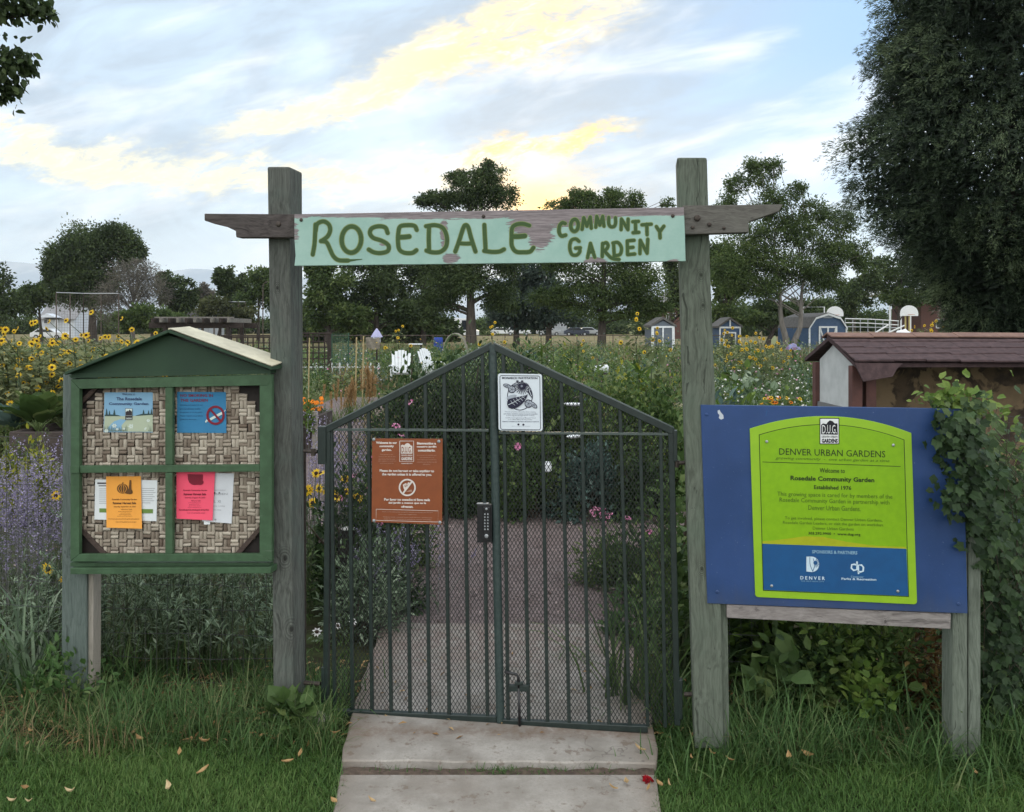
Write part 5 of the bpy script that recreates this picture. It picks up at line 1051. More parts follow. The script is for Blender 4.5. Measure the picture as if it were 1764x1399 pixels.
wire_fence('low wire garden fence behind the noticeboard', -2.75, -0.93, 3.86, 3.74, 1.12)
wire_fence('wire garden fence behind the blue sign and the vine', 0.86, 2.9, 3.72, 3.62, 1.22)

# vine over the far right post and fence
vt = thing('climbing_vine', 'lobed-leaf hop vine climbing over the right post, blue sign corner and wire fence', 'vine', gp(1700, 3.4))
a, y_, s_a = Acc(), Acc(), Acc(); pos, nr, tt = [], [], []
def vcl(px, py, Y, rpx, rpy, n, t0): 
    n = int(n * 1.5)
    c_ = at(px, py, Y); pos.append(c_ + Rn.normal(0, 1, (n, 3)) * [rpx / F * Y, .05, rpy / F * Y]); tt.append(np.clip(t0 + Rn.normal(0, .15, n), 0, 1))
for px, py, Y, rx, ry, n, t0 in ((1650, 715, 3.12, 24, 16, 90, .7), (1655, 760, 3.06, 20, 30, 120, .3), (1672, 830, 3.06, 20, 36, 150, .25), (1640, 850, 3.02, 14, 16, 40, .25), (1632, 735, 3.03, 12, 16, 34, .3), (1690, 900, 3.10, 20, 34, 130, .25), (1712, 860, 3.3, 24, 60, 160, .4), (1720, 960, 3.35, 26, 70, 200, .38), (1745, 1060, 3.4, 30, 80, 230, .35), (1720, 1100, 3.3, 16, 70, 150, .22), (1750, 1180, 3.4, 26, 50, 180, .3), (1715, 790, 3.4, 18, 40, 80, .6), (1755, 900, 3.5, 20, 60, 110, .55), (1708, 1190, 3.32, 14, 40, 90, .2), (1800, 1000, 3.5, 30, 120, 300, .4)): vcl(px, py, Y, rx, ry, n, t0)
P_ = np.concatenate(pos); T_ = np.concatenate(tt); n = len(P_); d = np.stack([Rn.normal(0, .7, n), Rn.normal(-.5, .4, n), Rn.normal(-.6, .5, n)], 1); l = Rn.uniform(.018, .044, n)
a.scatter(LOBED, P_, basis(d, np.stack([Rn.normal(0, .35, n), np.full(n, -1.0), Rn.normal(.55, .3, n)], 1)), np.stack([l * .9, l, l], 1), 0, T_); a.build('foliage', ML['dark_leaf'], vt)
pos.clear(); tt.clear()
for px, py, Y, rx, ry, n, t0 in ((1645, 690, 3.14, 18, 12, 46, .6), (1622, 685, 3.14, 14, 8, 20, .5), (1652, 664, 3.16, 5, 9, 12, .7), (1600, 690, 3.16, 9, 6, 9, .5), (1700, 710, 3.2, 14, 10, 20, .6), (1735, 760, 3.5, 14, 40, 20, .7), (1740, 1000, 3.5, 20, 60, 36, .5)): vcl(px, py, Y, rx, ry, n, t0)
P_ = np.concatenate(pos); T_ = np.concatenate(tt); n = len(P_); d = np.stack([Rn.normal(0, .7, n), Rn.normal(-.3, .4, n), Rn.normal(.3, .5, n)], 1); l = Rn.uniform(.018, .045, n)
y_.scatter(LEAF2, P_, basis(d, rdir(Rn, n) * .5 + [0, -.6, .6]), np.stack([l * .75, l, l], 1), 0, T_); y_.build('young_leaves', ML['light_leaf'], vt)
for k_ in range(14):
    px = Rn.uniform(1690, 1800); q = [at(px + Rn.normal(0, 14) * j, 1260 - j * Rn.uniform(90, 118), 3.35 - .03 * j) for j in range(6)]; s_a.tube(catmull(q, 4) if False else q, .0014, 4, cap=False)
for k_ in range(9):
    p0 = at(Rn.uniform(1690, 1764), Rn.uniform(740, 1000), 3.45); q = [p0 + np.array([Rn.normal(0, .03) * j, -.01 * j, .03 * j + Rn.normal(0, .02)]) for j in range(5)]; s_a.tube(q, .0014, 4, cap=False)
s_a.build('stems', M_twig, vt)

# ------------------------------------------------------------------ beds beside the walk, just inside the gate
def coneheads(mat_, n, r=.03):
    def f(a, P_, q):
        k = np.argsort(-q[:, 2] - q[:, 1] * -.4 + Rn.normal(0, .2, len(q)))[:n]; heads(a, P_[k] + [0, -.05, .04], np.tile([0, -.5, .8], (n, 1)) + Rn.normal(0, .3, (n, 3)), r, 11, 1, 2, .5, Rr=Rn); return [ML[mat_], M_eye]
    return f
for px, Y, rx, h, n, L_, W_, mt, lb, ex in ((600, 4.9, .24, .80, 1100, .05, .5, 'dark_leaf', 'dark leafy shrub at the left end inside the gate', None), (645, 5.2, .25, .85, 1500, .05, .5, 'mid_leaf', 'coneflower bush with pink blooms left of the walk', coneheads('pink_petal', 9)), (700, 5.6, .20, .66, 1100, .045, .55, 'mid_leaf', 'rounded green bush nearest the walk on its left side', coneheads('pink_petal', 3)), (625, 4.5, .24, .50, 1000, .05, .3, 'silver_leaf', 'low grey-leaved plant by the walk at the left gate leaf', None), (682, 4.8, .16, .36, 800, .045, .4, 'dark_leaf', 'low dark plant spilling onto the walk from the left', None),
    (1050, 5.3, .20, .38, 1100, .05, .25, 'mid_leaf', 'spiky green bush right of the walk inside the gate', None), (1105, 5.0, .24, .42, 1300, .045, .4, 'dark_leaf', 'dark round bush right of the walk behind the gate', coneheads('pink_petal', 2)), (1150, 4.6, .18, .55, 900, .05, .5, 'mid_leaf', 'tall leafy bush behind the right gate hinge', None), (1110, 4.35, .20, .28, 500, .05, .4, 'long_grass', 'low weedy plant at the right edge of the walk', None), (1180, 5.2, .3, 1.05, 1500, .05, .5, 'mid_leaf', 'tall leafy bush behind the right arch post', None)):
    t = thing('garden_bush', lb, 'bush', gp(px, Y)); bush(t, gp(px, Y), rx, rx * .9, h, int(n * 1.4), L_, W_, mt, Rn, LEAF2, 8, 16, .2, .45, .3, ex)
t = thing('grass_clump', 'small flattened grass clump growing on the concrete behind the gate', 'plant', gp(995, 4.05)); straps(t, (xg(995, 4.05), 4.05, .04), .06, 90, .07, .004, 'long_grass', Rn, 1.1, .4)
# slim dark garden light with a white cap
t = thing('path_light', 'slim dark garden light with a white cap among the plants left of the walk', 'lamp', gp(597, 4.85)); a = Acc(); x, y, z = gp(597, 4.85); a.box((x, y, .22), (.085, .085, .46), .006); a.build('pillar', M_black, t); a = Acc(); a.lathe((x, y, .452), [(.006, 0), (.030, .004), (.030, .010), (.012, .018), (.001, .019)], 14); a.build('cap', plain('white_cap', (.8, .8, .78), None, 20, .4), t)

# ------------------------------------------------------------------ hedge of big bushes across the cross path
for px, Y, rx, h, n, mt, lb in ((705, 7.7, .50, 1.28, 3600, 'dark_leaf', 'dark tall bush behind the brown sign, left end of the hedge'), (790, 7.9, .55, 1.42, 4200, 'dark_leaf', 'tallest dark bush of the hedge left of the gate stile'), (880, 7.6, .50, 1.36, 3800, 'dark_leaf', 'dark bush of the hedge directly behind the white sign'), (965, 7.8, .50, 1.30, 3600, 'mid_leaf', 'green bush of the hedge behind the hanging tray'), (1050, 7.6, .52, 1.18, 3600, 'mid_leaf', 'bushy green hedge plant behind the middle of the right leaf'), (1130, 7.7, .48, 1.10, 3200, 'mid_leaf', 'right-hand hedge bush near the right arch post'), (755, 7.2, .34, .62, 1700, 'dark_leaf', 'low dark bush at the foot of the hedge beside the keypad'), (920, 7.15, .40, .74, 2200, 'mid_leaf', 'low leafy bush at the foot of the hedge, right of the stile'), (1010, 7.15, .36, .62, 1900, 'blue_leaf', 'low bluish rhubarb-leaved bush at the hedge foot'), (1095, 7.15, .34, .55, 1600, 'dark_leaf', 'low dark bush at the right of the hedge foot')):
    t = thing('hedge_bush', lb, 'bush', gp(px, Y), 0, 'bushes across the cross path'); bush(t, gp(px, Y), rx, rx * .8, h, int(n * 1.5), .052, .6, mt, Rn, LEAF2, 12, 30, .13, .42, .3, None)
t = thing('catchfly_plant', 'small pink flowering plant at the foot of the hedge', 'plant', gp(1040, 6.85)); bush(t, gp(1040, 6.85), .16, .12, .14, 120, .03, .4, 'mid_leaf', Rn, LEAF, 3, 8, .3, extra=coneheads('pink_petal', 12, .022))

t = thing('rose_bush', 'single pink rose bloom in the hedge just right of the gate stile', 'flower', tuple(at(892, 780, 7.02))); c = at(892, 769, 6.98); b_ = Acc(); heads(b_, [c, c + [0, -.008, 0], c + [0, -.014, 0]], [[0, -1, .3]] * 3, .035, 9, 0, None, .4, width=.8, droop=-.2, eye=.1, Rr=Rn); b_.build('bloom', ML['pink_petal'], t); a = Acc(); a.tube([c, c + [.01, .05, -.15], c + [0, .1, -.5]], .004, 5); a.build('stem', M_stem, t)

for px, Y, rx, h, n, mt, lb in ((1830, 4.0, .28, .95, 1500, 'mid_leaf', 'leafy bush against the wire fence at the right edge'), (1950, 4.2, .34, .85, 1700, 'dark_leaf', 'dark bush behind the wire fence beyond the right edge'), (2080, 4.1, .34, .7, 1500, 'light_leaf', 'light green bush behind the wire fence beyond the right edge'), (1760, 4.6, .30, .8, 1500, 'mid_leaf', 'green bush between the vine and the brown shelter'), (1600, 4.4, .26, .5, 1100, 'dark_leaf', 'low dark bush behind the right end of the blue sign'), (-180, 4.3, .34, .8, 1500, 'mid_leaf', 'leafy bush behind the wire fence beyond the left edge'), (-320, 4.4, .34, .7, 1300, 'silver_leaf', 'silvery bush behind the wire fence beyond the left edge')):
    t = thing('garden_bush', lb, 'bush', gp(px, Y)); bush(t, gp(px, Y), rx, rx * .8, h, n, .05, .55, mt, Rn, LEAF2, 8, 16, .2, .45, .3)
# ------------------------------------------------------------------ the garden beyond
Rg = np.random.RandomState(33)
def in_poly(x, y, poly):
    c = np.zeros(np.shape(x), bool); p = np.array(poly); j = len(p) - 1
    for i in range(len(p)):
        c ^= ((p[i, 1] > y) != (p[j, 1] > y)) & (x < (p[j, 0] - p[i, 0]) * (y - p[i, 1]) / (p[j, 1] - p[i, 1] + 1e-9) + p[i, 0]); j = i
    return c
# mixed beds that read as one mass
acc = {k: Acc() for k in ('mid_leaf', 'dark_leaf', 'light_leaf', 'silver_leaf', 'blue_leaf', 'dry_grass', 'long_grass', 'yellow_leaf', 'garden_pale')}
N = 3000; Yc = 8.2 + (Rg.uniform(0, 1, N) ** 1.25) * 46; xc = Rg.uniform(-.74, .78, N) * Yc
ok = ~in_poly(xc, Yc, mp) & ~((Yc < 9.2) & (xc > -1.6) & (xc < 2.2)) & ~((xc > 1.9) & (Yc < 6.6)) & ~((xc < -3.4) & (Yc < 10.5))
ok &= ~in_poly(xc, Yc, [(-3.6, 9), (-1.2, 9), (-2.0, 16), (-3.8, 19), (-5.2, 19)])
for x, y in zip(xc[ok], Yc[ok]):
    pxx = CX + x / y * F
    if 655 < pxx < 775 and 12 < y < 25.6: continue
    r = Rg.uniform(.3, .75) * (1 + y / 70); h = Rg.uniform(.35, 1.05) if y > 12 else Rg.uniform(.35, .75)
    if y > 30: h *= 1.15
    kind = Rg.choice(['mid_leaf', 'dark_leaf', 'light_leaf', 'silver_leaf', 'blue_leaf', 'dry_grass', 'long_grass', 'yellow_leaf', 'garden_pale'], p=[.22, .05, .16, .18, .06, .09, .06, .04, .14])
    if y > 40 and 640 < pxx < 1110 and Rg.uniform() < .6: kind = Rg.choice(['dry_grass', 'long_grass'])
    n = int(np.interp(y, [8, 15, 30, 55], [420, 190, 80, 44]) * r / .5); sz = np.interp(y, [8, 20, 55], [.045, .085, .15])
    c = np.array([x, y, gz(y)])
    if kind in ('dry_grass', 'long_grass'):
        hh = h * Rg.uniform(.5, 1.05, n); acc[kind].scatter(BLADE, c + np.stack([Rg.normal(0, r * .4, n), Rg.normal(0, r * .4, n), np.zeros(n)], 1), up_basis(Rg, n, .35), np.stack([np.full(n, sz * .22), hh, hh], 1), 0, np.clip(Rg.normal(.5, .2, n), 0, 1))
    else:
        P_, q, ct = dome(Rg, n, c, r, r, h, .3, 7, .2); l = sz * Rg.uniform(.6, 1.3, n); wd = Rg.choice([.3, .5, .65])
        acc[kind].scatter(LEAF, P_, basis(q + rdir(Rg, n), rdir(Rg, n) + UP), np.stack([l * wd, l, l], 1), 0, np.clip(Rg.normal(.45, .1) + (ct - .4) * .4 + Rg.normal(0, .14, n), 0, 1))
for q_ in range(210):
    y = 8.6 + Rg.uniform() ** 1.2 * 24; x = Rg.uniform(-.70, .74) * y
    if (655 < CX + x / y * F < 775 and y > 12) or in_poly(x, y, mp) or (y < 9.4 and -1.6 < x < 2.2) or (x < -3.2 and y < 14.5) or in_poly(x, y, [(-3.6, 9), (-1.2, 9), (-2.0, 16), (-3.8, 19), (-5.2, 19)]): continue
    kind = Rg.choice(['light_leaf', 'garden_pale', 'mid_leaf', 'silver_leaf', 'blue_leaf', 'yellow_leaf'], p=[.24, .26, .22, .14, .09, .05]); n = int(np.interp(y, [8, 32], [170, 70])); sz = Rg.uniform(.10, .19); h = Rg.uniform(.55, 1.1)
    P_, q, ct = dome(Rg, n, np.array([x, y, 0]), Rg.uniform(.3, .6), .4, h, .4, 8, .2); l = sz * Rg.uniform(.6, 1.3, n); acc[kind].scatter(LEAF2, P_, basis(q + rdir(Rg, n) * .7, rdir(Rg, n) * .5 + UP), np.stack([l * Rg.choice([.35, .7, .85]), l, l], 1), 0, np.clip(.5 + (ct - .4) * .4 + Rg.normal(0, .16, n), 0, 1))
for k, a in acc.items(): props(a.build('garden_foliage', ML[k]), kind='stuff')
# specks of bloom through the beds
for nm, mt, n, (p0, p1), (Y0, Y1), (z0, z1) in (('white_blossom', 'white_petal', 150, (1180, 1420), (9, 16), (.55, .98)), ('white_blossom', 'white_petal', 110, (560, 1130), (14, 40), (.4, 1.1)), ('pink_blossom', 'pink_petal', 110, (1120, 1470), (9, 26), (.5, 1.05)), ('yellow_blossom', 'yellow_petal', 50, (560, 1450), (20, 48), (.7, 1.3)), ('pink_blossom', 'pink_petal', 60, (560, 1100), (10, 30), (.4, .9))):
    px = Rg.uniform(p0, p1, n); Y = Rg.uniform(Y0, Y1, n); r = np.interp(Y, [9, 40], [.016, .034]) * Rg.uniform(.6, 1.2, n)
    a = Acc(); C_ = np.stack([(px - CX) / F * Y, Y, Rg.uniform(z0, z1, n)], 1)
    for q in range(4): a.scatter(LEAF, C_, basis(rdir(Rg, n) * [1, .4, .6], np.tile([0, -.8, .6], (n, 1)) + rdir(Rg, n) * .3), np.stack([r, r, r], 1), 0, Rg.uniform(.2, 1, n))
    props(a.build(nm, ML[mt]), kind='stuff')

# ---- sunflowers
def sunflower(name, label, group, px, Y, h, nh, Rr, hr=.050):
    base = np.array(gp(px, Y)); t = thing(name, label, 'sunflower', tuple(base), 0, group); s_a, a = Acc(), Acc(); hd = []
    top = base + [Rr.normal(0, .06), 0, h * .9]; main = np.stack([base + (top - base) * q + [.04 * math.sin(q * 4), 0, 0] for q in np.linspace(0, 1, 6)]); s_a.tube(main, np.linspace(.014, .006, 6), 5)
    hd.append(top + [0, -.02, .05])
    for k_ in range(nh - 1):
        f_ = Rr.uniform(.3, .95); s0 = base + (top - base) * f_; an = Rr.uniform(0, 6.28); ln = h * Rr.uniform(.12, .34); e = s0 + np.array([math.cos(an) * ln, math.sin(an) * ln * .8, ln * Rr.uniform(.3, 1.0)]); s_a.tube([s0, (s0 + e) / 2 - [0, 0, .02], e], [.007, .005, .004], 4); hd.append(e)
    m_ = 150; f_ = Rr.uniform(.06, .98, m_); an = Rr.uniform(0, 6.28, m_); out = np.stack([np.cos(an), np.sin(an), Rr.uniform(-.5, .35, m_)], 1); rad = Rr.uniform(.02, .34, m_) * (1.1 - .4 * f_)
    l = Rr.uniform(.08, .17, m_) * (1.15 - .45 * f_); a.scatter(LEAF2, base + (top - base) * f_[:, None] + out * rad[:, None] * [1, 1, .6], basis(out, rdir(Rr, m_) * .4 + UP), np.stack([l * .75, l, l * 1.3], 1), 0, np.clip(Rr.normal(.55, .2, m_), 0, 1))
    a.build('foliage', ML['sun_leaf'], t); s_a.build('stems', M_stem, t)
    for p_ in hd:
        nv = np.array([Rr.normal(.1, .55), -1, Rr.normal(.15, .3)]); b_ = Acc(); r_ = hr * Rr.uniform(.75, 1.15); heads(b_, [p_], [nv], r_, 14, 0, 1, .5, eye=.36, width=.40, droop=.12, Rr=Rr); b_.build('flower_head', [ML['yellow_petal'], M_eye], t)
    return t
LM('sun_leaf', (0.085, 0.105, 0.042), (0.165, 0.19, 0.085), (0.29, 0.30, 0.15), .35)
lab = 'branching wild sunflower with many small yellow heads in the bed behind the kiosk'
protos = [sunflower('sunflower_plant', lab, 'sunflowers in the left bed', px, Y, h, nh, Rg) for px, Y, h, nh in ((150, 11.0, 1.66, 6), (60, 11.5, 1.58, 6), (225, 11.3, 1.74, 5), (10, 11.0, 1.74, 5), (105, 12.2, 1.62, 7))]
for px, Y, h in [(px_ + Rg.normal(0, 10), Y_, 1) for Y_ in (10.4, 11.3, 12.2, 13.2) for px_ in range(-70, 330, 34)]:
    o = protos[Rg.randint(5)]; dup(o, gp(px, Y + Rg.normal(0, .2)), Rg.normal(0, .5), Rg.uniform(.76, 1.0))
sun_r = sunflower('sunflower_plant', 'yellow sunflower in the tall clump right of the right arch post', 'sunflowers beyond the right post', 1270, 21, 1.45, 6, Rg, .052)
for px, Y, s_k in ((1245, 19, .95), (1258, 22, 1.1), (1290, 20, 1.0), (1305, 22, 1.05), (1325, 21, .9), (1345, 20.5, .85), (1282, 18.5, .9), (1312, 18.8, .85), (1335, 23, .95), (1250, 24, 1.15)): dup(sun_r, gp(px, Y), Rg.normal(0, .5), s_k)
sr = dup(sun_r, gp(1575, 24), .2, 1.1, 'yellow sunflower in the row seen over the brown shingle roof')
sr['group'] = 'sunflowers beyond the brown roof'
for px, Y, s_k in ((1600, 23, 1.2), (1622, 25, 1.25), (1640, 23.5, 1.15), (1662, 24, 1.2), (1685, 25, 1.05), (1472, 24, .98), (1590, 26, 1.3)): dup(sr, gp(px, Y), Rg.normal(0, .5), s_k)
for px, Y, s_k, lb in ((684, 28, 1.2, 'pale yellow sunflower behind the white garden chair'), (1092, 25, 1.45, 'tall orange-yellow sunflower in front of the grey shed'), (1128, 24, 1.15, 'yellow sunflower low in front of the grey shed doors'), (845, 30, 1.3, 'tall leafy sunflower standing above the gate peak'), (1000, 24, .9, 'small yellow sunflower in front of the field oak trunk')): dup(sun_r, gp(px, Y), .1, s_k, lb)['group'] = 'single sunflowers'

# ---- raised bed with collards, yellow shrub at the left edge
M_plank = wood('dark_bed_plank', (0.045, 0.036, 0.034), (0.10, 0.08, 0.072), 'x')
rb = thing('raised_bed', 'dark plank raised bed at the left behind the sage', 'planter', gp(85, 9.2))
x0, x1 = xg(18, 9), xg(190, 9)
for (c, d) in (((.5 * (x0 + x1), 9.0, .26), (x1 - x0, .05, .52)), ((.5 * (x0 + x1), 10.1, .26), (x1 - x0, .05, .52)), ((x0, 9.55, .26), (.05, 1.045, .52)), ((x1, 9.55, .26), (.05, 1.045, .52))):
    a = Acc(); a.box(c, d, .004); a.build('plank', M_plank, rb)
a = Acc(); a.box((.5 * (x0 + x1), 9.55, .23), (x1 - x0 - .06, 1.03, .44)); a.build('soil', M_soil, rb)
def bigleaf(name, label, px, Y, z, n, L_, mt, wdt=.55, stalk=.3, up=.9):
    c = np.array([xg(px, Y), Y, z]); t = thing(name, label, 'plant', tuple(c)); a, s_a = Acc(), Acc()
    g_ = 7; T = (np.array([(w_ * wdt * math.sin(math.pi * (v_ * .85 + .12)) + 0, v_, .10 * abs(w_) * 2 - .38 * v_ * v_ + .03 * math.sin(v_ * 22 + w_ * 9)) for v_ in np.linspace(0, 1, g_) for w_ in (-.5, -.25, 0, .25, .5)]), [np.array([[i * 5 + j, i * 5 + j + 1, (i + 1) * 5 + j + 1, (i + 1) * 5 + j] for i in range(g_ - 1) for j in range(4)])])
    for k_ in range(n):
        an = Rg.uniform(0, 6.28); lean = Rg.uniform(.1, up); d = np.array([math.cos(an) * math.sin(lean), math.sin(an) * math.sin(lean), math.cos(lean)]); l = L_ * Rg.uniform(.6, 1.1); e = c + d * stalk * Rg.uniform(.7, 1.2)
        s_a.tube([c + d * .02, (c + e) / 2 + [0, 0, .02], e], [.007, .006, .004], 6); nr = np.array([-math.cos(an) * math.cos(lean), -math.sin(an) * math.cos(lean), math.sin(lean)])
        a.scatter(T, e[None], basis(d[None], nr[None]), np.array([[l, l, l]]), 0, np.clip(Rg.normal(.5, .2), 0, 1))
    a.build('leaves', ML[mt], t, smooth=True); s_a.build('stalks', M_pale_st, t, smooth=True)
M_pale_st = plain('pale_stalk', (0.20, 0.27, 0.11), (0.13, 0.19, 0.07), 20, .6)
bigleaf('collard_plant', 'large collard with thick pale stalks in the raised bed', 66, 9.4, .46, 26, .30, 'mid_leaf', .9, .20, .8)
bigleaf('collard_plant', 'dark blue-green kale at the left edge of the raised bed', 22, 9.5, .46, 26, .24, 'blue_leaf', .8, .14, 1.1)
bigleaf('collard_plant', 'big-leaved green plant in the raised bed beside the kiosk post', 108, 9.8, .46, 26, .28, 'mid_leaf', .9, .18, .9)
t = thing('feathery_plant', 'feathery green carrot tops at the left end of the raised bed', 'plant', gp(15, 8.7)); wands(t, gp(15, 8.7), .5, .2, .62, 40, 40, .07, .16, 'mid_leaf', Rg, .5, .55)
for px, lb in ((60, 'yellow-green spirea shrub in front of the raised bed'), (5, 'yellow-green spirea shrub at the left edge')):
    t = thing('spirea_shrub', lb, 'bush', gp(px, 7.2)); bush(t, gp(px, 7.2), .30, .26, .60, 1500, .05, .55, 'yellow_leaf', Rg, LEAF2, 8, 18, .16, .42, .3)

# ---- marigold planter between the left post and the gate
t = thing('planter_box', 'weathered wooden planter beside the gate hinge holding orange marigolds', 'planter', gp(533, 11.3)); x, y = xg(535, 11.3), 11.3
a = Acc(); a.box((x, y, .25), (.42, .8, .50), .006); a.build('planks', M_plank, t); a = Acc(); a.box((x + .16, y - .43, .27), (.07, .05, .58), .004); a.build('corner_post', M_kpost2, t)
t = thing('marigold_plant', 'bright orange marigolds in the wooden planter beside the gate', 'flower', (x, y, .50)); bush(t, (x, y, .5), .20, .3, .16, 300, .05, .45, 'mid_leaf', Rg, LEAF, 4, 8, .2); 
for k_ in range(26):
    p_ = np.array([x, y, .64]) + [Rg.uniform(-.14, .20), Rg.uniform(-.35, .2), Rg.uniform(-.09, .07)]; b_ = Acc(); heads(b_, [p_, p_ + [0, -.004, .006]], [[0, -.6, .8]] * 2, .032, 12, 0, None, .55, width=.6, droop=.3, eye=.1, Rr=Rg); b_.build('flower_head', ML['orange_petal'], t)
t = thing('marigold_plant', 'pale green leafy plant hanging down the planter beside the left post', 'plant', gp(524, 10.8)); bush(t, (xg(524, 10.8), 10.8, .30), .12, .1, .34, 260, .06, .6, 'light_leaf', Rg, LEAF2, 4, 8, .2)
t = thing('orange_flower_clump', 'orange and yellow flower clump above the blue sign', 'flower', gp(1330, 12)); c = (xg(1330, 12), 12, 0); bush(t, c, .3, .25, .55, 500, .06, .4, 'mid_leaf', Rg, LEAF, 6, 10, .2)
for k_ in range(18): b_ = Acc(); heads(b_, [np.array(c) + [Rg.normal(0, .13), -.12, .62 + Rg.normal(0, .035)]], [[0, -.7, .7]], .035, 11, 0, 1, .5, Rr=Rg); b_.build('flower_head', [ML['orange_petal' if k_ % 2 else 'yellow_petal'], M_eye], t)

# ---- feather reed grass and bamboo canes
def plume_grass(label, px, Y, h, n, r):
    c = np.array(gp(px, Y)); t = thing('feather_grass', label, 'grass', tuple(c), 0, 'feather grasses'); straps(t, c, r * .5, 120, h * .62, .010, 'light_leaf', Rg, .35, .3); a = Acc()
    for k_ in range(n):
        b_ = c + [Rg.normal(0, r * .5), Rg.normal(0, r * .4), h * Rg.uniform(.30, .6)]; m_ = 70; tt = Rg.uniform(0, 1, m_); l_ = h * Rg.uniform(.32, .45); tip = np.array([Rg.normal(0, .03), 0, l_]); pos = b_ + tip * tt[:, None] + Rg.normal(0, .008, (m_, 3)) * (1 - tt[:, None] * .7)
        a.scatter(LEAF, pos, basis(np.stack([Rg.normal(0, .35, m_), Rg.normal(0, .35, m_), np.full(m_, 1.0)], 1), rdir(Rg, m_)), np.tile([.012, .06, .05], (m_, 1)), 0, np.clip(Rg.normal(.5, .2, m_), 0, 1))
    a.build('plumes', ML['tan_plume'], t)
plume_grass('taller tan feather grass plume above the left gate rail', 633, 15, 1.02, 22, .13); plume_grass('shorter tan feather grass plume left of the tall one', 605, 14.6, .82, 12, .09); plume_grass('thin green feather grass beside the marigolds', 575, 14, .80, 6, .2)
M_cane = plain('bamboo', (0.42, 0.34, 0.18), (0.30, 0.24, 0.12), 20, .6)
for px, Y, z, lb in ((613, 16, 1.48, 'bamboo cane standing left of the tall feather grass'), (625, 16.3, 1.5, 'bamboo cane standing just behind the tall feather grass'), (532, 17, 1.46, 'bamboo cane in front of the dark lattice')):
    t = thing('garden_cane', lb, 'stake', gp(px, Y), 0, 'bamboo canes'); a = Acc(); x, y, _ = gp(px, Y); a.tube([(x - .01, y, -.05), (x, y, z * .5), (x + .015, y, z)], .014, 7); a.build('cane', M_cane, t)
    a = Acc()
    for q in (.4, .8, 1.2): a.lathe((x, y, q), [(.013, 0), (.0165, .008), (.013, .016)], 8)
    a.build('nodes', M_cane, t)

# ---- dark lattice screens and pergola
M_dkw = plain('dark_stained_wood', (0.030, 0.022, 0.020), (0.045, 0.034, 0.030), 14, .8)
M_pergtop = plain('grey_rafter', (0.20, 0.185, 0.165), (0.13, 0.12, 0.11), 14, .8)
def lattice(label, p0, p1, Y, z0, z1, posts, step=.16):
    t = thing('lattice_screen', label, 'trellis', ((xg(p0, Y) + xg(p1, Y)) / 2, Y, 0)); x0, x1 = xg(p0, Y), xg(p1, Y); a = Acc()
    for x in np.arange(x0 + step / 2, x1, step): a.box((x, Y, (z0 + z1) / 2), (.035, .02, z1 - z0), 0)
    for z in np.arange(z0 + step / 2, z1, step): a.box(((x0 + x1) / 2, Y - .021, z), (x1 - x0, .02, .035), 0)
    a.build('lattice', M_dkw, t); a = Acc(); a.box(((x0 + x1) / 2, Y - .01, z1 + .03), (x1 - x0 + .1, .06, .05), .004); a.build('top_rail', M_dkw, t)
    for q in posts: a = Acc(); a.box((xg(q, Y), Y + .02, z1 / 2 - .05), (.10, .09, z1 + .22), .006); a.build('post', M_dkw, t)
lattice('dark wooden lattice screen right of the left arch post', 505, 569, 23.6, .1, 1.50, (567, 508)); lattice('dark wooden lattice screen over the kiosk roof', 385, 480, 25, .2, 1.42, (388, 478))
t = thing('pergola', 'low dark pergola with a row of rafters over the kiosk roof', 'pergola', gp(355, 32)); Y = 32
for dy in (-.8, .8):
    for px in (300, 405): a = Acc(); a.box((xg(px, Y), Y + dy, .85), (.14, .14, 1.9), .01); a.build('post', M_dkw, t)
    a = Acc(); a.box((xg(352, Y), Y + dy, 1.80), (3.5, .09, .20), .01); a.build('beam', M_dkw, t)
for px in range(287, 418, 14): a = Acc(); a.box((xg(px, Y), Y, 1.985), (.09, 2.6, .16), .01); a.build('rafter', M_pergtop if px % 4 == 1 else M_dkw, t)
a = Acc(); a.box((xg(352, Y), Y - 1.0, 2.09), (2.9, .12, .05), .005); a.build('batten', M_pergtop, t)
# green netted frame
M_net = plain('green_netting', (0.055, 0.115, 0.075), (0.035, 0.08, 0.055), 40, .8)
t = thing('netted_frame', 'green netting stretched on a frame right of the lattice screen', 'frame', gp(585, 26)); Y = 26; x0, x1 = xg(571, Y), xg(600, Y); a = Acc()
for x in np.linspace(x0, x1, 12): a.tube([(x, Y, .1), (x, Y, 1.5)], .005, 4)
for z in np.linspace(.1, 1.5, 26): a.tube([(x0, Y, z), (x1, Y, z)], .005, 4)
a.build('netting', M_net, t)
for x in (x0, x1): a = Acc(); a.box((x, Y + .03, .75), (.04, .04, 1.56), .003); a.build('post', M_net, t)

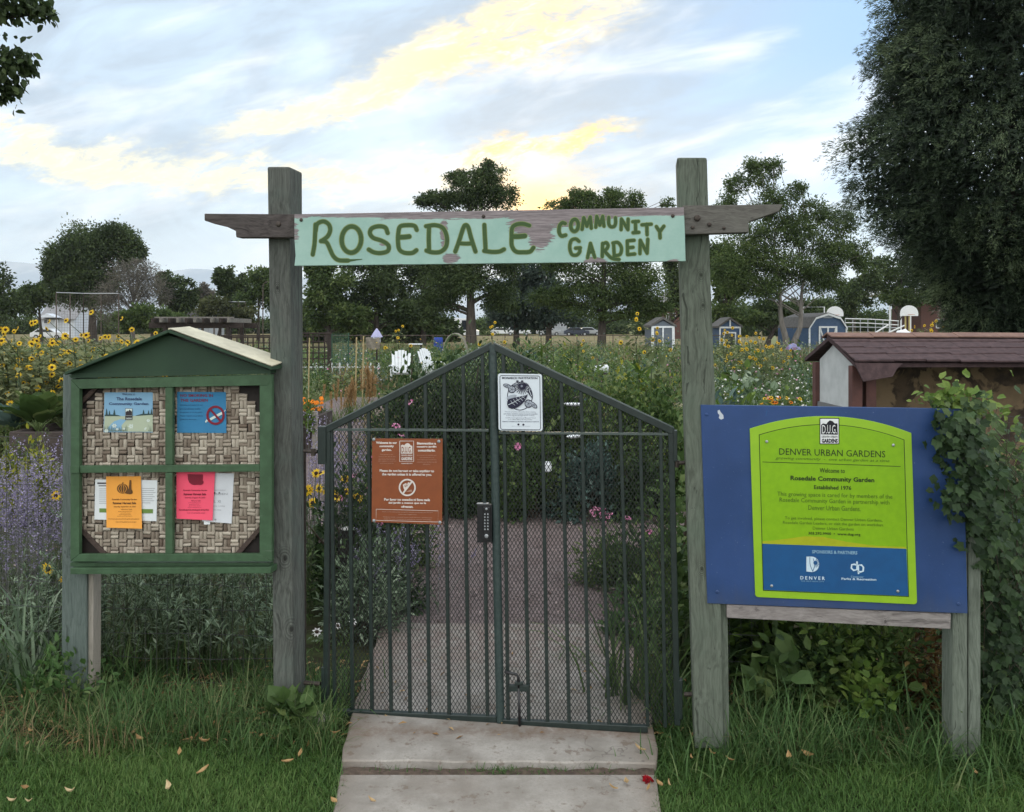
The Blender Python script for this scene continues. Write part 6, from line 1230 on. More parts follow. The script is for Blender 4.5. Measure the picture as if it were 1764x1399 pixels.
# ---- white picket edging, chairs and odds and ends
M_wpaint = plain('white_plastic', (0.74, 0.77, 0.80), (0.66, 0.69, 0.72), 12, .5)
t = thing('picket_fence', 'low white picket edging behind the feather grass', 'fence', gp(585, 25)); Y = 25
lx = np.linspace(xg(505, Y), xg(652, Y), 12)
for i, x in enumerate(lx): a = Acc(); a.box((x, Y, .34), (.05, .02, .56), .004); a.solid([(x - .025, Y - .01, .62), (x + .025, Y - .01, .62), (x, Y - .01, .66)], [(x - .025, Y + .01, .62), (x + .025, Y + .01, .62), (x, Y + .01, .66)]); a.build('picket', M_wpaint, t)
for z in (.20, .52): a = Acc(); a.box(((lx[0] + lx[-1]) / 2, Y + .022, z), (lx[-1] - lx[0] + .1, .02, .045), .003); a.build('rail', M_wpaint, t)
def adirondack(label, px, Y, rz):
    t = thing('garden_chair', label, 'chair', (0, 0, 0), 0, 'white garden chairs'); 
    for k_ in range(6):
        x = (k_ - 2.5) * .088; hgt = .62 + .10 * (1 - (abs(k_ - 2.5) / 2.5) ** 2); a = Acc(); q = lambda s_k, f_: (x * (1 + .18 * s_k) , .16 + .24 * s_k + f_, .30 + hgt * s_k)
        a.solid([(x - .041, .16, .28), (x + .041, .16, .28), (x * 1.12 + .044, .38, .30 + hgt), (x * 1.12 - .044, .38, .30 + hgt)], [(x - .041, .18, .28), (x + .041, .18, .28), (x * 1.12 + .044, .40, .30 + hgt), (x * 1.12 - .044, .40, .30 + hgt)], .006); a.build('back_slat', M_wpaint, t)
    for k_ in range(5): a = Acc(); a.box((0, -.30 + k_ * .10, .37 - k_ * .018), (.52, .085, .022), .004); a.build('seat_slat', M_wpaint, t)
    for s_ in (-1, 1):
        a = Acc(); a.box((s_ * .30, -.05, .56), (.12, .66, .022), .006); a.build('armrest', M_wpaint, t)
        a = Acc(); a.box((s_ * .30, -.32, .275), (.035, .09, .55), .004); a.build('leg', M_wpaint, t)
        a = Acc(); a.solid([(s_ * .275 - .012, -.36, .34), (s_ * .275 - .012, -.36, .24), (s_ * .275 - .012, .50, 0), (s_ * .275 - .012, .40, .0), (s_ * .275 - .012, .15, .26)], [(s_ * .275 + .012, -.36, .34), (s_ * .275 + .012, -.36, .24), (s_ * .275 + .012, .50, 0), (s_ * .275 + .012, .40, 0), (s_ * .275 + .012, .15, .26)], .002); a.build('leg', M_wpaint, t)
    t.location = gp(px, Y); t.rotation_euler = (0, 0, rz); return t
ch_ = adirondack('white slatted garden chair facing the gate over its left rail', 691, 25.2, .12)
dup(ch_, gp(744, 28), .9, 1.0, 'white garden chair half hidden by plants right of the first chair')
t = thing('birdhouse', 'pale birdhouse with a pointed lavender roof on a post', 'birdhouse', gp(649, 28)); x, y, _ = gp(649, 28); M_lav = plain('lavender_paint', (0.42, 0.42, 0.62), (0.36, 0.36, 0.55), 12, .6)
a = Acc(); a.tube([(x, y, -.05), (x, y, 1.22)], .03, 8); a.build('post', M_dkw, t); a = Acc(); a.box((x, y, 1.30), (.22, .22, .18), .01); a.build('body', M_wpaint, t)
a = Acc(); a.lathe((x, y, 1.385), [(.20, 0), (.19, .03), (.10, .18), (.012, .30)], 4); a.build('roof', M_lav, t); a = Acc(); a.tube([(x, y - .115, 1.31), (x, y - .111, 1.31)], .03, 10); a.build('entrance_hole', M_black, t)
t = thing('burlap_cover', 'beige cloth draped over a wire cage below the pointed birdhouse', 'cloth', gp(643, 27)); x, y, _ = gp(643, 27); V = []
for i in range(9):
    for j in range(9): V.append((x + (i - 4) * .055, y + .03 * math.sin(i * 1.3 + j * .5) - .02 * j, 1.02 + .36 * (j / 8) + .025 * math.sin(i * .9)))
i, j = np.meshgrid(np.arange(8), np.arange(8), indexing='ij'); Q = np.stack([i * 9 + j, (i + 1) * 9 + j, (i + 1) * 9 + j + 1, i * 9 + j + 1], -1).reshape(-1, 4); a = Acc(); V = np.array(V); a.add(V, [Q]); a.add(V + [0, .006, 0], [Q[:, ::-1]]); a.build('cloth', plain('burlap', (0.40, 0.35, 0.30), (0.28, 0.25, 0.21), 20, .9), t, smooth=True)
a = Acc()
for q in (-.2, .2): a.tube([(x + q, y + .05, 0), (x + q, y + .05, 1.36)], .008, 5)
a.build('cage', M_wire, t)
t = thing('barrel', 'bright blue plastic barrel behind the garden left of the gate peak', 'barrel', gp(755, 46)); x, y, _ = gp(755, 46); a = Acc(); a.lathe((x, y, 0), [(.22, 0), (.25, .05), (.26, .35), (.24, .40), (.26, .45), (.26, .8), (.24, .85), (.26, .9), (.24, 1.2), (.21, 1.24), (.01, 1.24)], 20); a.build('body', plain('blue_plastic', (0.012, 0.045, 0.30), (0.01, 0.035, 0.24), 12, .45), t, smooth=True)
a = Acc(); a.lathe((x + .1, y - .1, 1.235), [(.03, 0), (.03, .03), (.004, .035)], 10); a.build('bung', M_black, t)
t = thing('hoop_tunnel', 'green netted hoop tunnel right of the blue barrel', 'cover', gp(785, 42)); x, y, _ = gp(785, 42); hp = Acc(); an = np.linspace(0, math.pi, 15)
for dy in (-.8, -.3, .2, .7): b_ = Acc(); b_.tube(np.stack([x - .62 * np.cos(an), np.full(15, y + dy), 1.48 * np.sin(an) ** .8], 1), .015, 5); b_.build('hoop', M_kpost2, t)
for q in np.linspace(-.8, .7, 16): hp.tube(np.stack([x - .60 * np.cos(an), np.full(15, y + q), 1.44 * np.sin(an) ** .8], 1), .012, 4)
for k_ in range(1, 14): hp.tube([(x - .60 * math.cos(an[k_]), y - .8, 1.44 * math.sin(an[k_]) ** .8), (x - .60 * math.cos(an[k_]), y + .7, 1.44 * math.sin(an[k_]) ** .8)], .012, 4)
hp.build('netting', plain('pale_green_net', (0.17, 0.24, 0.12), (0.12, 0.18, 0.09), 20, .8), t)
t = thing('garden_table', 'dark garden table with a white top left of the blue barrel', 'table', gp(716, 38)); x, y, _ = gp(716, 38); a = Acc(); a.box((x, y, 1.0), (.58, .5, .05), .006); a.build('top', M_wpaint, t)
for q in ((-.24, -.2), (.24, -.2), (-.24, .2), (.24, .2)): a = Acc(); a.box((x + q[0], y + q[1], .48), (.05, .05, .98), .004); a.build('leg', M_dkw, t)
t = thing('watering_tub', 'white plastic tub lying on its side among the beds right of the gate', 'tub', gp(1035, 19)); x, y, _ = gp(1035, 19); a = Acc(); th = np.linspace(0, 2 * math.pi, 17)[:-1]; prof = [(.07, -.17), (.085, 0), (.10, .16), (.108, .165), (.095, .15), (.075, -.14)]
V = np.concatenate([np.stack([np.full(16, x + q), y + r * np.cos(th), .74 + r * np.sin(th)], 1) for r, q in prof]); i, j = np.meshgrid(np.arange(5), np.arange(16), indexing='ij'); a.add(V, [np.stack([i * 16 + j, i * 16 + (j + 1) % 16, (i + 1) * 16 + (j + 1) % 16, (i + 1) * 16 + j], -1).reshape(-1, 4), np.arange(16)]); a.build('tub', M_wpaint, t, smooth=True)
a = Acc(); a.box((x, y, .31), (.3, .3, .66), .01); a.build('stand', M_dkw, t)
b = bmesh.new(); bmesh.ops.create_icosphere(b, subdivisions=4, radius=1)
for v_ in b.verts: q = v_.co.normalized(); v_.co = Vector((q.x * .24, q.y * .2, q.z * .17)) * (1 + .14 * math.sin(q.x * 4 + 1) * math.cos(q.y * 5 + 2) + .08 * math.sin(q.z * 8 + q.x * 6))
a = Acc(); a.bm(b); o = a.build('boulder', plain('cream_boulder', (0.58, 0.53, 0.42), (0.40, 0.35, 0.26), 9, .9, bmp=.03), smooth=True); o.location = (xg(1165, 13.2), 13.2, .30); props(o, 'cream-coloured boulder just left of the right arch post above the gate rail', 'boulder')
t = thing('boulder_mound', 'low planted mound under the cream boulder', 'plant', (xg(1165, 13.2), 13.2, 0)); bush(t, (xg(1165, 13.2), 13.2, 0), .5, .4, .26, 700, .06, .5, 'long_grass', Rg, LEAF, 4, 12, .2)
def corn(label, px, Y, h, n, r, group=None, mt='light_leaf'):
    c = np.array(gp(px, Y)); t = thing('corn_plant', label, 'corn', tuple(c), 0, group); a, s_a = Acc(), Acc()
    for k_ in range(n):
        b_ = c + [Rg.normal(0, r), Rg.normal(0, r), 0]; hh = h * Rg.uniform(.8, 1.05); s_a.tube([b_, b_ + [0, 0, hh]], [.014, .006], 5); m_ = 12; f_ = np.linspace(.15, .98, m_); an = np.arange(m_) * math.pi + Rg.normal(0, .5, m_); l = .55 * h * (1.05 - .6 * np.abs(f_ - .5))
        out = np.stack([np.cos(an), np.sin(an) * .6, np.full(m_, .9)], 1); nr = np.stack([np.cos(an), np.sin(an), np.full(m_, -.9)], 1); a.scatter(BLADE, b_ + np.stack([f_ * 0, f_ * 0, f_ * hh], 1), basis(out, nr), np.stack([np.full(m_, .055), l, l * 1.5], 1), 0, np.clip(Rg.normal(.5, .2, m_), 0, 1))
    a.build('leaves', ML[mt], t); s_a.build('stalks', M_stem, t)
corn('sweet corn stalks right of the gate peak', 925, 20, 1.28, 7, .22); corn('sweet corn stalks farther right with drying tops', 985, 23, 1.3, 7, .3, None, 'long_grass'); corn('drooping corn plant left of the right arch post', 1112, 13, 1.02, 5, .12); corn('drooping corn plant in the middle of the right beds', 1052, 14.5, .95, 5, .14)

# ---- bird tray on a hook, chain and white mesh jar at the hedge
t = thing('bird_feeder', 'white scalloped double bird tray with a hanging chain in front of the hedge', 'bird feeder', (xg(1000, 6.9), 6.9, 0)); x, y = xg(1003, 6.9), 6.9
a = Acc(); a.tube([(x, y, -.05), (x - .005, y, 1.0), (x - .03, y, 1.06), (x - .07, y, 1.05)], .005, 6); a.build('hook', M_plate, t)
def tray(px, py, tilt):
    c = at(px, py, 6.84); a = Acc(); n_ = 24; th = np.arange(n_) / n_ * 2 * math.pi; V = []
    for r, z in ((.02, 0), (.055, .002), (.066, .012), (.072, .02), (.066, .018), (.05, .006)): sc_ = 1 + (.05 * np.cos(th * 8) if r > .06 else 0 * th); V.append(np.stack([c[0] + r * sc_ * np.cos(th), c[1] + r * sc_ * np.sin(th), c[2] + z + r * np.cos(th) * tilt], 1))
    i, j = np.meshgrid(np.arange(5), np.arange(n_), indexing='ij'); j2 = (j + 1) % n_; a.add(np.concatenate(V), [np.stack([i * n_ + j, i * n_ + j2, (i + 1) * n_ + j2, (i + 1) * n_ + j], -1).reshape(-1, 4), np.arange(n_)[::-1]]); a.build('tray', M_wpaint, t, smooth=True)
tray(987, 699, .0); tray(991, 754, .12)
a = Acc(); p0, p1 = at(1003, 752, 6.84), at(1009, 912, 6.84)
for k_ in range(30): q = p0 + (p1 - p0) * (k_ / 29); a.tube([q + [-.004, 0, .012], q + [.004, 0, 0], q + [-.004, 0, -.012]], .0035, 5)
a.build('chain', M_wpaint, t)
t = thing('mesh_jar', 'small white mesh jar hanging in the hedge right of the white sign', 'jar', tuple(at(943, 812, 7.0))); c = at(943, 806, 6.98); a = Acc(); a.lathe((c[0], c[1], c[2] - .03), [(.03, 0), (.036, .01), (.036, .06), (.026, .07), (.026, .08)], 12); a.build('jar', M_wpaint, t); a = Acc(); a.tube([c + [0, 0, .05], c + [.01, .02, .14]], .002, 4); a.build('hanger', M_wire, t)

# ---- low brown shelter behind the blue sign
M_shing = plain('brown_shingle', (0.048, 0.031, 0.033), (0.082, 0.052, 0.054), 26, .9, bmp=.004); M_ridge2 = plain('ridge_cap_shingle', (0.22, 0.135, 0.105), (0.165, 0.10, 0.085), 20, .9, bmp=.003)
M_brownp = plain('brown_paint', (0.12, 0.055, 0.048), (0.085, 0.042, 0.037), 12, .7); M_panel = plain('pale_panel', (0.50, 0.52, 0.52), (0.40, 0.42, 0.42), 8, .7)
sh = thing('garden_shelter', 'low open shelter with a brown shingle roof and painted back wall behind the blue sign', 'shelter', (3.3, 5.65, 0)); xL, xR = 2.12, 4.9; yF, yB, yM, zR, zE = 5.18, 6.10, 5.64, 1.565, 1.405
for k_ in range(4):                                        # front courses: separate tabs with uneven butts
    a = Acc(); t0, t1 = k_ / 4, (k_ + 1.12) / 4; xx = xL - .01
    while xx < xR:
        w_ = Rg.uniform(.15, .26); x2 = min(xx + w_, xR); l = t1 + Rg.uniform(-.02, .03); up_ = .010 * (4 - k_) * .25
        f_ = lambda s_k, dz: ((yM + (yF - yM) * s_k), zR + (zE - zR) * s_k + dz)
        (ya, za), (yb, zb) = f_(t0, .004 + .003 * k_), f_(l, .013 + .003 * k_)
        a.solid([(xx, ya, za), (x2 - .004, ya, za), (x2 - .004, yb, zb + Rg.uniform(0, .004)), (xx, yb, zb)], [(xx, ya, za - .008), (x2 - .004, ya, za - .008), (x2 - .004, yb, zb - .010), (xx, yb, zb - .010)], 0, 0); xx = x2
    a.build('shingle_course', M_shing, sh)
a = Acc(); a.solid([(xL, yM, zR - .006), (xR, yM, zR - .006), (xR, yF + .02, zE - .006), (xL, yF + .02, zE - .006)], [(xL, yM, zR - .03), (xR, yM, zR - .03), (xR, yF + .02, zE - .03), (xL, yF + .02, zE - .03)]); a.solid([(xL, yM + .001, zR - .004), (xR, yM + .001, zR - .004), (xR, yB, zE), (xL, yB, zE)], [(xL, yM + .001, zR - .03), (xR, yM + .001, zR - .03), (xR, yB, zE - .026), (xL, yB, zE - .026)]); a.build('roof_deck', M_shing, sh)
a = Acc(); xx = xL - .012
while xx < xR:
    x2 = min(xx + .28, xR); d_ = Rg.uniform(.010, .016); a.solid([(xx, yM - .085, zR - .014 + d_), (x2, yM - .085, zR - .017 + d_), (x2, yM, zR + .008 + d_), (xx, yM, zR + .011 + d_)], [(xx, yM - .085, zR - .022 + d_), (x2, yM - .085, zR - .024 + d_), (x2, yM, zR + d_), (xx, yM, zR + d_)]); a.solid([(xx, yM + .001, zR + .011 + d_), (x2, yM + .001, zR + .008 + d_), (x2, yM + .09, zR - .020 + d_), (xx, yM + .09, zR - .017 + d_)], [(xx, yM + .001, zR + d_), (x2, yM + .001, zR + d_), (x2, yM + .09, zR - .03 + d_), (xx, yM + .09, zR - .03 + d_)]); xx = x2
a.build('ridge_cap', M_ridge2, sh)
a = Acc(); a.solid([(xL - .015, yF - .005, zE + .0), (2.40, yF - .012, zE - .004), (2.36, yF - .02, zE - .04), (2.33, yF - .03, zE - .085), (xL + .03, yF - .035, zE - .115)], [(xL - .015, yF + .012, zE), (2.40, yF + .006, zE - .004), (2.36, yF - .004, zE - .04), (2.33, yF - .014, zE - .085), (xL + .03, yF - .018, zE - .115)], .001); props(a.build('loose_shingle', M_shing, sh), label='shingle drooping from the eave corner')
for x, y in ((xL + .05, yF + .14), (xL + .15, yF + .17), (xL + .05, yB - .14), (xR - .1, yF + .14), (xR - .1, yB - .14)):
    a = Acc(); a.box((x, y, .68), (.065, .065, 1.40), .004); a.build('post', M_brownp, sh)
a = Acc(); a.solid([(xL + .045, yF + .18, .05), (xL + .045, yB - .18, .05), (xL + .045, yB - .18, 1.40), (xL + .045, yM, 1.52), (xL + .045, yF + .18, 1.40)], [(xL + .065, yF + .18, .05), (xL + .065, yB - .18, .05), (xL + .065, yB - .18, 1.40), (xL + .065, yM, 1.52), (xL + .065, yF + .18, 1.40)]); a.build('side_panel', M_panel, sh)
a = Acc(); a.box((xL + .036, yM, 1.08), (.016, yB - yF - .36, .05), .003); a.build('side_rail', plain('grey_rail_paint', (.16, .16, .16), None, 20, .7), sh)
m, p = newmat('mural_wall'); co = wpos(); n1 = noise(co, 3.2, 5, .6, .8); n2 = noise(co, 9, 4, .6); X, Y_, Z = sep(co)
c = mix(smooth(n1 * .8 + n2 * .2, .49, .53), (0.27, 0.195, 0.12), (0.060, 0.045, 0.036)); c = mix(smooth(n2, .42, .62) * .5, c, (0.19, 0.135, 0.085)); put(p.inputs['Base Color'], c); p.inputs['Roughness'].default_value = .9  # whole wall darkened in colour for the shade under the roof
a = Acc(); a.box(((xL + xR) / 2, yB - .19, .96), (xR - xL - .2, .02, .88), .002); a.build('back_wall', m, sh)
a = Acc(); a.box(((xL + xR) / 2, yB - .22, .50), (xR - xL - .2, .05, .035), .003); a.build('shelf', plain('dark_red_shelf', (0.12, 0.02, 0.022), None, 20, .6), sh)
a = Acc(); a.box(((xL + xR) / 2 + .3, yB - .20, .24), (xR - xL - .9, .03, .46), .003); a.build('base_board', M_blue, sh)
# ------------------------------------------------------------------ trees and buildings beyond the garden
Rf = np.random.RandomState(55)
M_bark = plain('grey_bark', (0.085, 0.072, 0.062), (0.045, 0.038, 0.033), 7, .95, bmp=.03, stretch=(1, 1, .25)); M_barkl = plain('pale_bark', (0.19, 0.175, 0.16), (0.11, 0.10, 0.09), 7, .95, bmp=.03, stretch=(1, 1, .25))
LM('tree_dark', (0.028, 0.046, 0.018), (0.062, 0.095, 0.034), (0.125, 0.165, 0.062), .35)
LM('tree_mid', (0.038, 0.064, 0.020), (0.088, 0.135, 0.042), (0.17, 0.215, 0.075), .4)
LM('tree_olive', (0.040, 0.050, 0.020), (0.085, 0.098, 0.040), (0.15, 0.16, 0.07), .35)
LM('tree_blue', (0.034, 0.054, 0.042), (0.074, 0.108, 0.084), (0.14, 0.18, 0.135), .3)
LM('tree_grey', (0.075, 0.070, 0.058), (0.135, 0.125, 0.105), (0.20, 0.185, 0.15), .3)
LM('juniper', (0.016, 0.027, 0.017), (0.042, 0.066, 0.036), (0.105, 0.14, 0.072), .15)
def tree(name, label, px, Y, blobs, n, L_, mt, tr, group=None, forks=((0, 0),), bark=None, clump=.26, limbs=16, density=1.0, W_=.55, Rr=Rf, T=LEAF, droop=.25, cat='tree', show=0.55):
    base = np.array([xg(px, Y), Y, gz(Y)]); t = thing(name, label, cat, tuple(base), 0, group); a = Acc(); cs = []
    area = np.array([b[2] * b[3] for b in blobs], float); cnt = (area / area.sum() * n).astype(int)
    for (bx, by, rx, ry), k in zip(blobs, cnt):
        c = at(bx, by, Y) + [0, Rr.normal(0, .05) * rx / F * Y, 0]; R3 = np.array([rx, (rx + ry) * .45, ry]) / F * Y; nc = max(7, int(24 * density)); cl = rdir(Rr, nc) * (Rr.uniform(.12, 1.0, nc) ** .45)[:, None]
        i = Rr.randint(0, nc, k); cs_ = Rr.uniform(.7, 1.25, nc)
        q = cl[i] * (1 - clump * .7) + Rr.normal(0, clump * .55, (k, 3)) * cs_[i][:, None]; P_ = c + q * R3; tb = Rr.uniform(-.22, .22, nc)[i]
        d = q + rdir(Rr, k) * .9 - UP * droop; l = L_ * Rr.uniform(.55, 1.3, k)
        P_[:, 2] = np.maximum(P_[:, 2], base[2] + .3)
        a.scatter(T, P_, basis(d, rdir(Rr, k) + UP * .5), np.stack([l * W_, l, l], 1), 0, np.clip(.42 + tb + Rr.normal(0, .15, k), 0, 1)); cs += [c + x_ * R3 * .9 for x_ in cl]
    cs = np.array(cs); s_a = Acc(); topz = cs[:, 2].max(); cx_ = cs[:, 0].mean()
    for fx, fz in forks:
        tip = np.array([cx_ * .6 + base[0] * .4 + fx / F * Y, Y, base[2] + (topz - base[2]) * (.80 - fz)]); mid = base + (tip - base) * .35 + [(fx / F * Y) * .25, 0, 0]
        s_a.tube(catmull3([base - [0, 0, .3], base + (mid - base) * .5, mid, base + (tip - base) * .7, tip]), np.linspace(tr, tr * .18, 17), 9, cap=False)
        for k_ in range(limbs // len(forks)):
            tgt = cs[Rr.randint(len(cs))]; f_ = np.clip((tgt[2] - base[2]) / (tip[2] - base[2]) * show, .18, .9); s0 = base + (tip - base) * f_ + [(fx / F * Y) * .12, 0, 0]
            s_a.tube(catmull3([s0, s0 * .55 + tgt * .45 + [0, 0, .05 * np.linalg.norm(tgt - s0)], tgt]), np.linspace(tr * .32 * (1.1 - f_), tr * .05, 9), 6, cap=False)
    a.build('crown', ML[mt], t); s_a.build('trunk', bark or M_bark, t, smooth=True); return t
def catmull3(p):
    p = np.array(p, float); k = 4; q = np.vstack([2 * p[0] - p[1], p, 2 * p[-1] - p[-2]]); out = []
    for i in range(1, len(q) - 2):
        for t in np.linspace(0, 1, k, endpoint=False):
            a0, a1, a2, a3 = q[i - 1], q[i], q[i + 1], q[i + 2]; out.append(.5 * ((2 * a1) + (-a0 + a2) * t + (2 * a0 - 5 * a1 + 4 * a2 - a3) * t * t + (-a0 + 3 * a1 - 3 * a2 + a3) * t ** 3))
    out.append(p[-1]); return np.array(out)
# left horizon
tree('elm_tree', 'big round dark elm towering over the white house at left', 160, 95, [(150, 430, 62, 44), (190, 415, 44, 34), (115, 450, 38, 44), (226, 432, 24, 40), (155, 495, 66, 44), (95, 470, 22, 34)], 52000, .32, 'tree_dark', .55, limbs=30, clump=.34, density=1.5)
tree('willow_tree', 'grey-brown thin-leaved willow in front of the big elm', 228, 88, [(222, 490, 56, 42), (262, 505, 36, 34), (190, 520, 40, 36), (240, 465, 34, 22)], 11000, .32, 'tree_grey', .3, W_=.2, limbs=60, bark=M_barkl, clump=.34)
for px, Y, bl, n, mt, lb in ((-5, 90, [(-8, 510, 34, 50), (22, 525, 28, 28), (-60, 490, 50, 60)], 9000, 'tree_dark', 'dark tree cut by the left edge of the picture'), (72, 100, [(68, 508, 40, 30), (88, 500, 28, 26), (40, 520, 30, 24)], 8000, 'tree_mid', 'round green tree behind the white house roof'),
    (305, 104, [(300, 505, 30, 34), (285, 490, 20, 22), (325, 515, 20, 34), (325, 488, 9, 7)], 7000, 'tree_dark', 'dark tree right of the yellow gabled house'), (262, 84, [(255, 545, 44, 22), (300, 552, 20, 14), (225, 550, 30, 18)], 6000, 'tree_mid', 'low green thicket left of the yellow house'),
    (348, 118, [(345, 505, 20, 18), (362, 520, 22, 20)], 3600, 'tree_grey', 'small greyish tree left of the utility pole'), (395, 104, [(388, 480, 22, 22), (400, 500, 28, 28), (418, 490, 18, 22), (375, 478, 10, 10)], 7000, 'tree_dark', 'dark spreading tree left of the left arch post'), (445, 100, [(440, 495, 26, 32), (452, 478, 16, 20), (470, 500, 26, 40), (420, 520, 24, 26)], 7000, 'tree_mid', 'tree partly behind the left arch post'), (375, 96, [(372, 530, 34, 24), (410, 545, 40, 22)], 5000, 'tree_olive', 'olive shrubby tree behind the pergola')):
    tree('distant_tree', lb, px, Y, bl, n, .40, mt, .25, 'trees along the left horizon', limbs=10, density=.8)
# middle: the dark belt seen under the board
for px, Y, bl, n, mt, lb in ((565, 78, [(570, 500, 48, 50), (555, 455, 30, 32), (600, 545, 50, 28), (540, 545, 30, 34)], 13000, 'tree_mid', 'green tree just right of the left arch post'), (650, 80, [(650, 480, 62, 60), (620, 440, 40, 34), (690, 540, 60, 30), (600, 530, 40, 40)], 16000, 'tree_dark', 'dense dark tree under the first letters of the board'), (728, 82, [(735, 495, 58, 60), (745, 440, 40, 40), (720, 550, 56, 22)], 15000, 'tree_dark', 'dense dark tree under the middle of the board'), (890, 84, [(890, 500, 52, 66), (905, 540, 56, 30), (870, 440, 34, 30), (860, 535, 36, 30)], 14000, 'tree_blue', 'bluish evergreen under the board between the two field trees'), (945, 82, [(945, 510, 40, 54), (930, 450, 34, 40), (965, 540, 50, 26)], 10000, 'tree_blue', 'bluish evergreen left of the oak trunk')):
    tree('belt_tree', lb, px, Y, bl, n, .36, mt, .35, 'trees in the dark belt under the board', limbs=10)
tree('field_tree', 'tall dark spreading tree whose crown rises above the left half of the board', 812, 60, [(810, 330, 56, 34), (840, 300, 34, 24), (760, 345, 46, 20), (865, 340, 32, 26), (735, 345, 24, 10), (790, 306, 28, 16), (840, 283, 12, 9), (810, 400, 90, 40), (740, 430, 50, 40), (870, 430, 50, 50), (800, 470, 80, 50), (760, 515, 50, 26), (865, 510, 40, 30)], 70000, .19, 'tree_dark', .46, limbs=60, clump=.30, density=1.5, W_=.5, show=.8)
tree('field_tree', 'broad oak whose crown top shows above the right half of the board', 1036, 62, [(1010, 352, 44, 26), (1064, 350, 40, 24), (965, 354, 30, 16), (1098, 350, 16, 20), (1000, 338, 26, 14), (1056, 334, 22, 12), (1030, 400, 100, 40), (960, 440, 46, 40), (1100, 430, 46, 44), (1040, 480, 110, 46), (960, 510, 50, 28), (1110, 505, 50, 36), (1040, 530, 90, 24), (1120, 535, 50, 22), (1150, 350, 14, 9)], 68000, .19, 'tree_mid', .38, limbs=50, clump=.30, density=1.5, W_=.5, show=.8)
tree('locust_tree', 'airy two-trunked locust tree right of the right arch post', 1360, 55, [(1298, 300, 32, 28), (1330, 290, 20, 20), (1270, 320, 24, 22), (1250, 355, 26, 24), (1375, 330, 20, 20), (1330, 350, 44, 36), (1400, 365, 36, 26), (1450, 385, 34, 26), (1375, 400, 56, 36), (1300, 420, 54, 44), (1440, 430, 54, 36), (1480, 440, 22, 30), (1370, 455, 80, 36), (1300, 490, 60, 36), (1420, 480, 50, 30), (1260, 460, 40, 50)], 62000, .165, 'tree_mid', .26, forks=((-22, .25), (34, .35)), limbs=60, clump=.32, density=1.3, bark=M_barkl, W_=.5, show=.62)
for px, Y, bl, n, mt, lb in ((1250, 76, [(1255, 480, 42, 50), (1235, 440, 30, 34), (1270, 540, 50, 24)], 12000, 'tree_mid', 'green tree directly behind the right arch post'), (1150, 84, [(1165, 470, 34, 60), (1190, 520, 40, 34)], 9000, 'tree_dark', 'dark tree left of the right arch post'), (1320, 80, [(1330, 540, 60, 24), (1400, 535, 60, 26)], 9000, 'tree_dark', 'dark understory behind the locust trunks'), (1470, 90, [(1475, 510, 44, 34), (1500, 470, 26, 30), (1440, 530, 40, 24)], 9000, 'tree_dark', 'dark tree behind the basketball hoops'), (1545, 92, [(1540, 500, 50, 30), (1530, 460, 26, 26), (1575, 520, 44, 24), (1590, 470, 40, 40)], 11000, 'tree_mid', 'light green tree left of the juniper behind the white fascia'), (1660, 100, [(1660, 520, 60, 40)], 5000, 'tree_grey', 'greyish shrub in front of the brick building')):
    tree('far_tree', lb, px, Y, bl, n, .34, mt, .3, 'trees behind the sheds', limbs=10)
# hedgerow closing the view under the trees
for k_, (px, Y, rx, ry, top, mt) in enumerate([(px_, 160 + 9 * ((i_ * 7) % 3), 46 + 9 * ((i_ * 5) % 3), 0, 534 + 9 * ((i_ * 11) % 4), ('tree_dark', 'tree_mid', 'tree_dark', 'tree_olive', 'tree_blue')[i_ % 5]) for i_, px_ in enumerate(range(510, 1240, 52))] + [(px_, 92 + 3 * (i_ % 3), 34, 0, 540 + 6 * ((i_ * 7) % 3), ('tree_dark', 'tree_mid')[i_ % 2]) for i_, px_ in enumerate(range(515, 764, 30))] + [(px_, 165 + 8 * (i_ % 3), 50, 0, 534 + 8 * ((i_ * 7) % 3), ('tree_dark', 'tree_mid')[i_ % 2]) for i_, px_ in enumerate(range(-40, 500, 60))] + [(px_, 136 + 7 * (i_ % 3), 46, 0, 516 + 9 * ((i_ * 7) % 3), ('tree_mid', 'tree_dark')[i_ % 2]) for i_, px_ in enumerate(range(1250, 1640, 56))]):
    gy = HY - (gz(Y) - H) / Y * F; cy = (top + gy) / 2
    tree('hedgerow_shrub', 'dark round-topped shrub in the hedgerow under the far trees', px, Y, [(px, cy, rx, (gy - top) / 2 + 4), (px - rx * .5, cy + 6, rx * .5, (gy - top) / 2), (px + rx * .55, cy + 4, rx * .5, (gy - top) / 2)], 5200, .55, mt, .12, 'shrubs of the far hedgerow', limbs=5, clump=.36, cat='shrub')
# big juniper at right
base = np.array([xg(1735, 13.5), 13.5, 0]); t = thing('juniper_tree', 'huge dark feathery juniper filling the upper right corner', 'tree', tuple(base)); Y = 13.5
prof = lambda z: np.interp(z, [.6, 1.9, 2.25, 2.7, 3.2, 3.83, 4.5, 5.04, 5.8, 6.9, 8.6, 10], [.5, .78, 1.02, 1.38, 1.82, 2.12, 2.28, 2.08, 1.92, 1.82, 1.2, .2])
lumpf = lambda an, z: 1 + .09 * np.sin(an * 5 + z * 1.6) + .10 * np.sin(an * 9 - z * 3.1) * np.sin(z * 2.3) + .07 * np.sin(z * 5 + an * 3)
a = Acc(); ntf = 11500; z = 10 * Rf.uniform(.06, 1, ntf) ** .9; an = Rf.uniform(0, 2 * math.pi, ntf); lump = lumpf(an, z); rr_ = prof(z) * lump * np.where(Rf.uniform(size=ntf) < .82, Rf.uniform(.88, 1.03, ntf), Rf.uniform(.5, .9, ntf))
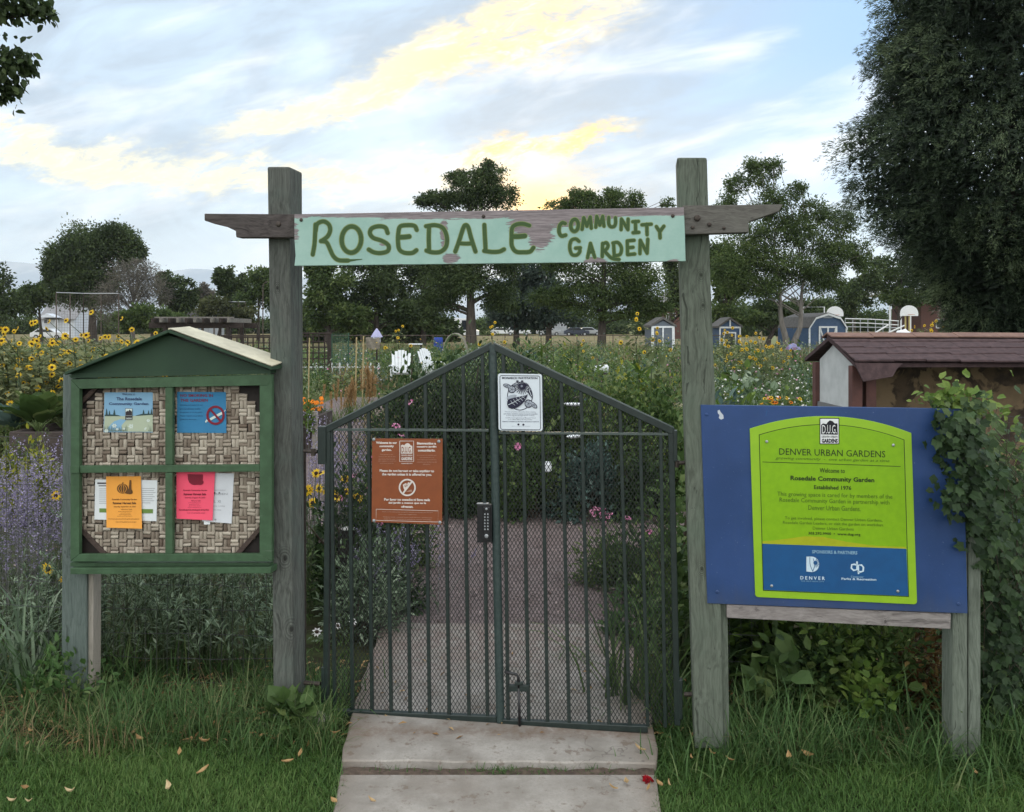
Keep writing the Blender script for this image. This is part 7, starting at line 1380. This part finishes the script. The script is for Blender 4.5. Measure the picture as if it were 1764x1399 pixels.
C_ = base + np.stack([np.cos(an) * rr_, np.sin(an) * rr_, z], 1); out = np.stack([np.cos(an), np.sin(an), Rf.uniform(-.35, .75, ntf)], 1) + rdir(Rf, ntf) * .45; tc = np.clip(.40 + (lump - 1) * 1.6 + .12 * np.sin(an * 6 + z * 3.1) + Rf.normal(0, .1, ntf), 0, 1)  # lobes tinted lighter, hollows darker: shade put into the tint
m_ = 34; i = np.repeat(np.arange(ntf), m_); u_ = Rf.uniform(0, 1, len(i)); o_ = out[i] / np.linalg.norm(out[i], axis=1)[:, None]; ln = Rf.uniform(.16, .34, ntf)[i]; sd = rdir(Rf, len(i)); P_ = C_[i] + o_ * (u_ * ln)[:, None] + sd * (.055 * (1 - u_ * .7))[:, None] - UP * (u_ ** 2 * .13)[:, None]
l = Rf.uniform(.035, .085, len(i)); a.scatter(LEAF, P_, basis(o_ * .9 + sd * .55 - UP * .35, rdir(Rf, len(i))), np.stack([l * .17, l, l], 1), 0, np.clip(tc[i] + u_ * .18 + Rf.normal(0, .12, len(i)), 0, 1))
n = 80000; z = 9.4 * Rf.uniform(.06, 1, n); an = Rf.uniform(0, 6.283, n); rr_ = prof(z) * lumpf(an, z) * Rf.uniform(.5, .93, n); l = Rf.uniform(.10, .19, n); a.scatter(LEAF, base + np.stack([np.cos(an) * rr_, np.sin(an) * rr_, z], 1), basis(rdir(Rf, n), rdir(Rf, n)), np.stack([l * .4, l, l], 1), 0, Rf.uniform(0, .35, n))  # inner cards tinted dark for a shaded interior
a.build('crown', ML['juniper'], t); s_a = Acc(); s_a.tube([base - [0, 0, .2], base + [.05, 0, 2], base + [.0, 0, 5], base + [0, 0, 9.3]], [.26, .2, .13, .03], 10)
for k_ in range(30):
    z = Rf.uniform(.8, 8.5); an = Rf.uniform(0, 6.28); r_ = prof(z) * .85; s_a.tube([base + [0, 0, z - .3], base + [math.cos(an) * r_ * .5, math.sin(an) * r_ * .5, z - .05], base + [math.cos(an) * r_, math.sin(an) * r_, z + .25]], [.05, .035, .01], 6, cap=False)
s_a.build('trunk', M_bark, t)
# maple whose branch reaches in at the upper left; trunk stands left of the frame
Y = 8.6; base = np.array([xg(-420, Y), Y + .4, 0]); t = thing('maple_tree', 'dark broad-leaved tree whose branch tips hang in at the upper left corner', 'tree', tuple(base)); a, s_a = Acc(), Acc(); s_a.tube(catmull3([base - [0, 0, .2], base + [.1, 0, 1.6], base + [.3, 0, 3.2], base + [.4, .2, 5.4], base + [.3, 0, 7.6]]), np.linspace(.26, .08, 17), 10, cap=False); cl = []
for bx, by, rx, ry, k in ((40, 8, 44, 14, 150), (-10, -20, 60, 40, 300), (78, 22, 18, 12, 60), (5, 15, 50, 20, 160), (15, 115, 34, 22, 120), (-20, 130, 46, 36, 260), (32, 95, 22, 14, 60), (12, 155, 18, 12, 50), (45, 112, 14, 10, 34), (-120, 60, 120, 120, 1200), (-300, -100, 200, 160, 2200), (-520, -20, 180, 200, 2000), (-420, -320, 260, 180, 2200)):
    c = at(bx, by, Y); q = np.clip(Rf.normal(0, .55, (k, 3)), -1.0, 1.0); P_ = c + q * np.array([rx, min((rx + ry) * .5, 90), ry]) / F * Y; l = Rf.uniform(.055, .115, k); a.scatter(LEAF2, P_, basis(np.stack([Rf.normal(.3, .5, k), Rf.normal(-.2, .5, k), Rf.normal(-.7, .35, k)], 1), rdir(Rf, k) + [0, -.5, .5]), np.stack([l * .62, l, l], 1), 0, np.clip(Rf.normal(.32, .18, k), 0, 1)); cl.append(c)
    s0 = base + [.3, 0, min(max(c[2] - .6, 2.2), 6.5)]; s_a.tube(catmull3([s0, s0 * .5 + c * .5 + [0, 0, .18], c]), np.linspace(.06, .008, 9), 6, cap=False)
a.build('crown', ML['tree_dark'], t); s_a.build('trunk', M_bark, t, smooth=True)

# ---- houses
M_wsid = plain('white_siding', (0.60, 0.64, 0.70), (0.52, 0.56, 0.62), 3, .7); M_ysid = plain('cream_siding', (0.62, 0.58, 0.42), (0.55, 0.51, 0.36), 3, .7); M_gsid = plain('grey_siding', (0.36, 0.38, 0.40), (0.30, 0.32, 0.34), 3, .7); M_gshing = plain('grey_shingles', (0.26, 0.26, 0.27), (0.19, 0.19, 0.20), 6, .9); M_dshing = plain('dark_shingles', (0.075, 0.07, 0.075), (0.05, 0.047, 0.05), 6, .9); M_win = plain('dark_window', (0.02, 0.022, 0.026), None, 5, .15, spec=.6); M_brick = plain('red_brick', (0.12, 0.062, 0.052), (0.085, 0.045, 0.039), 10, .9); M_bluesid = plain('blue_siding', (0.062, 0.105, 0.19), (0.05, 0.088, 0.16), 8, .7); M_greysid = plain('blue_grey_siding', (0.13, 0.155, 0.19), (0.11, 0.13, 0.16), 8, .7); M_trim = plain('white_trim', (0.72, 0.75, 0.78), None, 10, .6)
def house(name, label, px0, px1, ytop, yeave, Y, depth, wall, roof, gable='front', wins=(), cat='house', over=.35, door=None):
    x0, x1 = xg(px0, Y), xg(px1, Y); zb = gz(Y) - .1; ze = H + (HY - yeave) / F * Y; zt = H + (HY - ytop) / F * Y; t = thing(name, label, cat, ((x0 + x1) / 2, Y + depth / 2, gz(Y))); xm = (x0 + x1) / 2
    a = Acc()
    if gable == 'front': pr = [(x0, zb), (x1, zb), (x1, ze), (xm, zt - .08), (x0, ze)]; a.solid([(x, Y, z) for x, z in pr], [(x, Y + depth, z) for x, z in pr])
    else:
        ym = Y + depth / 2; pr = [(Y, zb), (Y + depth, zb), (Y + depth, ze), (ym, zt - .08), (Y, ze)]; a.solid([(x0, y, z) for y, z in pr], [(x1, y, z) for y, z in pr])
    a.build('wall', wall, t); a = Acc(); o = over
    if gable == 'front':
        sl = (zt - ze) / (x1 - xm)
        for s_, xe in ((-1, x0), (1, x1)): f_ = [(xm, zt), (xe + s_ * o, ze - sl * o), (xe + s_ * o, ze - sl * o + .14), (xm, zt + .16)]; a.solid([(x, Y - o, z) for x, z in f_], [(x, Y + depth + o, z) for x, z in f_])
    else:
        ym = Y + depth / 2; sl = (zt - ze) / (depth / 2)
        for s_, ye in ((-1, Y), (1, Y + depth)): f_ = [(ym, zt), (ye + s_ * o, ze - sl * o), (ye + s_ * o, ze - sl * o + .14), (ym, zt + .16)]; a.solid([(x0 - o, y, z) for y, z in f_], [(x1 + o, y, z) for y, z in f_])
    a.build('roof', roof, t)
    for (wx, wy, ww, wh) in wins:
        a = Acc(); c = at(wx, wy, Y - .04); a.box(c, (ww / F * Y, .08, wh / F * Y), .01); f_ = a.build('window', M_trim, t); a = Acc(); a.box(c - [0, .045, 0], (ww / F * Y * .78, .02, wh / F * Y * .82), 0); a.build('pane', M_win, f_)
    return t
h1 = house('white_house', 'white house with a grey roof and bay window at the far left', 70, 128, 519, 548, 128, 7, M_wsid, M_gshing, 'side', ((79, 552, 7, 12), (118, 553, 7, 8)))
a = Acc(); Yp = 126.2; px_ = [(66, 547), (80, 540), (97, 547)]; a.solid([at(x, y, Yp) for x, y in px_], [at(x, y, Yp) + [0, 1.8, 0] for x, y in px_]); a.build('porch_gable', M_wsid, h1)
for x in (67.5, 95.5): a = Acc(); a.box((xg(x, Yp), Yp + .3, H + .2), (.25, .25, 2.9), .02); a.build('porch_post', M_trim, h1)
house('cream_house', 'cream gabled house end peeping over the kiosk roof', 283, 305, 521, 546, 120, 8, M_ysid, M_dshing, 'front', ((288, 553, 3.5, 7), (294, 553, 3.5, 7), (300, 553, 3.5, 7)))
house('grey_house', 'small grey house behind the pergola', 338, 360, 527, 536, 150, 8, M_gsid, M_gshing, 'side', ((346, 545, 4, 5),)); house('blue_garage', 'low blue-grey garage right of the cream house', 307, 325, 538, 548, 140, 7, M_greysid, M_dshing, 'side', ((316, 556, 9, 8),))
house('brick_house', 'brick house with a grey gable left of the right arch post', 1138, 1185, 500, 527, 118, 9, M_brick, M_gshing, 'front', ((1160, 545, 7, 12), (1150, 545, 5, 11), (1150, 516, 4, 5)))
house('pale_house', 'pale house glimpsed below the oak branches', 950, 976, 540, 551, 150, 7, M_gsid, M_gshing, 'side', ((958, 560, 4, 6), (968, 560, 4, 6)))
bb = thing('brick_building', 'long brick building with a white fascia behind the hoops at right', 'building', (xg(1620, 116), 120, 1)); Y = 116
a = Acc(); a.box((xg(1665, Y), Y + 5, 3.0), ((xg(1740, Y) - xg(1590, Y)), 9, 6.4), .02); a.build('wall', M_brick, bb); a = Acc(); a.box((xg(1625, Y), Y + 3.5, H + (HY - 503) / F * Y), (xg(1740, Y) - xg(1513, Y), 12, .72), .03); a.build('fascia', M_trim, bb)
for q in (1522, 1540, 1556): a = Acc(); a.box((xg(q, Y), Y - 2.0, 3.3), (.22, .22, 5.8), .02); a.build('column', M_trim, bb)
for q in (1622, 1650, 1680): a = Acc(); a.box((xg(q, Y), Y + .46, 2.6), (1.1, .1, 1.3), .01); f_ = a.build('window', M_trim, bb); a = Acc(); a.box((xg(q, Y), Y + .40, 2.6), (.9, .02, 1.1), 0); a.build('pane', M_win, f_)

# ---- sheds
def gambrel(name, label, px0, px1, ybot, yeave, ymid, ytop, Y, depth, rz_off):
    x0, x1 = xg(px0, Y), xg(px1, Y); xm = (x0 + x1) / 2; zq = lambda y: H + (HY - y) / F * Y; zb = min(gz(Y), zq(ybot)); t = thing(name, label, 'shed', (xm, Y + depth / 2, gz(Y))); w_ = x1 - x0; dxs = rz_off / F * Y
    pr = [(x0, zb), (x1, zb), (x1, zq(yeave)), (x1 - w_ * .18, zq(ymid)), (xm, zq(ytop)), (x0 + w_ * .18, zq(ymid)), (x0, zq(yeave))]
    a = Acc(); a.solid([(x, Y, z) for x, z in pr], [(x - dxs, Y + depth, z) for x, z in pr]); a.build('wall', M_bluesid, t)
    a = Acc(); rp = pr[2:]
    for (xa, za), (xb, zb_) in zip(rp[:-1], rp[1:]): a.solid([(xa, Y - .12, za + .03), (xb, Y - .12, zb_ + .03), (xb, Y - .12, zb_ + .10), (xa, Y - .12, za + .10)], [(xa - dxs, Y + depth + .1, za + .03), (xb - dxs, Y + depth + .1, zb_ + .03), (xb - dxs, Y + depth + .1, zb_ + .10), (xa - dxs, Y + depth + .1, za + .10)])
    a.build('roof', M_gshing if False else M_dsh2, t); a = Acc()
    for (xa, za), (xb, zb_) in zip(rp[:-1], rp[1:]): d_ = .09; a.solid([(xa, Y - .15, za - d_), (xb, Y - .15, zb_ - d_), (xb, Y - .15, zb_ + .05), (xa, Y - .15, za + .05)], [(xa, Y - .10, za - d_), (xb, Y - .10, zb_ - d_), (xb, Y - .10, zb_ + .05), (xa, Y - .10, za + .05)])
    for x in (x0 + .05, x1 - .05): a.box((x, Y - .03, (zb + zq(yeave)) / 2), (.11, .05, zq(yeave) - zb), 0)
    a.build('trim', M_trim, t); zd = zq(yeave) + .1; dh = zd - zb; dw = w_ * .44
    a = Acc()
    for q in (-.5, 0, .5): a.box((xm + q * dw, Y - .04, zb + dh / 2), (.10, .05, dh), 0)
    a.box((xm, Y - .045, zd), (dw + .1, .05, .12), 0); a.box((xm, Y - .045, zb + .08), (dw, .05, .10), 0)
    for s_ in (-1, 1): a.tube([(xm + s_ * .06, Y - .05, zb + .1), (xm + s_ * dw * .47, Y - .05, zd - .05)], .05, 4)
    a.build('door', M_trim, t); a = Acc(); a.box((xm, Y - .03, zq(ymid) + (zq(ytop) - zq(ymid)) * .42), (.62, .04, .26), .01); a.build('vent', plain('vent_grey', (.30, .33, .38), None, 20, .6), t); return t
M_dsh2 = plain('weathered_grey_roof', (0.125, 0.12, 0.115), (0.09, 0.086, 0.084), 6, .9)
gambrel('barn_shed', 'blue barn-shaped shed with white trim and cross-braced doors', 1393, 1459, 605, 566, 548, 541, 58, 3.4, 26)
def gshed(label, px0, px1, ytop, yeave, Y, depth, wall, dr, wins=()):
    t = house('garden_shed', label, px0, px1, ytop, yeave, Y, depth, wall, M_dsh2, 'front', wins, 'shed', .12); x0, x1 = xg(px0, Y), xg(px1, Y); zb, ze = gz(Y), H + (HY - yeave) / F * Y; a = Acc(); xm = (x0 + x1) / 2
    for x in (x0 + .05, x1 - .05): a.box((x, Y - .03, (zb + ze) / 2), (.10, .05, ze - zb), 0)
    a.box((xm, Y - .035, ze - .05), (x1 - x0, .05, .12), 0)
    if dr:
        for q in (-.42, 0, .42): a.box((xm + q * (x1 - x0), Y - .04, zb + (ze - zb) * .48), (.09, .05, (ze - zb) * .94), 0)
    else: a.box((xm, Y - .04, (ze + H + (HY - ytop) / F * Y) / 2), (.10, .05, (HY - ytop + yeave - HY) / F * Y * .9), 0)
    a.build('trim', M_trim, t); return t
gshed('grey-blue shed with white double doors left of the right arch post', 1122, 1162, 550, 562, 54, 2.6, M_greysid, True); gshed('small blue shed with a white gable post right of the right arch post', 1239, 1276, 550, 563, 60, 2.6, M_bluesid, False, ((1257, 585, 22, 26),))
# ---- ball court, rails, backstops, fences, poles
M_pole = plain('yellow_pole', (0.48, 0.40, 0.16), (0.38, 0.32, 0.13), 20, .6); M_dpole = plain('dark_pole', (0.09, 0.07, 0.06), None, 20, .7); M_bdw = plain('white_backboard', (0.78, 0.80, 0.82), None, 20, .5)
def hoop(label, px, Y, yb, pole_mat, rz):
    x, y, z0 = gp(px, Y); zc = H + (HY - yb) / F * Y; t = thing('basketball_hoop', label, 'hoop', (x, y, z0), 0, 'basketball hoops'); an = np.linspace(0, math.pi, 13); w_ = .66; pr = [(x - w_, zc - .32), (x + w_, zc - .32)] + [(x + w_ * math.cos(q), zc - .12 + .58 * math.sin(q)) for q in an]
    a = Acc(); a.solid([(q, y - .3, z) for q, z in pr], [(q, y - .26, z) for q, z in pr]); a.build('backboard', M_bdw, t)
    for q in (-.14, .14): a = Acc(); a.tube([(x + q, y, z0 - .2), (x + q, y, zc + .1), (x + q * .6, y - .24, zc + .15)], .06, 8); a.build('pole', pole_mat, t)
    a = Acc(); th = np.linspace(0, 2 * math.pi, 17); a.tube(np.stack([x + .23 * np.cos(th), y - .62 + .23 * np.sin(th), np.full(17, zc - .22)], 1), .012, 5, cap=False); a.build('rim', plain('orange_rim', (.5, .12, .03), None, 20, .5), t)
hoop('white fan-shaped basketball backboard on a yellow pole left of the juniper', 1563, 62, 537, M_pole, 0); hoop('white fan-shaped basketball backboard behind the blue barn shed', 1436, 66, 538, M_dpole, 0)
t = thing('soccer_goal', 'pale goal frame crossbar behind the blue barn shed', 'goal', gp(1402, 66)); a = Acc(); Y = 66; a.tube([(xg(1383, Y), Y, 0), (xg(1383, Y), Y, H + (HY - 529) / F * Y), (xg(1420, Y), Y, H + (HY - 529) / F * Y), (xg(1420, Y), Y, 0)], .05, 6); a.build('frame', M_bdw, t); a = Acc(); a.box((xg(1402, Y), Y + .3, 2.4), (1.5, .05, 1.0), .01); a.build('panel', M_brick, t)
t = thing('ramp_railing', 'pale metal ramp railing between the barn shed and the hoop', 'railing', gp(1505, 64)); Y = 64
for q, (ya, yb) in enumerate(((549, 553), (556, 560), (563, 565))): a = Acc(); a.tube([at(1456, ya, Y), at(1500, ya + 1, Y), at(1548, yb, Y)], .04, 6); a.build('rail', M_bdw if q < 2 else M_steel, t)
for px in range(1456, 1552, 13): a = Acc(); a.tube([(xg(px, Y), Y, 0), at(px, 550 + (px - 1456) * .03, Y)], .035, 6); a.build('post', M_steel, t)
for x0_, x1_, dy in ((1520, 1560, 0), (1500, 1530, 2)): a = Acc(); a.tube([at(x0_, 578, Y - 1), at(x1_, 560, Y - 1)], .06, 6); a.build('brace', M_bdw, t)
a = Acc(); a.box((xg(1500, Y), Y + 1.2, 1.1), (3.6, 2.0, .9), .02); a.build('ramp', plain('tan_ramp', (.30, .26, .18), None, 8, .9), t)
t = thing('plastic_sack', 'white plastic sack heaped behind the ridge of the brown roof', 'sack', gp(1556, 30)); b = bmesh.new(); bmesh.ops.create_icosphere(b, subdivisions=3, radius=1)
for v_ in b.verts: q = v_.co.normalized(); v_.co = Vector((xg(1556, 30) + q.x * .30, 30 + q.y * .25, 1.40 + q.z * .24 + .05 * math.sin(q.x * 7) * math.cos(q.y * 5)))
a = Acc(); a.bm(b); a.build('sack', M_wpaint, t, smooth=True); a = Acc(); a.box((xg(1556, 30), 30, .58), (.7, .6, 1.16), .02); a.build('pallet_bin', M_dkw, t)
t = thing('garden_umbrella', 'small blue and red sunshade among the flowers left of the brown roof', 'sunshade', gp(1366, 26)); x, y, _ = gp(1366, 26); a = Acc(); a.tube([(x, y, -.1), (x, y, 1.1)], .02, 6); a.build('pole', M_dpole, t); a = Acc(); a.lathe((x, y, 1.02), [(.26, 0), (.2, .08), (.09, .17), (.01, .20)], 8); a.build('canopy', plain('blue_canopy', (.20, .24, .42), (.14, .04, .06), 5, .7), t)
def backstop(label, px0, px1, ytop, Y, px_dep):
    t = thing('ball_backstop', label, 'backstop', ((xg(px0, Y) + xg(px1, Y)) / 2, Y, gz(Y)), 0, 'ball field backstops'); zt = H + (HY - ytop) / F * Y; z0 = gz(Y)
    pts = [(xg(px0, Y), Y), (xg(px0 + px_dep, Y), Y + 2.0), (xg(px1, Y), Y + 2.0)]; 
    for (xa, ya), (xb, yb) in zip(pts[:-1], pts[1:]):
        k = max(2, int(math.hypot(xb - xa, yb - ya) / 1.6))
        for s_k in np.linspace(0, 1, k + 1): a = Acc(); a.tube([(xa + (xb - xa) * s_k, ya + (yb - ya) * s_k, z0 - .2), (xa + (xb - xa) * s_k, ya + (yb - ya) * s_k, zt)], .05, 6); a.build('pole', M_dpole, t)
        a = Acc(); a.tube([(xa, ya, zt), (xb, yb, zt)], .05, 6); a.build('rail', M_steel, t); a = Acc()
        n_ = max(8, int(math.hypot(xb - xa, yb - ya) / .22))
        for s_k in np.linspace(0, 1, n_): a.tube([(xa + (xb - xa) * s_k, ya + (yb - ya) * s_k, z0), (xa + (xb - xa) * s_k, ya + (yb - ya) * s_k, zt)], .008, 3, cap=False)
        for z in np.arange(z0, zt, .25): a.tube([(xa, ya, z), (xb, yb, z)], .008, 3, cap=False)
        a.build('chain_link', M_dpole, t)
backstop('tall chain-link ball backstop in front of the white house', 97, 187, 504, 78, 28); backstop('smaller chain-link ball backstop behind the pergola', 381, 413, 519, 96, 8)
t = thing('field_fence', 'low dark rail fence along the dry field beyond the garden', 'fence', gp(900, 58)); Y = 58; a = Acc(); a.tube([(xg(560, Y), Y, 1.28), (xg(1240, Y), Y, 1.28)], .03, 6); a.build('rail', M_dpole, t)
for px in range(560, 1245, 62): a = Acc(); a.tube([(xg(px, Y), Y, -.1), (xg(px, Y), Y, 1.34)], .035, 6); a.build('post', M_dpole, t)
a = Acc()
for x in np.arange(xg(560, Y), xg(1240, Y), .35): a.tube([(x, Y, 0), (x, Y, 1.28)], .006, 3, cap=False)
for z in (.3, .6, .9): a.tube([(xg(560, Y), Y, z), (xg(1240, Y), Y, z)], .006, 3, cap=False)
a.build('wire_mesh', M_dpole, t)
t = thing('utility_pole', 'thin pale utility pole left of the left arch post', 'pole', gp(369, 130)); x, y, z = gp(369, 130); a = Acc(); a.tube([(x, y, z - .3), (x, y, H + (HY - 497) / F * 130)], [.16, .10], 8); a.build('pole', M_barkl, t); a = Acc(); a.box((x, y, H + (HY - 501) / F * 130), (1.6, .12, .12), .01); a.build('crossarm', M_barkl, t)
t = thing('street_lamp', 'street lamp with a pale curved head just left of the left arch post', 'lamp', gp(453, 90)); x, y, z = gp(453, 90); zt = H + (HY - 484) / F * 90; a = Acc(); a.tube(catmull3([(x, y, z - .3), (x, y, zt - 1.2), (x + .1, y, zt - .3), (x + .7, y, zt)]), np.linspace(.07, .03, 13), 8); a.build('pole', M_dpole, t); a = Acc(); a.box((x + 1.0, y, zt), (.5, .2, .10), .03); a.build('lamp_head', M_trim, t)
# ---- parked vehicles across the field
M_glass = plain('car_glass', (0.02, 0.024, 0.03), None, 5, .1, spec=.6); M_tyre = plain('tyre', (0.015, 0.015, 0.016), None, 5, .8)
def car(name, label, px, Y, paint, L_=4.4, hgt=1.45, group='vehicles parked across the field', rz=0.0, van=False):
    t = thing(name, label, 'van' if van else 'car', (0, 0, 0), 0, group); h_ = L_ / 2
    pr = [(-h_, .35), (h_, .35), (h_, .75), (h_ * .92, .95), (h_ * .5, 1.0), (h_ * .22, hgt), (-h_ * .55, hgt), (-h_ * .85, 1.0), (-h_, .9)] if not van else [(-h_, .4), (h_, .4), (h_, 1.1), (h_ * .84, 1.25), (h_ * .66, hgt), (-h_ * .98, hgt), (-h_, hgt - .15)]
    a = Acc(); a.solid([(x, -.86, z) for x, z in pr], [(x, .86, z) for x, z in pr], .06); a.build('body', paint, t)
    gw = [(h_ * .42, 1.0), (h_ * .18, hgt - .1), (-h_ * .52, hgt - .1), (-h_ * .74, 1.0)] if not van else [(h_ * .74, 1.22), (h_ * .60, hgt - .3), (h_ * .1, hgt - .3), (h_ * .1, 1.22)]
    for s_ in (-1, 1): a = Acc(); a.solid([(x, s_ * .88, z) for x, z in gw], [(x, s_ * .85, z) for x, z in gw]); a.build('window', M_glass, t)
    for x in (-h_ * .62, h_ * .62):
        for s_ in (-1, 1):
            a = Acc(); th = np.arange(16) / 16 * 2 * math.pi; ring = np.stack([x + .33 * np.cos(th), np.zeros(16), .33 + .33 * np.sin(th)], 1); a.solid([tuple(q + [0, s_ * .90, 0]) for q in ring], [tuple(q + [0, s_ * .66, 0]) for q in ring]); w_ = a.build('wheel', M_tyre, t)
            a = Acc(); ring2 = np.stack([x + .19 * np.cos(th), np.zeros(16), .33 + .19 * np.sin(th)], 1); a.solid([tuple(q + [0, s_ * .915, 0]) for q in ring2], [tuple(q + [0, s_ * .90, 0]) for q in ring2]); a.build('rim', M_steel, w_)
    t.location = gp(px, Y); t.rotation_euler = (0, 0, rz); return t
M_cw = plain('white_car_paint', (0.70, 0.72, 0.74), None, 10, .3, spec=.5); M_cs = plain('silver_car_paint', (0.38, 0.40, 0.42), None, 10, .3, .3, spec=.5); M_cd = plain('dark_blue_car_paint', (0.03, 0.04, 0.065), None, 10, .3, spec=.5)
car('parked_car', 'silver car parked by the white house at far left', 86, 112, M_cw); car('camper_van', 'white camper van half hidden by the field tree trunk', 793, 122, M_cw, 5.4, 2.9, van=True); car('parked_car', 'dark blue car left of the white camper', 762, 124, M_cd)
car('parked_car', 'white car parked just right of the field tree', 866, 150, M_cw); car('parked_car', 'white van parked farther right of the field tree', 893, 152, M_cw, 4.6, 1.9); car('parked_car', 'silver sedan parked left of the oak trunk', 945, 148, M_cs); car('parked_car', 'dark car under the oak left of its trunk', 993, 146, M_cd)
car('parked_car', 'pale car parked right of the oak trunk', 1015, 150, M_cs)

# ------------------------------------------------------------------ evening haze over the plain
m = bpy.data.materials.new('evening_air'); m.use_nodes = True; NT = m.node_tree; NT.nodes.clear()
vo = NT.nodes.new('ShaderNodeVolumePrincipled'); vo.inputs['Color'].default_value = (0.86, 0.93, 1.0, 1); vo.inputs['Density'].default_value = 0.00013; vo.inputs['Anisotropy'].default_value = 0.2
NT.links.new(vo.outputs[0], NT.nodes.new('ShaderNodeOutputMaterial').inputs['Volume'])
a = Acc(); a.box((0, 2400, 214), (15000, 5800, 452)); o = a.build('haze', m); props(o, kind='stuff')
